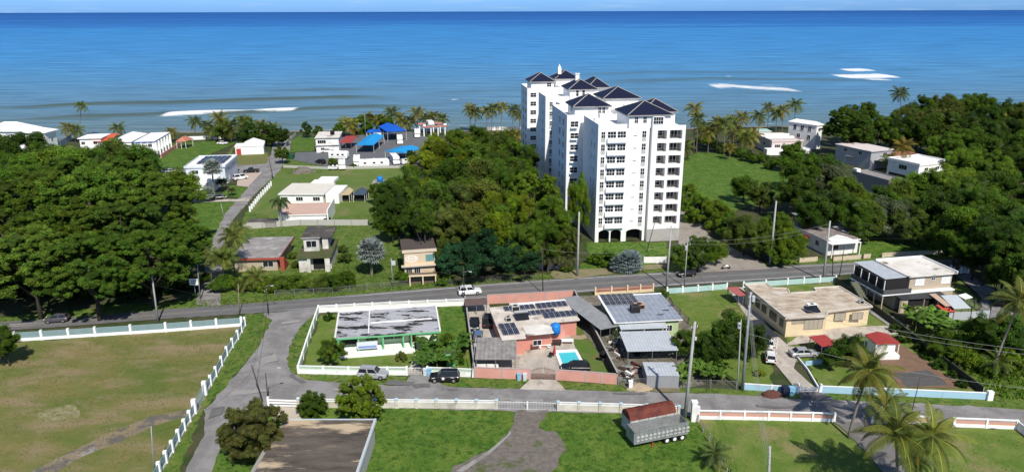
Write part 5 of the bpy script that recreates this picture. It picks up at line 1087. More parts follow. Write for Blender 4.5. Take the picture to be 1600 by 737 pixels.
e, f = house('yellow_building','two-storey pale yellow building with brown roof and painted emblem, half under trees',(628,391),(682,387.5),(629,374),6.5,yel,mat('dark_brown_roof',(.10,.08,.07),(.07,.055,.05),scale=.4),ov=.3,t=.7,fascia=mat('cream_band',(.68,.56,.42)),inset=(.25,.4,.3,.4))
W_ = f.W
window(e,'F',.80*W_,4.4,1.7,1.3,.25,mat('teal_frame',(.12,.36,.38)),pane=mat('teal_mural',(.10,.25,.26),(.2,.35,.3),scale=2)); MB().box(-.3,W_-.3,-.5,.247,2.75,3.05).build('ledge', mat('cream_band',(.68,.56,.42)), e)
for k in (.18,.42): window(e,'F',k*W_,1.7,1.2,1.2,.25,white,bars=2)
em = MB()          # painted emblem: a pale oval ring with three block letters
for i in range(20):
    a0, a1 = 2*math.pi*i/20, 2*math.pi*(i+1)/20
    em.add([(1.35*math.cos(a0),.0,.75*math.sin(a0)),(1.35*math.cos(a1),0,.75*math.sin(a1)),(1.15*math.cos(a1),0,.58*math.sin(a1)),(1.15*math.cos(a0),0,.58*math.sin(a0))],[(0,1,2,3)])
for x in (-.75,-.1,.5):
    em.add([(x,0,-.35),(x+.12,0,-.35),(x+.12,0,.35),(x,0,.35)],[(0,1,2,3)]).add([(x+.3,0,-.35),(x+.42,0,-.35),(x+.42,0,.35),(x+.3,0,.35)],[(0,1,2,3)]).add([(x+.12,0,.2),(x+.3,0,.2),(x+.3,0,.35),(x+.12,0,.35)],[(0,1,2,3)])
o = em.build('painted_emblem', white2, e); o.location = (.27*W_, .235, 4.4)
# bus shelter
f = Fr((640,447),(682,445),(641,442.5),0); e = thing('bus_shelter','open cream-framed concrete shelter beside the main road','bus shelter',f.o,f.rz); W_, D_ = f.W, f.D
for x in (0,W_/2-.1,W_-.25): MB().box(x,x+.25,0,.25,-.1,2.1).build('post', tan, e)
MB().box(-.1,W_+.1,-.05,.3,2.103,2.35).build('beam', tan, e); MB().box(-.1,W_+.1,.301,D_,2.2,2.3).build('roof', brownm, e); MB().box(0,W_,D_-.2,D_,-.1,2.19).build('back_wall', brownm, e)
# white houses along the beach road
e, f = house('white_house','wide white single-storey house with cream flat roof beside the beach road',(434,303),(506,303),(447,286),3.4,white2,mat('cream_roof',(.70,.66,.58),(.6,.55,.47),scale=.3),ov=.5,wins=[('F',.12,1.8,2.0,1.1,2),('F',.45,1.8,2.0,1.1,2),('F',.82,1.8,2.0,1.1,2)],group=None)
MB().box(f.W+.01,f.W+4,1.5,f.D-1,-.2,3.0).build('side_wing', white2, e); MB().box(f.W*.4,f.W*.85,f.D+.01,f.D+6,-.2,3.2).box(f.W*.55,f.W*.95,f.D+.5,f.D+7,3.2,4.0).build('rear_wing', white2, e)
e, f = house('garage_building','long low white outbuilding with salmon pink roof behind the royal palm',(437,336),(511,334),(440,318),3.0,white2,mat('salmon_roof',(.58,.40,.32),(.48,.33,.27),scale=.3),ov=.3,t=.3)
MB().box(-.3,.0,-.3,f.D,0,4.2).box(f.W,f.W+.3,-.3,f.D,0,4.2).build('end_wall', white2, e)
e, f = house('low_shed','low concrete shed with dark roof behind the grey wall',(384,347),(430,347),(385,341),1.6,conc,darkroof,ov=.1,t=.2)
e, f = house('white_house','white two-level house with black solar-covered roof by the beach road',(287,262),(352,260),(303,245),6.3,mat('pale_blue_white_wall',(.62,.67,.72),(.5,.55,.6)),white2,ov=.4,parapet=.4,wins=[('F',.25,4.6,2.0,1.2),('F',.7,4.6,2.0,1.2),('R',.3,4.5,1.5,1.2),('R',.7,4.5,1.5,1.2),('R',.3,1.5,1.5,1.2)])
panels(e, f, [(306,257),(350,255.5),(315,246)], 6, 3, 6.3); 
MB().box(1,f.W*.85,-9,-.0+.38,-.2,3.4).box(3,f.W*.7,-14,-9.01,-.2,3.0).box(1,f.W*.8,-9,-8.7,3.4,4.3).build('front_wing', white2, e)
for k in (.2,.45,.65): window(e,'F',k*f.W,1.7,1.5,1.2,-14 if k > .25 and k < .6 else -9,white2)
e, f = house('white_house','white low bungalow with hip roof and red door on the beachside lawn',(366,229),(412,227),(367,224),3.6,white2,white2,ov=.2,t=.3,doors=[('F',.13,1.8,2.6,mat('red_door',(.5,.06,.06)))]); MB().hip(3,f.W-.2,1,f.D+3,3.65,5.8).build('hip_roof', white2, e)
# white seaside villas on the far left
e, f = house('seaside_villa','large white hip-roofed villa at the left edge above the water',(-30,205),(36,205),(-20,198),9,white2,white2,ov=.8,hiproof=3,wins=[('F',.4,7,1.5,1.2),('F',.7,7,1.5,1.2)])
e, f = house('seaside_villa','tall white villa with small hip roof right of the largest villa',(33,207),(72,207),(38,202),8.5,white2,white2,ov=.9,hiproof=1.6,wins=[('F',.3,7,1.4,1),('F',.7,6.8,1.6,1.1),('F',.6,4,1.5,1.1),('F',.3,1.6,1.5,1.1),('R',.5,5,1.3,1.1)])
e, f = house('seaside_villa','white two-storey villa with orange-red side roof near the leaning palm',(120,216.5),(158,215.5),(128,210),6.6,white2,white2,ov=.6,hiproof=.8,wins=[('F',.2,4.6,1.3,1.1),('F',.7,4.6,1.3,1.1),('F',.25,1.7,1.4,1.1),('F',.75,1.7,1.4,1.1)])
MB().add([(f.W-3.5,-.1,5.2),(f.W+2.5,-.1,5.0),(f.W+3.0,f.D,6.6),(f.W-1.5,f.D,6.7)],[(0,1,2,3)]).build('red_roof', mat('orange_red_tiles',(.60,.12,.06),(.5,.1,.05)), e); MB().box(f.W-.55,f.W+2.4,.6,f.D-.5,-.1,4.9).build('side_wing', white2, e)
e, f = house('seaside_villa','white villa with broad sloping roof and dark framed porch',(169,222),(206,221),(172,210),4.6,white2,white2,ov=.5,hiproof=1.7,wins=[('F',.8,2.6,1.2,1.1)])
MB().box(f.W*.2,f.W*.7,-1.0,.45,3.0,3.25).build('porch_beam', brownm, e); MB().box(f.W*.25,f.W*.6,.3,.47,.3,2.4).build('porch_opening', rust, e)
e, f = house('seaside_villa','white villa with blue trim raised on columns above parking',(208,222),(241,221),(213,208),6.8,white2,white2,ov=.4,t=.35,fascia=mat('royal_blue_paint',(.07,.16,.5)),inset=(.4,.4,.4,.4),wins=[('F',.3,5.2,2,1.2,2),('F',.72,5.2,2,1.2,2)])
MB().box(.6,f.W*.9,.36,.395,.1,2.6).build('parking_opening', dark, e)
for k in (0,.33,.66,.97): MB().box(.4+k*(f.W-.9),.75+k*(f.W-.9),.0,.35,-.1,6.4).build('column', white2, e)
for k in range(6): MB().box(f.W-.39,f.W+.6,.4+k*(f.D-1)/5.5,.75+k*(f.D-1)/5.5,-.1,6.4).build('column', white2, e)
for k in range(5): window(e,'R',(1.2+k*(f.D-1)/5.5),4.8,1.2,1.4,f.W-.4,mat('royal_blue_paint',(.07,.16,.5))); window(e,'R',(1.2+k*(f.D-1)/5.5),1.6,1.2,1.6,f.W-.4,mat('royal_blue_paint',(.07,.16,.5)))
MB().box(f.W+1.5,f.W+1.8,0,f.D+8,0,1.6).build('side_wall', fpink, e)
hipcanopy('gazebo','small open gazebo with salmon tiled roof behind the beachside lawn',(274,221),(290,221),(276,216.5),3.2,1.6,mat('salmon_tiles',(.5,.2,.13),(.42,.17,.12)),cat='gazebo')
# RV lot buildings
e, f = house('two_storey_white_house','white two-storey house with stained roof beside the camper lot',(491,216),(530,215),(497,206),6.2,white,whroof,ov=.4,parapet=.0,wins=[('F',.28,4.6,3.2,1.3,3),('F',.3,1.6,1.4,1.1)],fascia=conc); MB().box(0,f.W,-.1,.39,3.0,3.2).build('band', conc, e); tank(519.5,210.5,6.2,.9,1.7,rubber,'black water tank on the stained roof beside the camper lot')
canopy('canopy','red roofed open shelter attached right of the white two-storey house',(530,223),(549,223),(533,215.5),3.0,redroof,.9)
skyb = mat('sky_blue_fabric',(.02,.30,.66),(.02,.24,.55),scale=.3); royb = mat('royal_blue_fabric',(.01,.12,.60),(.01,.09,.45),scale=.3)
gablecanopy('canopy_tent','large sky blue gable canopy in the middle of the camper lot',(556,226.5),(584,226.5),(560,212),3.6,1.2,skyb,cat='canopy tent')
gablecanopy('canopy_tent','low sky blue canopy over the campers at the front of the lot',(601,236),(634,239),(603,226.5),3.6,.8,skyb,cat='canopy tent')
gablecanopy('canopy_tent','royal blue canopy standing in front of the coconut palms',(605,206),(635,204),(612,196.5),4.6,1.6,royb,cat='canopy tent')
e, f = gablecanopy('blue_hut','tiny white hut with blue gable roof behind the camper lot',(584,206),(596,206),(586,202.5),3.0,1.2,royb,cat='hut'); MB().box(.3,f.W-.3,.3,f.D-.3,0,2.84).build('wall', white2, e)
hipcanopy('shelter','small grey roofed shelter beside the blue hut',(597,205.5),(608,205.5),(598,203),2.8,.5,greyflat,cat='shelter')
hipcanopy('shelter','dark navy roofed shelter left of the blue hut',(572,206.5),(584,206.5),(571,203),2.8,.7,royb,cat='shelter')
f = Fr((662,214),(697,212),(664,208),0); e = thing('pergola','white and terracotta beam pergola beyond the campers','pergola',f.o,f.rz)
for i in range(4):
    for j in (0,1): MB().box(i*f.W/3.2,i*f.W/3.2+.5,j*f.D*.9,j*f.D*.9+.5,-.1,4.2).build('column', white2, e)
MB().box(-.5,f.W+.5,-.3,.7,4.203,4.9).box(-.5,f.W+.5,f.D*.85,f.D+.4,4.203,4.9).build('beam', mat('terracotta_beam',(.50,.24,.20)), e); MB().box(f.W*.3,f.W*.55,f.D*.3,f.D*.8,4.91,6.4).box(0,1.2,0,.6,4.91,5.6).box(f.W-1,f.W+.4,0,.6,4.91,5.6).build('merlon', white2, e)
for q, m, l in ((((533,304),(546,304),(535,297)),mat('beige_cloth',(.6,.47,.28)),'beige gable tent on the lawn left of the dark one'),(((551,304),(570,304),(553,297)),mat('slate_cloth',(.07,.10,.15)),'slate grey gable tent on the lawn right of the beige one')):
    e, f = gablecanopy('tent',l,*q,2.4,1.0,m,cat='tent'); MB().box(.15,f.W-.15,1.4,f.D-.2,0,2.2).build('inner_wall', dark, e)
e, f = house('pump_house','small beige block hut carrying a blue tank at the edge of the wood',(581,287),(602,286.5),(583,281),3.2,tan2,greyflat,ov=.5,t=.2); tank(594,283.5,3.2,.95,1.7,blueplas,'blue water tank on the small block hut at the wood edge')
# right side buildings
e, f = house('seaside_hall','long low pale pink building with stepped flat roof behind the palms',(1206,221),(1256,220),(1188,209.5),5.0,mat('pale_pink_wall',(.66,.56,.53),(.55,.47,.45)),mat('pinkish_flat_roof',(.62,.55,.53),(.5,.44,.43)),ov=.3,parapet=.5,wins=[('F',.2,3,2.2,1.2,2),('F',.6,3,2.2,1.2,2),('L',.4,3,1.8,1.2)]); MB().box(.5,f.W-.5,f.D*.4,f.D*.5,5.01,5.6).box(.5,f.W-.5,f.D*.65,f.D*.75,5.01,5.9).box(-3,f.W+2,-3,.29,-.1,2.4).build('roof_step', white2, e)
e, f = house('seaside_house','white three-storey house with low barrel roof near the shore',(1277,196),(1288,194.5),(1247,187.5),10,white2,white2,ov=.4,hiproof=1.2,wins=[('F',.5,8,1.4,1.3),('L',.25,8,1.5,2),('L',.5,8,1.5,2),('L',.75,8,1.5,2),('L',.25,4.5,1.5,2),('L',.6,4.5,1.5,2)])
e, f = house('seaside_house','pale low house with mint roof slab behind the beach palms',(1186,205),(1206,205),(1184,201),4.5,white2,mat('mint_slab',(.3,.55,.48),(.6,.62,.6)),ov=.3)
e, f = house('clinic_building','white-roofed grey building with red band between the large trees',(1362,237),(1400,233.5),(1336,222),6.6,mat('pale_grey_wall',(.42,.43,.46),(.32,.33,.36)),mat('white_red_roof',(.68,.62,.60),(.6,.52,.5),c3=(.42,.14,.10),t3=.62,s3=.08),ov=.4,wins=[('L',.3,5.2,1.5,1.1),('L',.7,5.2,1.5,1.1),('F',.6,5.2,1.8,1.1)])
canopy('lean_to','long grey flat lean-to roof left of the red-banded building',(1400,256),(1412,253),(1340,239),3.2,greyflat,.1,cat='lean-to')
canopy('rust_roof','rust red roof strip behind the white terraced house',(1395,244),(1441,242.5),(1396,237),5.0,mat('rust_red_roof',(.36,.15,.10),(.28,.12,.09)),.2,cat='roof')
e, f = house('terraced_house','white two-storey house with flat white roof below the coconut palm',(1437,258.5),(1487,253),(1412,245),6.8,white2,white2,ov=.3,parapet=.5,wins=[('F',.25,5.2,1.6,1.0),('F',.6,5.2,1.6,1.0),('F',.3,1.8,1.6,1.2),('F',.75,1.8,1.6,1.2),('L',.5,5,3.0,1.4,2)]); MB().box(-.5,f.W*.9,-2.5,.28,2.9,4.2).build('balcony', white2, e); MB().box(.2,.28,f.D*.1,f.D*.9,.2,2.5).build('opening', dark, e)
e, f = house('grey_house','weathered grey box house with stained flat roof among the trees',(1389,283.5),(1415,281),(1352,266.5),5.0,mat('dull_grey_wall',(.30,.30,.32),(.2,.2,.22)),greyflat,ov=.1,t=.15,parapet=.4); MB().box(.0,1.6,f.D-1.8,f.D,5.01,6.2).build('stair_box', white2, e)  # walls in one mottled dull grey
e, f = house('edge_house','white house with brown hip roof at the right edge of the view',(1584,290),(1640,294),(1572,279),4.0,white2,mat('brown_thatch',(.22,.17,.13),(.15,.11,.09)),ov=.6,hiproof=1.5,wins=[('F',.2,2.2,1.2,1.0)])
e, f = house('small_shed','small open shed with pale blue-grey roof beside the road trees',(1257,342),(1288,340),(1249,332),3.4,conc,paleroof,ov=.6,t=.12)
e, f = house('old_white_house','old white house with blotchy grey roof and gabled porch by the main road',(1293,377),(1345,373),(1256,346),3.6,white,mat('blotchy_roof',(.30,.26,.24),(.17,.14,.13),scale=.6,amt=1,c3=(.5,.48,.46),t3=.6),ov=.3,wins=[('L',.25,2,1.4,1.2),('L',.6,2,1.4,1.2),('F',.3,1.9,1.2,1.1)]); g0 = f
MB().add([(0,-1.8,3.3),(f.W*.45,-1.8,4.4),(f.W*.9,-1.8,3.3),(0,2,3.3),(f.W*.45,2,4.4),(f.W*.9,2,3.3)],[(0,1,4,3),(1,2,5,4),(0,2,1)]).box(.2,.4,-1.7,-1.5,-.1,3.29).box(f.W*.85,f.W*.85+.2,-1.7,-1.5,-.1,3.29).build('porch', white2, e)
canopy('patio_roof','pale grey sheet roof covering the right rear of the old white house',(1325,364),(1347,361),(1300,351),3.9,paleroof,.2,cat='canopy')
canopy('red_awning','small red awning at the left wall of the old white house',(1259,372),(1274,370),(1262,365),2.4,redroof,.2,cat='awning')
# white shack wall under the trees near the tower
f = Fr((842,421),(884,419),(843,409),0); e = thing('roadside_shack','low white and grey roadside shack under drooping palms','shack',f.o,f.rz); MB().box(0,f.W,0,f.D*.3,-.1,2.4).build('wall', mat('patchy_white',(.6,.6,.6),(.25,.25,.25),scale=1.2,amt=1), e)
MB().box(-.3,f.W+.3,-.3,f.D*.4,2.403,2.55).build('roof', greyflat, e); MB().box(f.W*.2,f.W*.35,-.03,-.003,0,2).build('door', dark, e); MB().box(f.W*.55,f.W*.7,-.03,-.003,0.8,1.9).build('window', dark, e)
# ============================================================ FENCES AND WALLS
slatg = mat('blue_grey_slats', (.28,.40,.42), (.22,.32,.34), scale=.8); palew = mat('weathered_white_wall', (.66,.62,.54), (.45,.42,.35), scale=.5, amt=.9, c3=(.3,.28,.24), t3=.63)
skyw = mat('pale_blue_wall', (.38,.58,.70), (.30,.48,.60), scale=.5); tealw = mat('pale_teal_wall', (.42,.60,.58), (.33,.5,.48), scale=.5); mintw = mat('mint_white_rail', (.60,.74,.62), (.5,.65,.52))
fence('white wall with blue-grey slats and square posts between field and main road', [(24,533),(150,525),(260,518),(378,509)], 1.7, 5.0, (.55,white2), ('rails',slatg,6), (.38,white2,.15))
fence('white-posted slat fence running down between field and side road, upper run', [(383,509),(372,530),(355,556),(338,588),(321,616)], 1.6, 3.0, (.35,white2), ('rails',slatg,5), (.34,white2,.2))
fence('blue-grey slatted sliding gate in the field fence', [(321,616),(305,645)], 1.9, 8, None, ('bars',slatg), (.55,white2,.35), name='gate', cat='gate')
fence('white-posted slat fence beside the side road, lower run at the bottom left', [(305,645),(289,672),(270,706),(250,740),(235,765)], 1.6, 3.0, (.3,white2), ('rails',slatg,5), (.38,white2,.2))
fence('low white wall with pale rails in front of the green-trimmed house', [(466.5,583),(545,585),(636,585.5)], 1.35, 3.6, (.75,white2), ('rails',mintw,2), (.28,white2,.12), cap=white2)
fence('white barred gate between the wall sections of the green-trimmed house', [(636,585.5),(668,585.5)], 1.3, 8, None, ('bars',white2), (.3,white2,.25), name='gate', cat='gate')
fence('short low white wall right of the gate behind the black off-roader', [(668,585.5),(739,588.5)], 1.35, 3.6, (.75,white2), ('rails',mintw,2), (.28,white2,.12), cap=white2)
fence('mint-capped white wall along the left side of the green-trimmed house', [(466.5,583),(480,541),(498,488)], 1.3, 4, (1.0,mat('pale_mint_wall',(.62,.76,.62),(.5,.64,.5))), ('rails',mintw,1), (.26,white2,.1), cap=white2)
fence('white wall with open rails between the green-trimmed house and main road', [(498,488),(610,482),(726,477)], 1.35, 3.6, (.7,white2), ('rails',white2,2), (.28,white2,.2), cap=white2)
darkcap = mat('dark_brown_wall', (.09,.06,.055), (.06,.045,.04))
fence('coral pink wall in front of the corrugated carport', [(742,589),(785,591),(828,592)], 1.75, 3.2, (1.75,fpink), None, (.22,mat('pink_grey_post',(.45,.38,.36)),.1), cap=mat('pinkish_cap',(.45,.38,.36)), name='wall', cat='wall')
fence('coral pink wall in front of the pool and parked wagon', [(869,593),(915,596),(964,600)], 1.75, 3.2, (1.75,fpink), None, (.22,mat('pink_grey_post',(.45,.38,.36)),.1), cap=mat('pinkish_cap',(.45,.38,.36)), name='wall', cat='wall')
fence('coral pink wall between the pink house and the main road', [(762,474.5),(830,471),(896,467)], 1.9, 3.2, (1.9,fpink), None, (.2,mat('pink_grey_post',(.45,.38,.36)),.05), cap=mat('pinkish_cap',(.45,.38,.36)), name='wall', cat='wall')
fence('dark brown side wall dividing the pink house lot from the metal-roofed house', [(964,600),(930,532),(897,467)], 2.0, 4.5, (2.0,darkcap), None, (.2,darkcap,.02), cap=mat('grey_cap',(.40,.38,.37)), name='wall', cat='wall')
fence('pale side wall left of the pink house driveway', [(742,589),(735,535),(727,474)], 1.6, 4.5, (1.6,conc), None, (.2,conc,.02), cap=mat('grey_cap',(.40,.38,.37)), name='wall', cat='wall')
# arched brown gate
g = thing('gate','brown wrought-iron driveway gate with arched top at the pink house','gate',at(828,592),math.atan2((at(869,593)-at(828,592)).y,(at(869,593)-at(828,592)).x)); GW = (at(869,593)-at(828,592)).length
for s in (0,1):
    mb = MB(); x0, x1 = .1+s*GW/2, GW/2-.03+s*(GW/2-.1)
    for i in range(18):
        a, b = x0+(x1-x0)*i/18, x0+(x1-x0)*(i+1)/18; za = 1.5+.5*math.sin(math.pi*a/GW); zb = 1.5+.5*math.sin(math.pi*b/GW)
        mb.add([(a,0,za-.08),(b,0,zb-.08),(b,0,zb),(a,0,za),(a,.05,za-.08),(b,.05,zb-.08),(b,.05,zb),(a,.05,za)],[(0,1,2,3),(7,6,5,4),(3,2,6,7),(0,4,5,1)]); mb.box(a,a+.05,.01,.04,.1,za-.08); mb.box(a+.08,a+.22,.015,.035,.35+.25*(i%3),.6+.25*(i%3))
    mb.box(x0,x1,0,.05,.1,.18).box(x0,x1,0.005,.045,.75,.82); mb.build('leaf', mat('bronze_brown',(.24,.15,.12),(.17,.11,.09)), g)
bluecap = mat('pale_blue_cap',(.45,.66,.74))
fence('white barred gate at the left end of the foreground wall', [(420,634.5),(467,636)], 1.3, 9, None, ('rails',white2,3), (.25,white2,.3), name='gate', cat='gate')
fence('weathered white foreground wall with blue-capped posts left of the wide gate', [(467,636),(620,637),(776,638.5)], 1.35, 3.05, (.85,palew), ('rails',white,1), (.36,palew,.1), cap=white, postcap=bluecap)
fence('wide white barred double gate in the foreground wall', [(776,638.5),(824,639.5),(872,641)], 1.25, 3.6, None, ('bars',white), (.2,white,.1), name='gate', cat='gate')
fence('weathered white foreground wall with blue-capped posts right of the wide gate', [(872,641),(970,644),(1010,645.5),(1060,648)], 1.35, 3.05, (.85,palew), ('rails',white,1), (.36,palew,.1), cap=white, postcap=bluecap)
coral = mat('coral_panel', (.62,.34,.27), (.52,.28,.22))
fence('white wall with coral panels beside the road, long left section', [(1087,654),(1200,656),(1303,658.5)], 1.35, 3.1, (.55,white2), ('frame',coral), (.26,white2,.1), cap=white2)
fence('white wall with coral panels, short middle section behind the palms', [(1362,660.5),(1412,661.5),(1449,663.5)], 1.3, 3.1, (.5,white2), ('frame',coral), (.26,white2,.1), cap=white2)
fence('white wall with coral panels, right section near the corner', [(1489,666),(1540,668),(1587,670)], 1.35, 3.1, (.55,white2), ('frame',coral), (.26,white2,.1), cap=white2)
fence('pale grey wall slanting off from the right coral-panel section', [(1588,670),(1625,700)], 1.3, 4, (1.3,white), None, (.2,white,.05), name='wall', cat='wall')
g = thing('gate_pillar','tall white pillar at the left end of the coral-panel wall','pillar',at(1083,657)); MB().box(-.35,.35,-.35,.35,-.1,3.0).box(.42,.8,-.2,.2,-.1,2.3).build('shaft', white, g); MB().box(-.42,.42,-.42,.42,3.003,3.15).build('cap', white2, g)
fence('pale blue front wall of the cream house left of its gate', [(1160,608),(1205,611),(1247,614)], 1.0, 4, (1.0,skyw), None, (.25,white2,.12), cap=white2, name='wall', cat='wall')
fence('low white driveway gate of the cream house', [(1248,612),(1281,612.5)], .9, 9, None, ('rails',white,3), (.4,white2,.5), name='gate', cat='gate')
fence('long pale blue front wall of the cream house right of its gate', [(1282,613),(1400,617.5),(1545,624)], 1.1, 6.0, (1.1,skyw), None, (.2,skyw,.0), cap=white2, name='wall', cat='wall')
g = thing('gate_pillar','white end pillar of the long pale blue wall at its right end','pillar',at(1545,624.5)); MB().box(-.4,.4,-.3,.3,-.1,1.5).build('shaft', white2, g)
fence('pale teal rear wall of the mown lot beside the main road', [(1042,458.5),(1090,455),(1135,451)], 1.1, 4.2, (1.1,tealw), None, (.3,white2,.35), name='wall', cat='wall')
fence('chain gate between the two teal wall sections', [(1135,451),(1161,449)], 1.4, 9, None, ('chain',CHAIN), (.2,galv,.2), name='gate', cat='gate')
fence('long pale teal rear wall of the cream house beside the main road', [(1161,449),(1230,444.5),(1305,439.5)], 1.1, 4.2, (1.1,tealw), None, (.3,white2,.35), name='wall', cat='wall')
fence('terracotta slatted wall behind the metal-roofed house', [(930,461),(980,458),(1020,455)], 1.5, 3.2, (.6,tan), ('rails',mat('terracotta_slats',(.42,.17,.11)),3), (.3,tan,.25), name='wall', cat='wall')
fence('pipe-topped chain fence between metal-roofed house and mown lot', [(1031,458),(1050,480),(1075,506),(1100,530)], 1.3, 4, None, ('chain',CHAIN), (.1,mat('dark_post',(.08,.08,.08)),.05))
fence('chain-link fence in front of the metal shed and yard', [(966,602),(1010,605),(1062,606)], 1.5, 2.8, None, ('chain',CHAIN), (.08,galv,.08))
fence('chain-link fence in front of the banana thicket', [(1064,606),(1110,607),(1150,609)], 1.5, 3.2, None, ('chain',CHAIN), (.08,galv,.08))
fence('pale kerb wall along the right side of the cream house driveway', [(1281,612),(1262,580),(1246,560)], .45, 6, (.45,white2), None, (.1,white2,0), name='wall', cat='wall')
fence('pale blue planter wall beside the silver sedan', [(1258,571),(1285,568)], .8, 6, (.8,skyw), None, (.1,skyw,0), name='wall', cat='wall')
fence('dark clipped boundary wall between dirt yard and banana garden', [(1305,443),(1350,475),(1400,512),(1450,552),(1500,590),(1535,617)], 1.4, 6, (1.4,mat('mossy_wall',(.07,.07,.045),(.045,.05,.03))), None, (.1,conc,0), name='wall', cat='wall')
fence('grey panel fence below the shade sails', [(1480,500),(1515,499),(1545,497)], 1.6, 5, None, ('solid',mat('pale_grey_panel',(.45,.47,.5),(.36,.38,.4))), (.15,mat('dark_post',(.08,.08,.08)),.9))
fence('grey panel fence climbing back beside the curved drive', [(1545,497),(1522,481),(1505,470)], 1.4, 5, None, ('bars',metal), (.12,mat('dark_post',(.08,.08,.08)),.4))
fence('white gate wall at the rear corner of the two-storey house', [(1484,428),(1500,427),(1512,426.5)], 1.6, 9, None, ('solid',mat('pale_gate',(.5,.5,.48))), (.3,white2,.5), name='gate', cat='gate')
cream = mat('cream_wall', (.62,.52,.38), (.52,.43,.32))
for pts, l in (([(1249,410),(1276,408)],'short cream block wall left of the old white house'),([(1302,408),(1344,404.5)],'cream block wall in front of the gabled porch'),([(1349,404),(1359,403)],'tiny cream wall piece right of the gabled porch'),([(1378,402),(1430,399),(1500,395),(1530,393)],'long cream wall under the dark roadside trees')):
    fence(l, pts, 1.0, 3.0, (1.0,cream), None, (.2,cream,.12), cap=cream, name='wall', cat='wall')
fence('white block wall beside the silver fan palm near the tower', [(1006,411),(1040,410.5)], 1.5, 4, (1.5,white), None, (.2,white,.1), name='wall', cat='wall')
fence('rusty chain fence along the far verge under the spreading tree', [(686,447),(760,441),(840,437)], 1.5, 4, None, ('chain',CHAIN), (.07,mat('rusty_post',(.2,.12,.08)),.05))
fence('thin chain fence in front of the silver fan palm and bus shelter', [(430,463),(520,458),(600,450),(640,447)], 1.3, 4, None, ('chain',CHAIN), (.07,galv,.05))
fence('grey concrete block wall behind the ruined house', [(380,358),(470,352),(576,352)], 1.6, 5, (1.6,mat('pale_block',(.46,.45,.42),(.36,.35,.32))), None, (.2,conc,.05), name='wall', cat='wall')
fence('white baluster fence beside the beach road, in front of the white house', [(391,331),(405,312),(424,291)], 1.5, 3, (.4,white2), ('bars',white2), (.35,white2,.2))
fence('pale lot wall running along the front of the camper lot', [(443,262),(520,265),(650,262)], 1.0, 8, (1.0,mat('pale_block',(.46,.45,.42))), None, (.1,conc,0), name='wall', cat='wall')
fence('grey wall beside the beach lane near the water', [(443,235),(452,222),(462,212)], 1.3, 5, (1.3,mat('pale_block',(.46,.45,.42))), None, (.15,conc,.1), name='wall', cat='wall')
fence('white seawall beyond the wood left of the tower', [(760,203),(815,202)], 1.4, 10, (1.4,white2), None, (.2,white2,0), name='wall', cat='wall')
fence('low white beach wall behind the bright lawn', [(290,219),(352,217)], 1.6, 8, (1.6,white2), None, (.2,white2,.1), name='wall', cat='wall')
fence('long pale grey boundary wall sloping to the water at the left villas', [(72,240),(95,229),(112,219)], 2.6, 8, (2.6,mat('blueish_wall',(.42,.47,.48),(.34,.39,.4))), None, (.2,conc,.1), name='wall', cat='wall')
fence('low stone edging wall beside the bright seaside lawn', [(228,262),(245,243),(262,226)], 1.0, 6, (1.0,mat('tan_stone',(.34,.27,.2),(.22,.18,.14))), None, (.2,conc,.05), name='wall', cat='wall')
fence('bare metal fence across the lawn below the trailers', [(1090,660),(1108,690),(1128,725),(1135,745)], 1.3, 3, None, ('chain',CHAIN), (.08,galv,.05))
# ============================================================ VEHICLES
car(734,460,760,458,'suv','white','white sports utility car driving on the main road',name='car',z=.15)
car(90,503,60,505.2,'hatch','grey','dark grey hatchback on the main road beside the slatted wall',name='car',z=.15)
car(1072,432,1045,434,'hatch','black','black hatchback on the main road near the tower driveway',name='car',z=.15)
car(583,590,620,592,'suv','silver','silver off-roader with open look parked behind the round tree',z=.1)
so_ = car(695,595,660,595,'suv','black','black off-roader with white star decal parked by the gate',z=.1)
st = []
for i in range(10): a = math.pi/2+i*math.pi/5; r_ = .34 if i % 2 == 0 else .14; st.append((.15+r_*math.cos(a), .965 , .78+r_*math.sin(a)))
MB().add(st+[(.15,.966,.78)], [(i,(i+1)%10,10) for i in range(10)]).build('star_decal', white2, so_)
MB().add([(-1.6,.962,.95),(-1.0,.962,1.02),(-1.0,.962,.94),(-1.5,.962,.88)],[(0,1,2,3)]).add([(1.4,.955,.93),(1.9,.935,.86),(1.9,.935,.76),(1.4,.955,.85)],[(0,1,2,3)]).build('stripe_decal', white2, so_)
car(741.5,511,741,540,'sedan','black','black car parked deepest on the pink house driveway, left side',z=.1); car(763,506,763,480,'pickup','black','black pickup truck parked right of the black car at the pink house',z=.1)
car(747,530,747,520,'hatch','blue','blue-grey car half under the corrugated carport edge',z=.1)
car(899,580,860,579.5,'wagon','black','black station wagon parked between pool and pink wall',z=.1)
car(1255,557,1290,556,'sedan','silver','silver sedan parked across the cream house driveway',z=.12); car(1203,563,1199,535,'hatch','white','white car parked at the left edge of the cream house driveway',z=.12)
car(1200,541,1196,520,'sedan','white','white car partly under the dark carport of the cream house',z=.12); car(1556,474,1546,457,'suv','black','dark car parked in tree shade on the curved drive',z=.12)
car(1292,549,1312,547,'hatch','navy','dark car under the red patio roof behind the tree',z=.12)
car(393,270,360,271,'pickup','black','black pickup parked outside the white solar-roofed house',z=.12); car(345,289,360,287,'suv','white','white car parked in front of the white solar-roofed house',z=.12)
car(344,312,370,310,'hatch','black','black car with red tail parked on the lane below the white house',z=.12); car(501,256,480,252,'suv','black','black car parked on the grass beside the camper lot',z=.1)
car(512,239,480,240,'pickup','white','white pickup truck parked below the two-storey white house',z=.12); car(348,226,371,226,'sedan','white','white car beside the red-doored bungalow',z=.1)
car(258,270,290,269,'hatch','blue','blue car parked on the lane behind the wide tree',z=.12); car(268,270.5,290,269.5,'hatch','silver','silver car parked right of the blue car on the lane',z=.12)
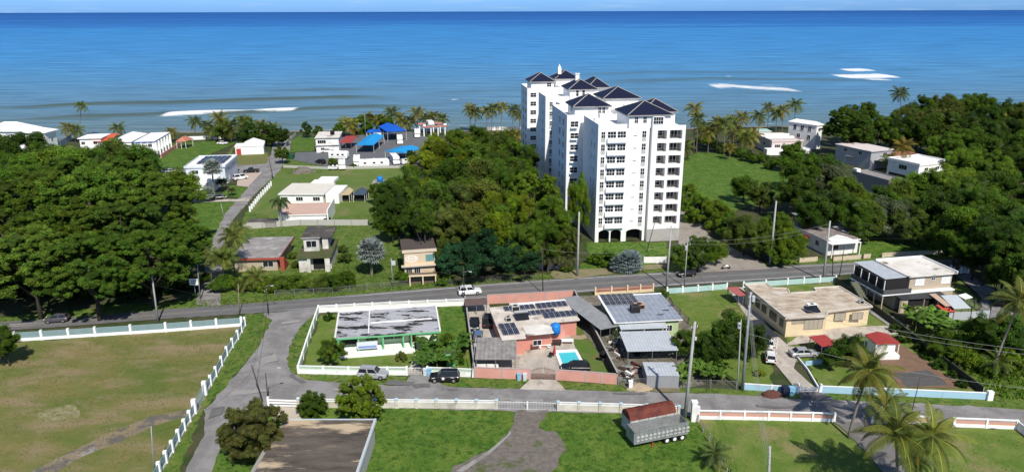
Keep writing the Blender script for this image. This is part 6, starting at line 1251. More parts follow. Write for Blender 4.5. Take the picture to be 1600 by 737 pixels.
car(376,281,400,277,'van','white','white van in front of the black pickup by the white house',z=.12)
car(400,459,430,456,'pickup','white','white vehicle half hidden under palms near the grey-roofed house',z=.05) if False else None
# campers
for a in (((530,249),(560,249.5),7.5,'long white camper parked behind the low flat trailer'),((535,264),(534.6,272),6,'small white camper nearest the black car',True),((558,258),(557.5,270),9,'white motorhome nosing toward the lawn between the front campers',True),
          ((585,262),(610,261),11,'longest white camper lying along the front edge of the lot'),((617,255),(623,262),9,'white camper slanting out from under the low blue canopy',True),
          ((625,224),(626,234),9,'white camper between the royal blue and low blue canopies',True),((652,214),(653,222),9,'white motorhome parked alone at the right of the lot',True),((636,257),(650,255.5),4.5,'small grey-white camper at the edge of the wood'),((522,265.5),(540,265.5),3.5,'low white trailer left of the front campers')):
    rv(*a[0],*a[1],a[2],a[3],H_=1.5 if a[2] <= 3.5 else 2.0 if a[2] < 5 else 3.1,cab=len(a) > 4)
# motorcycle
p = at(1134,421); g = thing('motorcycle','white and black motorcycle parked on the main road edge','motorcycle',(p.x,p.y,.12),R(10))
for x in (-.7,.7): MB().tube([(x,-.07,.33),(x,.07,.33)],.33,14).build('wheel',rubber,g)
MB().tube([(-.7,0,.4),(-.3,0,.75),(.3,0,.8),(.7,0,.4)],[.08,.18,.2,.07],8).build('body',white2,g,True); MB().box(-.75,-.1,-.15,.15,.82,.92).build('seat',rubber,g); MB().tube([(.5,-.4,1.05),(.45,0,1.0),(.5,.4,1.05)],.03,6).build('handlebar',metal,g)
# dump trailers
alum = mat('dull_aluminium', (.36,.38,.38), (.24,.25,.25), scale=1, amt=1, rough=.45, metal=.3, c3=(.20,.15,.11), t3=.66); whbox = mat('chalky_white_panel', (.56,.55,.52), (.40,.38,.36), scale=1, amt=1, c3=(.24,.14,.10), t3=.66)
a, b = at(990,694,1.0), at(1075,676.5,1.0); rzt = math.atan2(b.y-a.y, b.x-a.x); LT = (b-a).length; print('TRAILER', LT)
e = thing('dump_trailer','dull aluminium open-topped dump trailer parked on the lush lawn','trailer',(a.x,a.y,0),rzt); WT = 2.2; 
mb = MB(); z0, z1 = 1.05, 2.75
mb.box(0,LT,0,.08,z0,z1).box(0,LT,WT-.08,WT,z0,z1).box(0,.08,.081,WT-.081,z0,z1+.1).box(LT-.08,LT,.081,WT-.081,z0,z1-.1).build('box', alum, e)
MB().box(.081,LT-.081,.081,WT-.081,z0,z0+.15).build('bed_floor', mat('pale_bed',(.42,.42,.41),(.3,.3,.3)), e)
rb = MB()
for i in range(13): rb.box(.2+i*LT/13.2,.32+i*LT/13.2,-.07,-.001,z0,z1)
rb.box(0,LT,-.10,-.001,z1+.001,z1+.10).box(0,LT,-.09,-.071,z0-.05,z0+.2).build('side_rib', alum, e)
rb = MB()
for i in range(13): rb.box(.42+i*LT/13.2,.42+i*LT/13.2+LT/17,-.05,-.02,z0+.75,z0+1.05)
for i in range(13): rb.box(.42+i*LT/13.2,.42+i*LT/13.2+LT/17,-.05,-.02,z0+.28,z0+.48)
rb.build('side_panel', whbox, e)
MB().box(.2,LT-.2,.7,.85,.7,1.045).box(.2,LT-.2,WT-.85,WT-.7,.7,1.045).build('chassis', rust, e)
for s in (.3,WT-.42): MB().box(LT*.36,LT*.36+.14,s,s+.12,0,.99).box(LT*.36-.15,LT*.36+.3,s-.1,s+.2,0,.06).build('landing_leg', mat('rust_red_leg',(.35,.07,.03)), e)
ty = MB().tube([(0,-.14,0),(0,-.12,0),(0,.12,0),(0,.14,0)],[.44,.5,.5,.44],16).mesh('tyre',rubber); rm = MB().tube([(0,-.16,0),(0,.16,0)],.26,12).mesh('rim',white)
for x in (LT*.62,LT*.62+1.15,LT*.62+2.3):
    for y in (.2,WT-.2): o = inst('wheel',ty,e,(x,y,.5)); inst('rim',rm,o)
e2 = thing('covered_trailer','white panelled trailer with arched rusty red roof behind the dump trailer','trailer',e.location+Vector((.65*math.cos(rzt)-2.4*math.sin(rzt), .65*math.sin(rzt)+2.4*math.cos(rzt),0)),rzt)
L2 = LT*.86; pr = [(0,2.9),(.25,3.5),(.7,3.85),(1.25,3.97),(1.8,3.85),(2.25,3.5),(2.5,2.9)]
MB().add([(0,y,z) for y,z in pr]+[(L2,y,z) for y,z in pr], [(i,i+7,i+8,i+1) for i in range(6)]+[tuple(range(7)),tuple(range(7,14))[::-1]]).build('roof', rust, e2)
MB().box(.05,L2-.05,.05,2.45,.95,2.895).build('box', whbox, e2)
rb = MB()
for i in range(6): rb.box(.1+i*(L2-.4)/5,.2+i*(L2-.4)/5,-.02,.049,.95,2.89)
rb.box(.05,L2-.05,-.01,.048,1.7,1.78).box(.05,L2-.05,-.01,.048,2.4,2.47).build('side_rib', mat('grey_rib',(.3,.29,.28)), e2)
for x in (L2*.7,L2*.7+1.1,L2*.7+2.2):
    for y in (.2,2.3): o = inst('wheel',ty,e2,(x,y,.5)); inst('rim',rm,o)
# ============================================================ POLES
PO = {}
def P_(k, *a, **kw): PO[k] = pole(*a, **kw)
P_('a',1070,652,1086,502,'thick grey concrete pole beside the trailers and white wall',r=.28,arms=[(.9,.5,20)],box=(2.4,.3,.5))
P_('b',1160,609,1173,456,'thick grey pole with crossarm clusters beside the pale blue wall',r=.26,m=galv,arms=[(.6,1.0,60),(2.2,.8,60),(5.5,.5,60)],tr=[(1.4,.35)])
P_('b2',1152,609,1158,500,'thinner pale pole standing just left of the thick clustered pole',r=.13,arms=[(.5,.9,70)],tr=[(1.2,-.35)])
P_('c',1286,439,1297,345,'tall pale concrete pole on the road edge behind the cream house',r=.27)
P_('d',1203,413,1213,314,'tall pale concrete pole across the road beside the tower driveway',r=.27)
P_('e',1041,450,1049,353,'pale concrete pole on the near roadside below the tower',r=.22,arms=[(.5,.9,0)])
P_('f',1069,448,1075,371,'slim pole carrying a transformer on the near roadside',r=.13,arms=[(.5,1.0,20),(1.6,.8,20)],tr=[(2.6,-.3)])
P_('g',902,432,905,331,'tall plain concrete pole on the far verge in front of the tower',r=.27)
P_('h',848.5,460,847,383,'thin dark wooden pole by the coral wall at the main road',r=.11,m=polew)
P_('i',726,467,723.5,415,'dark wooden lamp pole beside the white car',r=.11,m=polew,lamp_=(1.4,0,1.4))
P_('j',613.7,447,611,403,'steel pole with white meter boxes near the silver fan palm',r=.13,m=galv,box=(1.0,.8,1.0))
P_('k',247,503,236,420,'leaning grey pole on the slatted wall under the giant tree',r=.19,arms=[(.8,.7,70)],lamp_=(.3,100,1.4))
P_('l',313,468,307,400,'grey pole with a small white sign at the beach road corner',r=.13,m=galv)
P_('m',374,491,372,443,'thin pale pole at the corner post of the slatted wall',r=.10,m=mat('pale_timber',(.30,.25,.18)))
P_('n',420,491,414,447,'dark leaning wooden street lamp at the road junction',r=.12,m=polew,lamp_=(.1,10,1.3),arms=[(1.0,.5,90)])
P_('o',411,627,393,570,'dark leaning wooden pole left of the pair by the side road',r=.11,m=polew); P_('p',419,628,415,582,'dark wooden pole with curved lamp right of the pair',r=.10,m=polew,lamp_=(.1,40,2.0))
P_('q',241,742,236,665,'slim grey pole at the lower end of the slatted fence',r=.10,m=galv)
P_('r',1199,790,1203,696,'grey pole top with crossarms rising from the bottom edge',r=.2,m=polec,arms=[(1.0,.9,70),(2.0,.7,70)])
P_('s',1423,648,1438,589,'thin bare leaning wooden post beside the right road',r=.07,m=polew)
P_('t',427,280,420,246,'dark wooden pole with lamp beside the beach road',r=.15,m=polew,lamp_=(.1,-90,1.0))
P_('u',1300.7,434,1302,384,'thin upright dark post left of the slanted one by the road',r=.10,m=polew); P_('v',1311.6,431,1319.5,385,'thin slanted dark post right of the upright one',r=.10,m=polew)
P_('w',1010,394,1026,337,'dark leaning post in front of the tower arcade',r=.10,m=polew)
P_('x',350,338,345,318,'short pale pole beside the beach road bend',r=.1)
P_('y',736,590,744,524,'slim steel pole at the left corner of the coral wall',r=.08,m=galv)
P_('z',571,214,570,178,'thin mast rising beside the blue canopy before the palms',r=.12,m=galv)
PO['left'] = (None, at(-60,500)+Vector((0,0,9)))
tp = {k: v[1] for k, v in PO.items()}
def dn(v, d): return v - Vector((0,0,d))
for a, b, s, d in (('left','k',1.2,.5),('left','k',1.3,1.6),('left','k',1.4,2.6),('k','n',1,.8),('k','l',1,1.2),('k','l',1.1,2.2),('n','i',1.6,.6),('m','n',.3,.2),('k','m',.5,3.0),('n','o',.8,.5),('o','q',1.4,1.0),('o','n',1.0,1.2),('i','h',1.2,.4),('h','f',1.6,.8),('i','j',.8,1.2),
                   ('e','d',1.2,.8),('f','c',1.2,.6),('f','c',1.3,1.4),('f','e',.2,.6),('c','d',.8,2.2),('b','f',1.2,.7),('b','f',1.3,2.2),('b','a',.8,.8),('b','b2',.2,.8),('b','r',1.2,.7),('b','r',1.3,1.3),('b','r',1.4,2.0),('b','r',1.5,3.0),('b2','e',1.4,.6),('e','h',1.4,2.4)):
    wire(dn(tp[a],d), dn(tp[b],d), s, .016, wireg if 'r' in (a,b) or 'f' in (a,b) else wirem)
R1 = at(1640,388)+Vector((0,0,9))
for d in (0,.9,1.8,3.0): wire(dn(tp['c'],d+.5), dn(R1,d), 1.6, .02)
for k in (.5,1.2,6.5): wire(dn(tp['b'],k), at(1700,640)+Vector((0,0,9-k)), 1.5, .02, wireg)
# signs, bins, odds and ends
g = thing('road_sign','white rectangular sign on a short pole at the beach road corner','sign',at(306,463)); MB().tube([(0,0,0),(0,0,3.8)],.06,6).build('post',galv,g); MB().box(-.9,.9,-.09,-.065,2.5,3.9).build('sign_board',white2,g); MB().box(-.5,.5,-.1,-.092,2.9,3.1).box(-.5,.5,-.1,-.092,3.3,3.5).build('sign_marks',metal,g)
def bin_(px, py, m, label, h=1.1, w_=.6):
    g = thing('wheeled_bin', label, 'bin', at(px,py)); s = w_/2
    MB().add([(-s*.8,-s*.8,0),(s*.8,-s*.8,0),(s*.8,s*.8,0),(-s*.8,s*.8,0),(-s,-s,h),(s,-s,h),(s,s,h),(-s,s,h)],[(3,2,1,0),(0,1,5,4),(1,2,6,5),(2,3,7,6),(3,0,4,7),(4,5,6,7)]).build('body',m,g); MB().box(-s-.04,s+.04,-s-.06,s+.04,h+.003,h+.08).build('lid',m,g)
bb = mat('pale_blue_plastic',(.25,.5,.68)); bin_(664.5,586.5,mat('offwhite_plastic',(.6,.66,.68)),'off-white bin left of the blue one by the green house gate'); bin_(671,587,bb,'pale blue bin by the green house gate',1.25,.7)
bin_(811,593.5,bb,'pale blue bin outside the coral wall near the arched gate'); bin_(820,593.5,mat('offwhite_plastic',(.6,.66,.68)),'white bag-topped bin right of the blue one by the arched gate')
bin_(1236,617,bb,'pale blue bin at the cream house gate',1.3,.8); bin_(1226,617,mat('navy_plastic',(.02,.03,.06)),'dark navy bin left of the pale blue one at the cream house gate',1.4,.9)
bin_(985,607,white2,'white bin in front of the chain fence',1.3,.6); bin_(455,248,mat('green_plastic',(.02,.12,.06)),'green dumpster beside the beach lane gate',1.6,2.4)
g = thing('gate_pillar','white pillar beside the green dumpster at the beach lane','pillar',at(449,246)); MB().box(-.4,.4,-.4,.4,0,3.4).build('shaft',white2,g)
tank(1017,0,0,.1,.1,rubber,'') if False else None
tank(511,349,0,1.1,1.9,rubber,'black water tank beside the salmon-roofed outbuilding')
g = thing('satellite_dish','dark round satellite dish on the brown side wall','satellite dish',at(942,566)+Vector((0,0,1.2))); MB().tube([(0,-.1,.3),(0,0,.3),(0,.12,.3)],[.7,.6,.1],14).build('dish',rubber,g,True); MB().tube([(0,0,-1.2),(0,0,.3)],.05,6).build('post',metal,g)
def mound(px, py, r, h, m, label, cat, name):
    p = at(px,py); rr = random.Random(px); n = 14; mb = MB(); rows = []
    for j, (k, z) in enumerate(((1,0),(.8,.45),(.5,.8),(.2,1))): rows += [(math.cos(2*math.pi*i/n)*r*k*rr.uniform(.85,1.15), math.sin(2*math.pi*i/n)*r*.6*k*rr.uniform(.85,1.15), z*h*rr.uniform(.8,1.1) if j else -.02) for i in range(n)]
    mb.add(rows+[(0,0,h)], [(j*n+i,j*n+(i+1)%n,(j+1)*n+(i+1)%n,(j+1)*n+i) for j in range(3) for i in range(n)]+[(3*n+i,3*n+(i+1)%n,4*n) for i in range(n)])
    o = mb.build(name, m); o.location = p; tag(o,label,cat); return o
mound(1206,618,1.7,1.0,mat('dry_brush',(.12,.05,.04),(.07,.035,.03),scale=3,bump=1),'reddish-brown pile of dry cuttings in front of the pale blue wall','pile','brush_pile')
mound(474,270,4.5,2.2,gravel,'pale grey gravel heap beside the camper lot','heap','gravel_heap'); mound(1000,606,2.2,.7,mat('sand_pile',(.4,.32,.22)),'sandy dirt pile by the yard fence','pile','dirt_pile')
rr = random.Random(3)
for i, (px, py) in enumerate(((974,560),(985,572),(978,586),(990,594),(1000,552),(968,548),(982,583),(972,590),(995,578),(965,535),(960,545),(972,538))):
    g = thing('scrap_pile','weathered scrap heap in the yard left of the metal shed','scrap',at(px,py),rr.uniform(0,3),'scrap heaps in the yard left of the metal shed')
    mb = MB()
    for k in range(9): mb.box(0,rr.uniform(.4,1.6),0,rr.uniform(.1,.5),0,rr.uniform(.1,.7),rr.randint(0,2),M=Matrix.Translation((rr.uniform(-.9,.9),rr.uniform(-.9,.9),0)) @ Matrix.Rotation(rr.uniform(0,3),4,'Z'))
    mb.build('scrap', [(dark,white,wood),(wood,galv,rubber),(conc,dark,rust)][i%3], g)
# ============================================================ TREES
G1 = 'branches of the giant dark canopy left of the beach road'
LB = 'giant dark tree with dense glossy crown beside the beach road'
for i, (px, py, r, hc, l) in enumerate(((45,408,80,13,'front left giant of the dense dark trees above the main road'),(140,414,76,12.5,'front middle giant of the dense dark trees above the main road'),(228,401,74,12,'front right giant of the dense dark trees above the main road'),(288,372,44,10,'smaller dark giant overhanging the beach road corner'),
        (-30,401,70,13,'dense dark giant cut by the left edge above the main road'),(50,325,84,14,'middle left giant in the second row of dense dark trees'),(140,320,86,15,'tallest central giant in the second row of dense dark trees'),(232,322,76,13,'middle right giant overhanging the beach road'),(95,360,66,15,'stocky dark giant between the front and second rows'),(190,358,66,14.5,'dark giant in the gap between the front rows'),(100,285,60,13,'rear dark giant behind the second row'),(185,285,56,12.5,'rear dark giant beside the yellow-green round tree'))):
    tree(px, py+4, r, hc-2, 'big', 'ficus', l, None, zs=.8)
for px, py, r, hc, c, l in ((30,290,52,8,'mid','broad green tree at the left edge behind the dark giants'),(95,280,50,7,'light','pale green rounded tree behind the dark giants'),(160,275,46,7,'mid','mid-green tree behind the tallest dark giant'),(215,268,38,6.5,'dark','dark tree behind the giants near the lane'),(275,290,34,6,'lime','yellow-green round tree beside the white solar-roofed house'),(180,248,30,5.5,'olive','olive tree in front of the dark-porched villa'),(225,252,22,5,'dark','small dark tree in front of the blue-trimmed villa'),(75,258,36,6,'mid','leafy tree before the grey boundary wall'),(10,248,34,8,'dark','dark layered tree below the large hip-roofed villa'),(45,232,26,9,'dark','dark tree standing right against the largest villa'),(130,256,26,5,'light','pale shrubby tree before the orange-roofed villa'),(-20,270,40,8,'mid','green tree cut by the left edge below the villas')):
    tree(px, py, r, hc, 'broad' if c != 'mid' else 'fine', c, l)
tree(5,528,24,5,'fine','mid','bright green tree cut by the left edge beside the field'); tree(0,545,18,3,'fine','mid','low green tree at the left edge of the field')
# wood in front of the tower
def zone(pts_list, label_by, group, kinds=('fine','broad')):
    for px, py, r, hc, c in pts_list: tree(px, py, r, hc, TR.choice(kinds), c, label_by[c], group)
gw = 'trees of the wood left of the apartment tower'
LW = {'mid':'mid-green tree inside the wood left of the tower','dark':'dark green tree inside the wood left of the tower','yellow':'yellow-green sunlit tree inside the wood left of the tower','light':'pale green tree inside the wood left of the tower','brown':'brownish tree inside the wood left of the tower','lime':'lime green leafy tree inside the wood left of the tower','olive':'olive tree inside the wood left of the tower'}
zone([(680,232,26,7,'yellow'),(715,225,26,7,'mid'),(745,222,26,7,'mid'),(780,228,26,7,'olive'),(800,240,24,8,'mid'),(660,262,28,8,'yellow'),(700,252,34,9,'yellow'),(740,250,34,9,'mid'),(775,258,32,9,'mid'),(808,270,28,9,'mid'),(640,285,26,8,'mid'),(670,290,34,9,'dark'),(712,285,36,10,'mid'),(752,285,36,10,'olive'),(790,295,34,10,'mid'),(822,300,28,9,'light'),
      (612,305,26,8,'dark'),(640,318,34,9,'dark'),(678,322,36,10,'dark'),(718,318,36,10,'brown'),(755,320,36,10,'brown'),(792,330,32,10,'lime'),(612,338,24,7,'dark'),(650,352,28,7,'dark'),(700,350,32,9,'brown'),(740,352,34,9,'brown'),(780,362,30,9,'lime'),(728,232,20,8,'yellow'),(690,272,22,10,'yellow'),(760,268,22,10,'olive'),(655,300,24,9,'yellow'),(730,300,24,11,'light')], LW, gw)
tree(835,305,40,10,'big','light','big rounded pale green tree against the tower side'); tree(862,340,36,9,'fine','light','rounded green tree right of the big pale one below the tower'); tree(850,375,34,7,'fine','mid','green tree beside the drooping palms at the wood corner'); tree(885,380,26,6,'fine','olive','olive tree at the right corner of the wood by the verge')
tree(820,375,30,8,'fine','light','pale green tree left of the drooping palms'); tree(655,358,18,5,'broad','lime','bright leafy tree right behind the yellow building'); tree(604,350,18,5,'broad','mid','leafy tree left of the yellow building'); tree(622,352,16,4,'broad','lime','small bright tree behind the yellow building roof')
tree(765,402,60,4.6,'flat',(.022,.070,.028),'wide low spreading tree with dark blue-green feathery crown beside the road',zs=1.7,trunk=False); tree(722,408,44,4.2,'flat',(.024,.075,.028),'left arm tree of the low dark spreading pair beside the road',zs=1.6,trunk=False); tree(810,408,38,4.2,'flat',(.028,.075,.03),'right dark feathery tree at the end of the low spreading pair',zs=1.6,trunk=False)
tree(700,392,22,5,'broad','olive','olive tree right of the yellow building'); tree(712,372,20,6,'broad','light','pale green tree above the yellow building corner')
tree(905,318,17,9.5,'fine','light','tall narrow leafy tree growing against the tower corner',zs=2.9,trunk=False); tree(600,325,22,6,'fine','dark','dark tree at the left edge of the wood behind the fan palm'); tree(590,300,14,4,'broad','mid','small tree below the block hut')
# right of tower
LR = {'mid':'mid-green tree in the right-hand woods','dark':'dark green tree in the right-hand woods','olive':'olive green tree in the right-hand woods','grey':'grey-green bushy tree in the right-hand woods','light':'pale green tree in the right-hand woods','brown':'brownish tree in the right-hand woods','lime':'lime tree in the right-hand woods'}
gr_ = 'trees of the woods right of the tower'
tree(1092,395,30,4.5,'fine','mid','wide green tree beside the transformer pole at the tower driveway'); tree(1070,402,24,3.5,'fine','mid','low green tree just left of the transformer pole'); tree(1120,392,18,3.5,'broad','light','pale round tree right end of the driveway clump')
tree(1090,325,26,4,'fine','light','pale green hedge tree beside the tower lane'); tree(1118,335,26,4,'fine','light','pale green tree in the row beside the tower lane'); tree(1078,305,22,4,'fine','light','rear pale tree of the lane row'); tree(1142,352,24,4,'fine','mid','front green tree of the lane row')
tree(1165,368,34,5,'fine','olive','broad olive tree left of the tall concrete pole'); tree(1190,375,28,5,'fine','olive','olive tree behind the tall concrete pole'); tree(1215,360,30,6,'fine','mid','dense green tree left of the old white house'); tree(1235,380,30,5,'broad','lime','bright leafy tree beside the old white house'); tree(1222,398,18,3,'broad','mid','low leafy tree by the cream block wall')
tree(1163,292,20,5,'broad','mid','round dark green tree on the bright lawn edge'); tree(1190,305,22,5,'fine','olive','olive tree on the lower edge of the bright lawn')
zone([(1245,300,30,8,'dark'),(1250,262,28,8,'mid'),(1285,262,28,8,'dark'),(1262,285,30,9,'mid'),(1300,290,34,9,'grey'),(1320,305,32,9,'light'),(1290,320,34,9,'dark'),(1330,330,30,8,'mid'),(1268,335,26,7,'dark'),(1350,345,30,6,'olive'),(1390,340,32,6,'grey'),(1375,320,30,6,'mid'),(1405,310,30,7,'olive'),(1240,240,20,7,'mid'),(1340,355,22,5,'mid'),
      (1430,300,28,7,'mid'),(1460,295,34,8,'light'),(1500,290,36,8,'light'),(1540,300,38,9,'mid'),(1580,310,36,9,'mid'),(1480,330,38,9,'dark'),(1530,335,42,10,'mid'),(1580,345,40,10,'mid'),(1450,335,30,7,'dark'),(1500,365,38,9,'mid'),(1550,375,42,10,'dark'),(1600,370,40,10,'dark'),(1520,310,34,9,'mid'),(1420,345,30,6,'olive')], LR, gr_)
zone([(1330,190,26,11,'dark'),(1345,210,26,9,'dark'),(1375,205,26,10,'mid'),(1410,190,26,12,'brown'),(1440,175,26,13,'mid'),(1470,175,28,13,'brown'),(1500,168,26,13,'olive'),(1530,168,24,13,'mid'),(1545,185,24,11,'dark'),(1575,175,22,12,'dark'),(1600,180,24,12,'olive'),(1395,205,22,10,'dark'),(1435,205,28,10,'dark'),(1470,205,30,10,'olive'),(1505,205,30,10,'dark'),
      (1540,215,30,9,'dark'),(1580,215,30,9,'dark'),(1480,235,30,8,'mid'),(1520,235,34,8,'light'),(1560,245,34,8,'mid'),(1600,240,34,9,'mid'),(1505,262,34,8,'light'),(1550,270,34,8,'mid'),(1595,265,28,8,'dark'),(1455,190,22,12,'brown'),(1490,185,20,13,'brown'),(1395,212,14,7,'mid')], LR, gr_)
tree(1327,198,36,12,'big','dark','great dark broad tree between the white seaside house and the clinic',zs=.95); tree(1350,178,20,13,'fine','mid','upper crown tree right behind the great dark broad tree'); tree(1535,160,20,15,'flat','dark','flat-topped dark tree on the skyline of the right woods')
# near right dark corner
zone([(1575,400,42,8,'dark'),(1615,425,42,8,'dark'),(1540,392,34,7,'dark'),(1590,440,20,4,'dark'),(1525,400,22,4,'dark'),(1560,430,20,5,'dark'),(1500,390,28,6,'dark'),(1470,372,24,5,'olive'),(1440,362,20,4,'mid')], LR, gr_)
# shrubs beside gardens
for px, py, r, hc, k, c, l in ((563,624,38,3.9,'ball','lime','big round bright green tree standing in front of the side road'),(395,674,50,4.0,'ball','plum','dark bushy tree with reddish and green leaves left of the brown roof'),(519,549,22,2.4,'fine','light','young leafy tree at the left corner of the green-trimmed house'),
        (1140,520,34,4,'broad','dark','tall dark garden tree behind the thick clustered pole'),(1118,550,28,3.2,'broad','dark','dark bushy tree over the banana thicket'),(1175,530,26,3.6,'broad','dark','dark tree beside the dark carport'),(1100,535,18,3,'fine','mid','small green tree right of the sheet porch roof'),(1070,535,22,3,'fine','mid','green tree leaning over the sheet porch roof'),(1325,545,28,3.2,'broad','dark','dark leafy tree in front of the cream house'),(1300,560,16,2.2,'broad','dark','small dark bush-like tree beside the patio'),
        (1540,520,32,3.5,'broad','mid','bushy green tree in the overgrown right garden'),(1575,525,34,3.5,'broad','dark','dark bushy tree right in the overgrown garden'),(1480,540,26,2.6,'fine','mid','round green bush-like tree beside the dark boundary wall'),(1510,560,24,1.6,'bush','lime','low lime growth in the overgrown right garden')):
    tree(px, py, r, hc, k, c, l, zs=1.0)
bush(488,648,23,'mid','clipped round bush beside the brown flat roof',kind='ball',zs=1.1); bush(627,563,10,(.12,.15,.03),'small round red-tipped bush on the green house lawn',kind='fine'); bush(514,500,9,'dark','small dark round bush at the green house rear corner',kind='fine')
bush(1188,588,9,(.16,.20,.02),'small yellow-green bush on the lawn beside the pale blue wall'); bush(1035,466,10,'mid','bush at the rear corner of the metal-roofed house'); bush(968,532,14,'grey','straggly grey-green bush in front of the side carport',kind='loose')
bush(948,415,18,'mid','dark green bush left of the wide silver fan palm',kind='fine'); bush(930,412,14,'mid','small green bush in front of the tower arcade'); bush(885,425,10,'mid','low bush at the verge under the corner trees')
gh = 'shrubs of the roadside hedge below the ruined house'
for i in range(15):
    px = 392+i*10.5; bush(px, 454-i*.3+TR.uniform(-5,2), TR.uniform(15,21), TR.choice(['mid','dark','light','olive']), 'shrub in the roadside hedge below the ruined house', gh, zs=.9, kind=TR.choice(['fine','bush']))
for px, py, r in ((500,398,10),(540,410,12),(535,395,9),(458,404,9),(474,410,7),(462,418,8),(505,402,9),(492,400,7)): bush(px, py, r, 'olive', 'olive shrub growing over the ruined house walls', 'shrubs around the ruined house')
for px, py, r, c, l in ((300,452,18,'mid','green bush at the foot of the beach road pole'),(345,455,20,'mid','green bush under the roadside palms'),(370,452,16,'light','pale bush under the roadside palms'),(322,440,12,'dark','dark bush at the beach road corner')): bush(px, py, r, c, l)
for i in range(12): bush(1548+i*8, 560+TR.uniform(-30,48), TR.uniform(12,20), TR.choice(['lime','mid','light']), 'lush shrub in the overgrown garden at the right edge', 'shrubs of the overgrown garden at the right edge', kind='fine')
for i in range(11): bush(1325+i*18+TR.uniform(-3,3), 462+i*14.2, TR.uniform(8,12), 'dark', 'dark clipped hedge shrub along the mossy boundary wall', 'hedge shrubs along the mossy boundary wall', kind='fine') if i > 3 else None
for i in range(10): bush(1200+i*6, 262-i*1.5+TR.uniform(-2,2), 9, 'mid', 'hedge shrub between bright lawn and pale pink building', 'hedge shrubs behind the bright lawn')
for i, (px, py) in enumerate(((690,446),(700,442),(632,440),(625,436),(686,438),(640,432))): bush(px, py, 10, 'mid', 'bush crowding the foot of the yellow building', 'bushes at the foot of the yellow building')
rz_ = random.Random(77)
for i in range(26):
    tree(rz_.uniform(640,830), rz_.uniform(235,345), rz_.uniform(12,20), rz_.uniform(9,13), 'broad', rz_.choice(['mid','dark','light','mid','yellow']), 'smaller tree crown poking out of the wood left of the tower', 'smaller crowns of the wood left of the tower')
for i in range(26):
    tree(rz_.uniform(1500,1600), rz_.uniform(200,385), rz_.uniform(14,22), rz_.uniform(6,10), 'broad', rz_.choice(['mid','dark','light','mid','olive']), 'smaller tree crown poking out of the right-hand woods', 'smaller crowns of the right-hand woods')
for i in range(12): bush(1094+i*9, 228+i*2.6+TR.uniform(-3,3), 11, TR.choice(['dark','mid']), 'dark undergrowth shrub below the palms behind the bright lawn', 'undergrowth shrubs below the beach palms')
tree(478,202,9,4,'fine','dark','dark conical tree beside the beach lane',zs=1.4); tree(497,205,9,3,'fine','mid','small round tree left of the two-storey white house'); tree(435,213,16,4.5,'fine','dark','dark round tree at the beach end left of the lane'); tree(412,210,20,5,'fine','dark','dark leafy tree behind the red-doored bungalow'); tree(388,208,20,5,'fine','dark','dark tree between the bungalow and the palms'); tree(350,208,16,4,'fine','mid','green tree among the palms behind the lawn')
for px, py, r, l in ((565,196,18,'leafy beach tree left among the palms behind the camper lot'),(600,194,16,'leafy beach tree in the middle behind the camper lot'),(530,202,10,'small tree behind the stained roof house')): tree(px, py, r, 4, 'fine', 'mid', l)
tree(520,254,8,2,'fine','light','small bush-like tree beside the black car at the camper lot'); bush(466,270,6,'mid','tiny bush by the lot wall'); tree(642,242,8,3,'fine','dark','small dark tree between the right campers'); bush(466,291,5,'mid','small round bush on the lawn behind the white house')
bush(552,263,6,'mid','tiny bush under the front campers'); tree(440,240,12,4,'fine','light','light green tree beside the beach lane bend')
# ============================================================ PALMS
yp = (.17,.185,.035); gp = (.10,.145,.03)
palm(1326,684,1357,580,5.3,'near','tall coconut palm with leaning trunk in front of the pale blue wall',c=(.15,.18,.035),tr=.2)
palm(1378,668,1385,632,4.2,'near','young coconut palm right of the tallest foreground palm',c=(.075,.11,.03)); palm(1400,790,1400,676,5.6,'near','coconut palm left of the pair at the bottom edge',c=(.13,.17,.035),tr=.2); palm(1462,790,1456,682,5.2,'near','coconut palm right of the pair at the bottom edge',c=(.13,.17,.035),tr=.2); palm(1430,770,1432,718,3.2,'near','short palm between the pair at the bottom edge',c=(.12,.165,.035)); palm(1305,800,1300,742,3.5,'near','low palm crown cut by the bottom edge left of the pair',c=(.06,.09,.03)) if False else None
palm(1548,590,1594,470,5.2,'near','tall coconut palm leaning right at the right edge',c=(.10,.125,.03),tr=.19)
palm(125,214,127,166,3.6,'coco','lone tall palm silhouetted before the waves at the far left',c=gp,tr=.2)
gl_ = 'coconut palms in the beach cluster behind the bright lawn'
for i, (bx_, by_, tx, ty, r) in enumerate(((106,222,106,200,4.4),(118,222,120,203,4.2),(184,220,184,200,4.2),(268,222,267,206,3.6),(305,218,305,190,4.4),(322,218,323,196,4),(340,218,342,184,4.8),(330,220,330,204,4.4),(362,222,362,198,6),(352,218,350,192,4.5),(392,216,388,192,4.8),(380,218,378,190,4.8),(410,216,408,196,4.6),(425,216,427,200,4.4))):
    palm(bx_, by_, tx, ty, r, 'coco', 'coconut palm in the row along the left beach', 'coconut palms in the row along the left beach', c=yp if i % 3 == 0 else gp)
for i, (bx_, by_, tx, ty, r) in enumerate(((548,215,548,194,5),(538,214,537,192,4.5),(572,206,574,184,4.6),(582,206,583,186,4.6),(592,207,594,188,4.6),(610,204,612,176,5),(622,204,624,184,4.6),(640,205,642,190,4.6),(652,206,652,176,5),(664,206,664,184,4.8),(676,205,676,182,4.6),(688,205,690,186,4.6),(630,206,630,192,4.6),(601,206,602,190,4.4))):
    palm(bx_, by_, tx, ty, r, 'coco', 'coconut palm in the row behind the camper lot', 'coconut palms behind the camper lot', c=yp if i % 2 == 0 else gp)
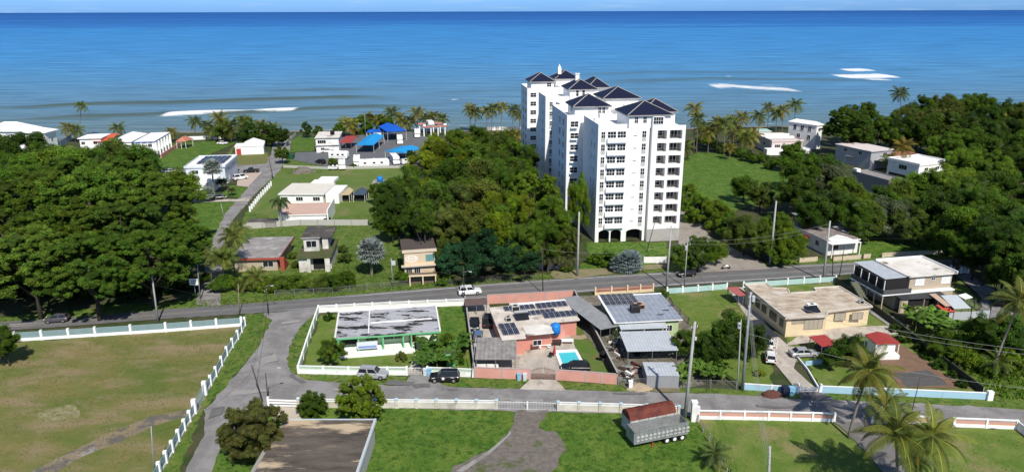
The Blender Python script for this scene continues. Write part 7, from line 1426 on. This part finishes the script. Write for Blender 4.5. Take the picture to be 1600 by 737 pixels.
for i, (bx_, tx, ty) in enumerate(((735,734,170),(742,743,176),(760,761,174),(768,770,170),(783,785,168),(800,803,172),(812,812,180),(795,796,210),(806,806,212),(776,777,214))):
    palm(bx_, 205 if i < 7 else 222, tx, ty, 4.6, 'coco', 'coconut palm on the shore between camper lot and tower', 'coconut palms on the shore left of the tower', c=gp if i % 2 else yp)
for i, (bx_, by_, tx, ty, r) in enumerate(((1084,238,1085,170,4.6),(1088,240,1090,186,4.2),(1106,240,1108,205,5),(1131,242,1131,194,5),(1120,240,1120,192,4.5),(1145,236,1146,190,4.2),(1157,236,1160,184,4.6),(1184,230,1186,182,4.6),(1176,240,1174,212,5.5),(1165,244,1163,215,5),(1199,205,1201,168,4),(1212,206,1214,178,4.6),(1222,206,1223,172,4.8),(1240,204,1243,164,5),(1140,250,1140,230,3),(1070,250,1068,228,5.5),(1150,228,1150,205,5),(1095,232,1096,200,4.8))):
    palm(bx_, by_, tx, ty, r, 'coco', 'coconut palm in the beach grove right of the tower', 'coconut palms in the beach grove right of the tower', c=yp if i % 2 == 0 else gp)
palm(1405,208,1407,146,5.2,'coco','tall palm rising above the skyline trees on the right',c=gp); palm(1405,275,1411,229,5.6,'coco','yellowish palm in front of the white terraced house',c=(.17,.15,.03)); palm(1392,275,1388,250,4.2,'coco','dark palm left of the yellowish one',c=gp)
for i, (bx_, by_, tx, ty, r) in enumerate(((1438,232,1436,200,7),(1558,225,1557,196,6),(1572,222,1575,188,6),(1582,222,1584,194,6),(1538,200,1540,172,5.5),(1590,205,1592,172,5.5),(1472,220,1475,190,5))):
    palm(bx_, by_, tx, ty, r, 'coco', 'coconut palm rising out of the right woods', 'coconut palms in the right woods', c=yp if i % 2 == 0 else gp)
palm(440,356,438,315,3.6,'royal','royal palm with smooth grey trunk in front of the salmon roof',c=(.05,.085,.025),tr=.22,trunkc=mat('smooth_palm_trunk',(.34,.33,.30),(.26,.25,.23)))
for px, py, tx, ty, r, l in ((362,432,363,370,4.2,'tallest roadside palm above the grey-roofed house'),(350,445,348,402,4.2,'bushy palm in the cluster beside the beach road'),(330,440,332,400,3.4,'small palm nearest the beach road corner'),(372,400,372,358,3.6,'rear palm of the cluster by the beach road'),(395,455,398,430,3.6,'drooping palm before the grey-roofed house'),(380,458,381,442,2.6,'low palm in the hedge left part')): palm(px, py, tx, ty, r, 'areca' if 'bushy' in l else 'coco', l, c=(.12,.165,.035))
for px, py, tx, ty, l in ((856,425,856,398,'left drooping palm over the white roadside shack'),(872,424,873,396,'middle drooping palm over the white roadside shack'),(886,424,886,400,'right drooping palm over the white roadside shack')): palm(px, py, tx, ty, 3.4, 'coco', l, c=(.07,.09,.03))
sil = (.33,.37,.33)
palm(581,432,580,391,3.6,'fan','round silver-green fan palm on the grass beside the yellow building',c=sil,tr=.28); palm(985,425,985,408,3.3,'fan','wide bluish silver fan palm below the tower',c=(.24,.30,.29),tr=.3); palm(968,425,969,412,2.6,'fan','smaller silver fan palm left of the wide one',c=(.22,.28,.27),tr=.25); palm(334,305,332,262,3.4,'fan','silver fan palm before the white solar-roofed house',c=sil,tr=.3); palm(325,315,325,302,2.4,'fan','low silver fan palm beside the lane drive',c=(.3,.34,.27),tr=.2)
palm(347,296,347,284,2.4,'areca','dark bushy palm in front of the white solar-roofed house',c=(.04,.07,.02)); palm(362,306,362,297,1.8,'areca','small palm beside the white car near the lane',c=(.08,.10,.03))
palm(1118,725,1117,707,2.6,'near','small dark palm beside the bare metal fence on the lawn',c=(.06,.095,.03)); palm(1502,575,1500,560,2.6,'near','small feather palm in the overgrown garden',c=(.08,.13,.03)); palm(1560,590,1560,565,3.2,'near','feather palm at the overgrown garden edge',c=(.09,.14,.03))
# bananas
gb_ = 'banana plants crowding the green house garden'
for i in range(22): banana(655+TR.uniform(0,76), 560+TR.uniform(-16,24), TR.uniform(1.4,2.4), TR.uniform(1.7,2.3), 'banana plant in the thicket of the green house garden', gb_, (.055,.125,.022))
for i in range(16): banana(1066+TR.uniform(0,84), 590+TR.uniform(-22,14), TR.uniform(1.4,2.2), TR.uniform(1.6,2.2), 'banana plant in the thicket right of the metal shed', 'banana plants right of the metal shed', (.075,.15,.025))
for i in range(16): banana(1408+TR.uniform(0,62), 508+TR.uniform(-10,18), TR.uniform(1.8,2.8), TR.uniform(2.0,2.7), 'banana plant in front of the two-storey house', 'banana plants in front of the two-storey house', (.085,.175,.03))
for px, py in ((1490,520),(1496,528),(1485,530),(1350,372),(1362,374),(1370,370),(1356,380)): banana(px, py, 2, 2.3, 'single banana plant beside the mossy wall' if px > 1400 else 'banana plant right of the old white house', 'banana plants beside the mossy wall' if px > 1400 else 'banana plants right of the old white house', (.085,.175,.03))
for px, py, r, c in ((672,548,16,'mid'),(688,562,16,'olive'),(712,560,16,'mid'),(722,535,14,'mid'),(700,535,14,'light')): bush(px, py+6, r, c, 'leafy shrub among the banana plants of the green house', 'shrubs among the banana plants of the green house', kind='fine')

for i, (px, py, r) in enumerate(((20,462,26),(70,458,28),(120,464,26),(165,456,28),(205,462,24),(250,456,24),(285,450,18),(45,448,26),(100,446,26),(185,446,26),(-10,466,26),(235,444,22))): bush(px, py, r, (.035,.060,.012), 'dark filler shrub added to deepen the shade below the giant grove', 'filler shrubs added for the shade below the giant grove', zs=1.1, kind='fine')  # extra dark shrubs added for the grove's shaded interior and to hide trunks
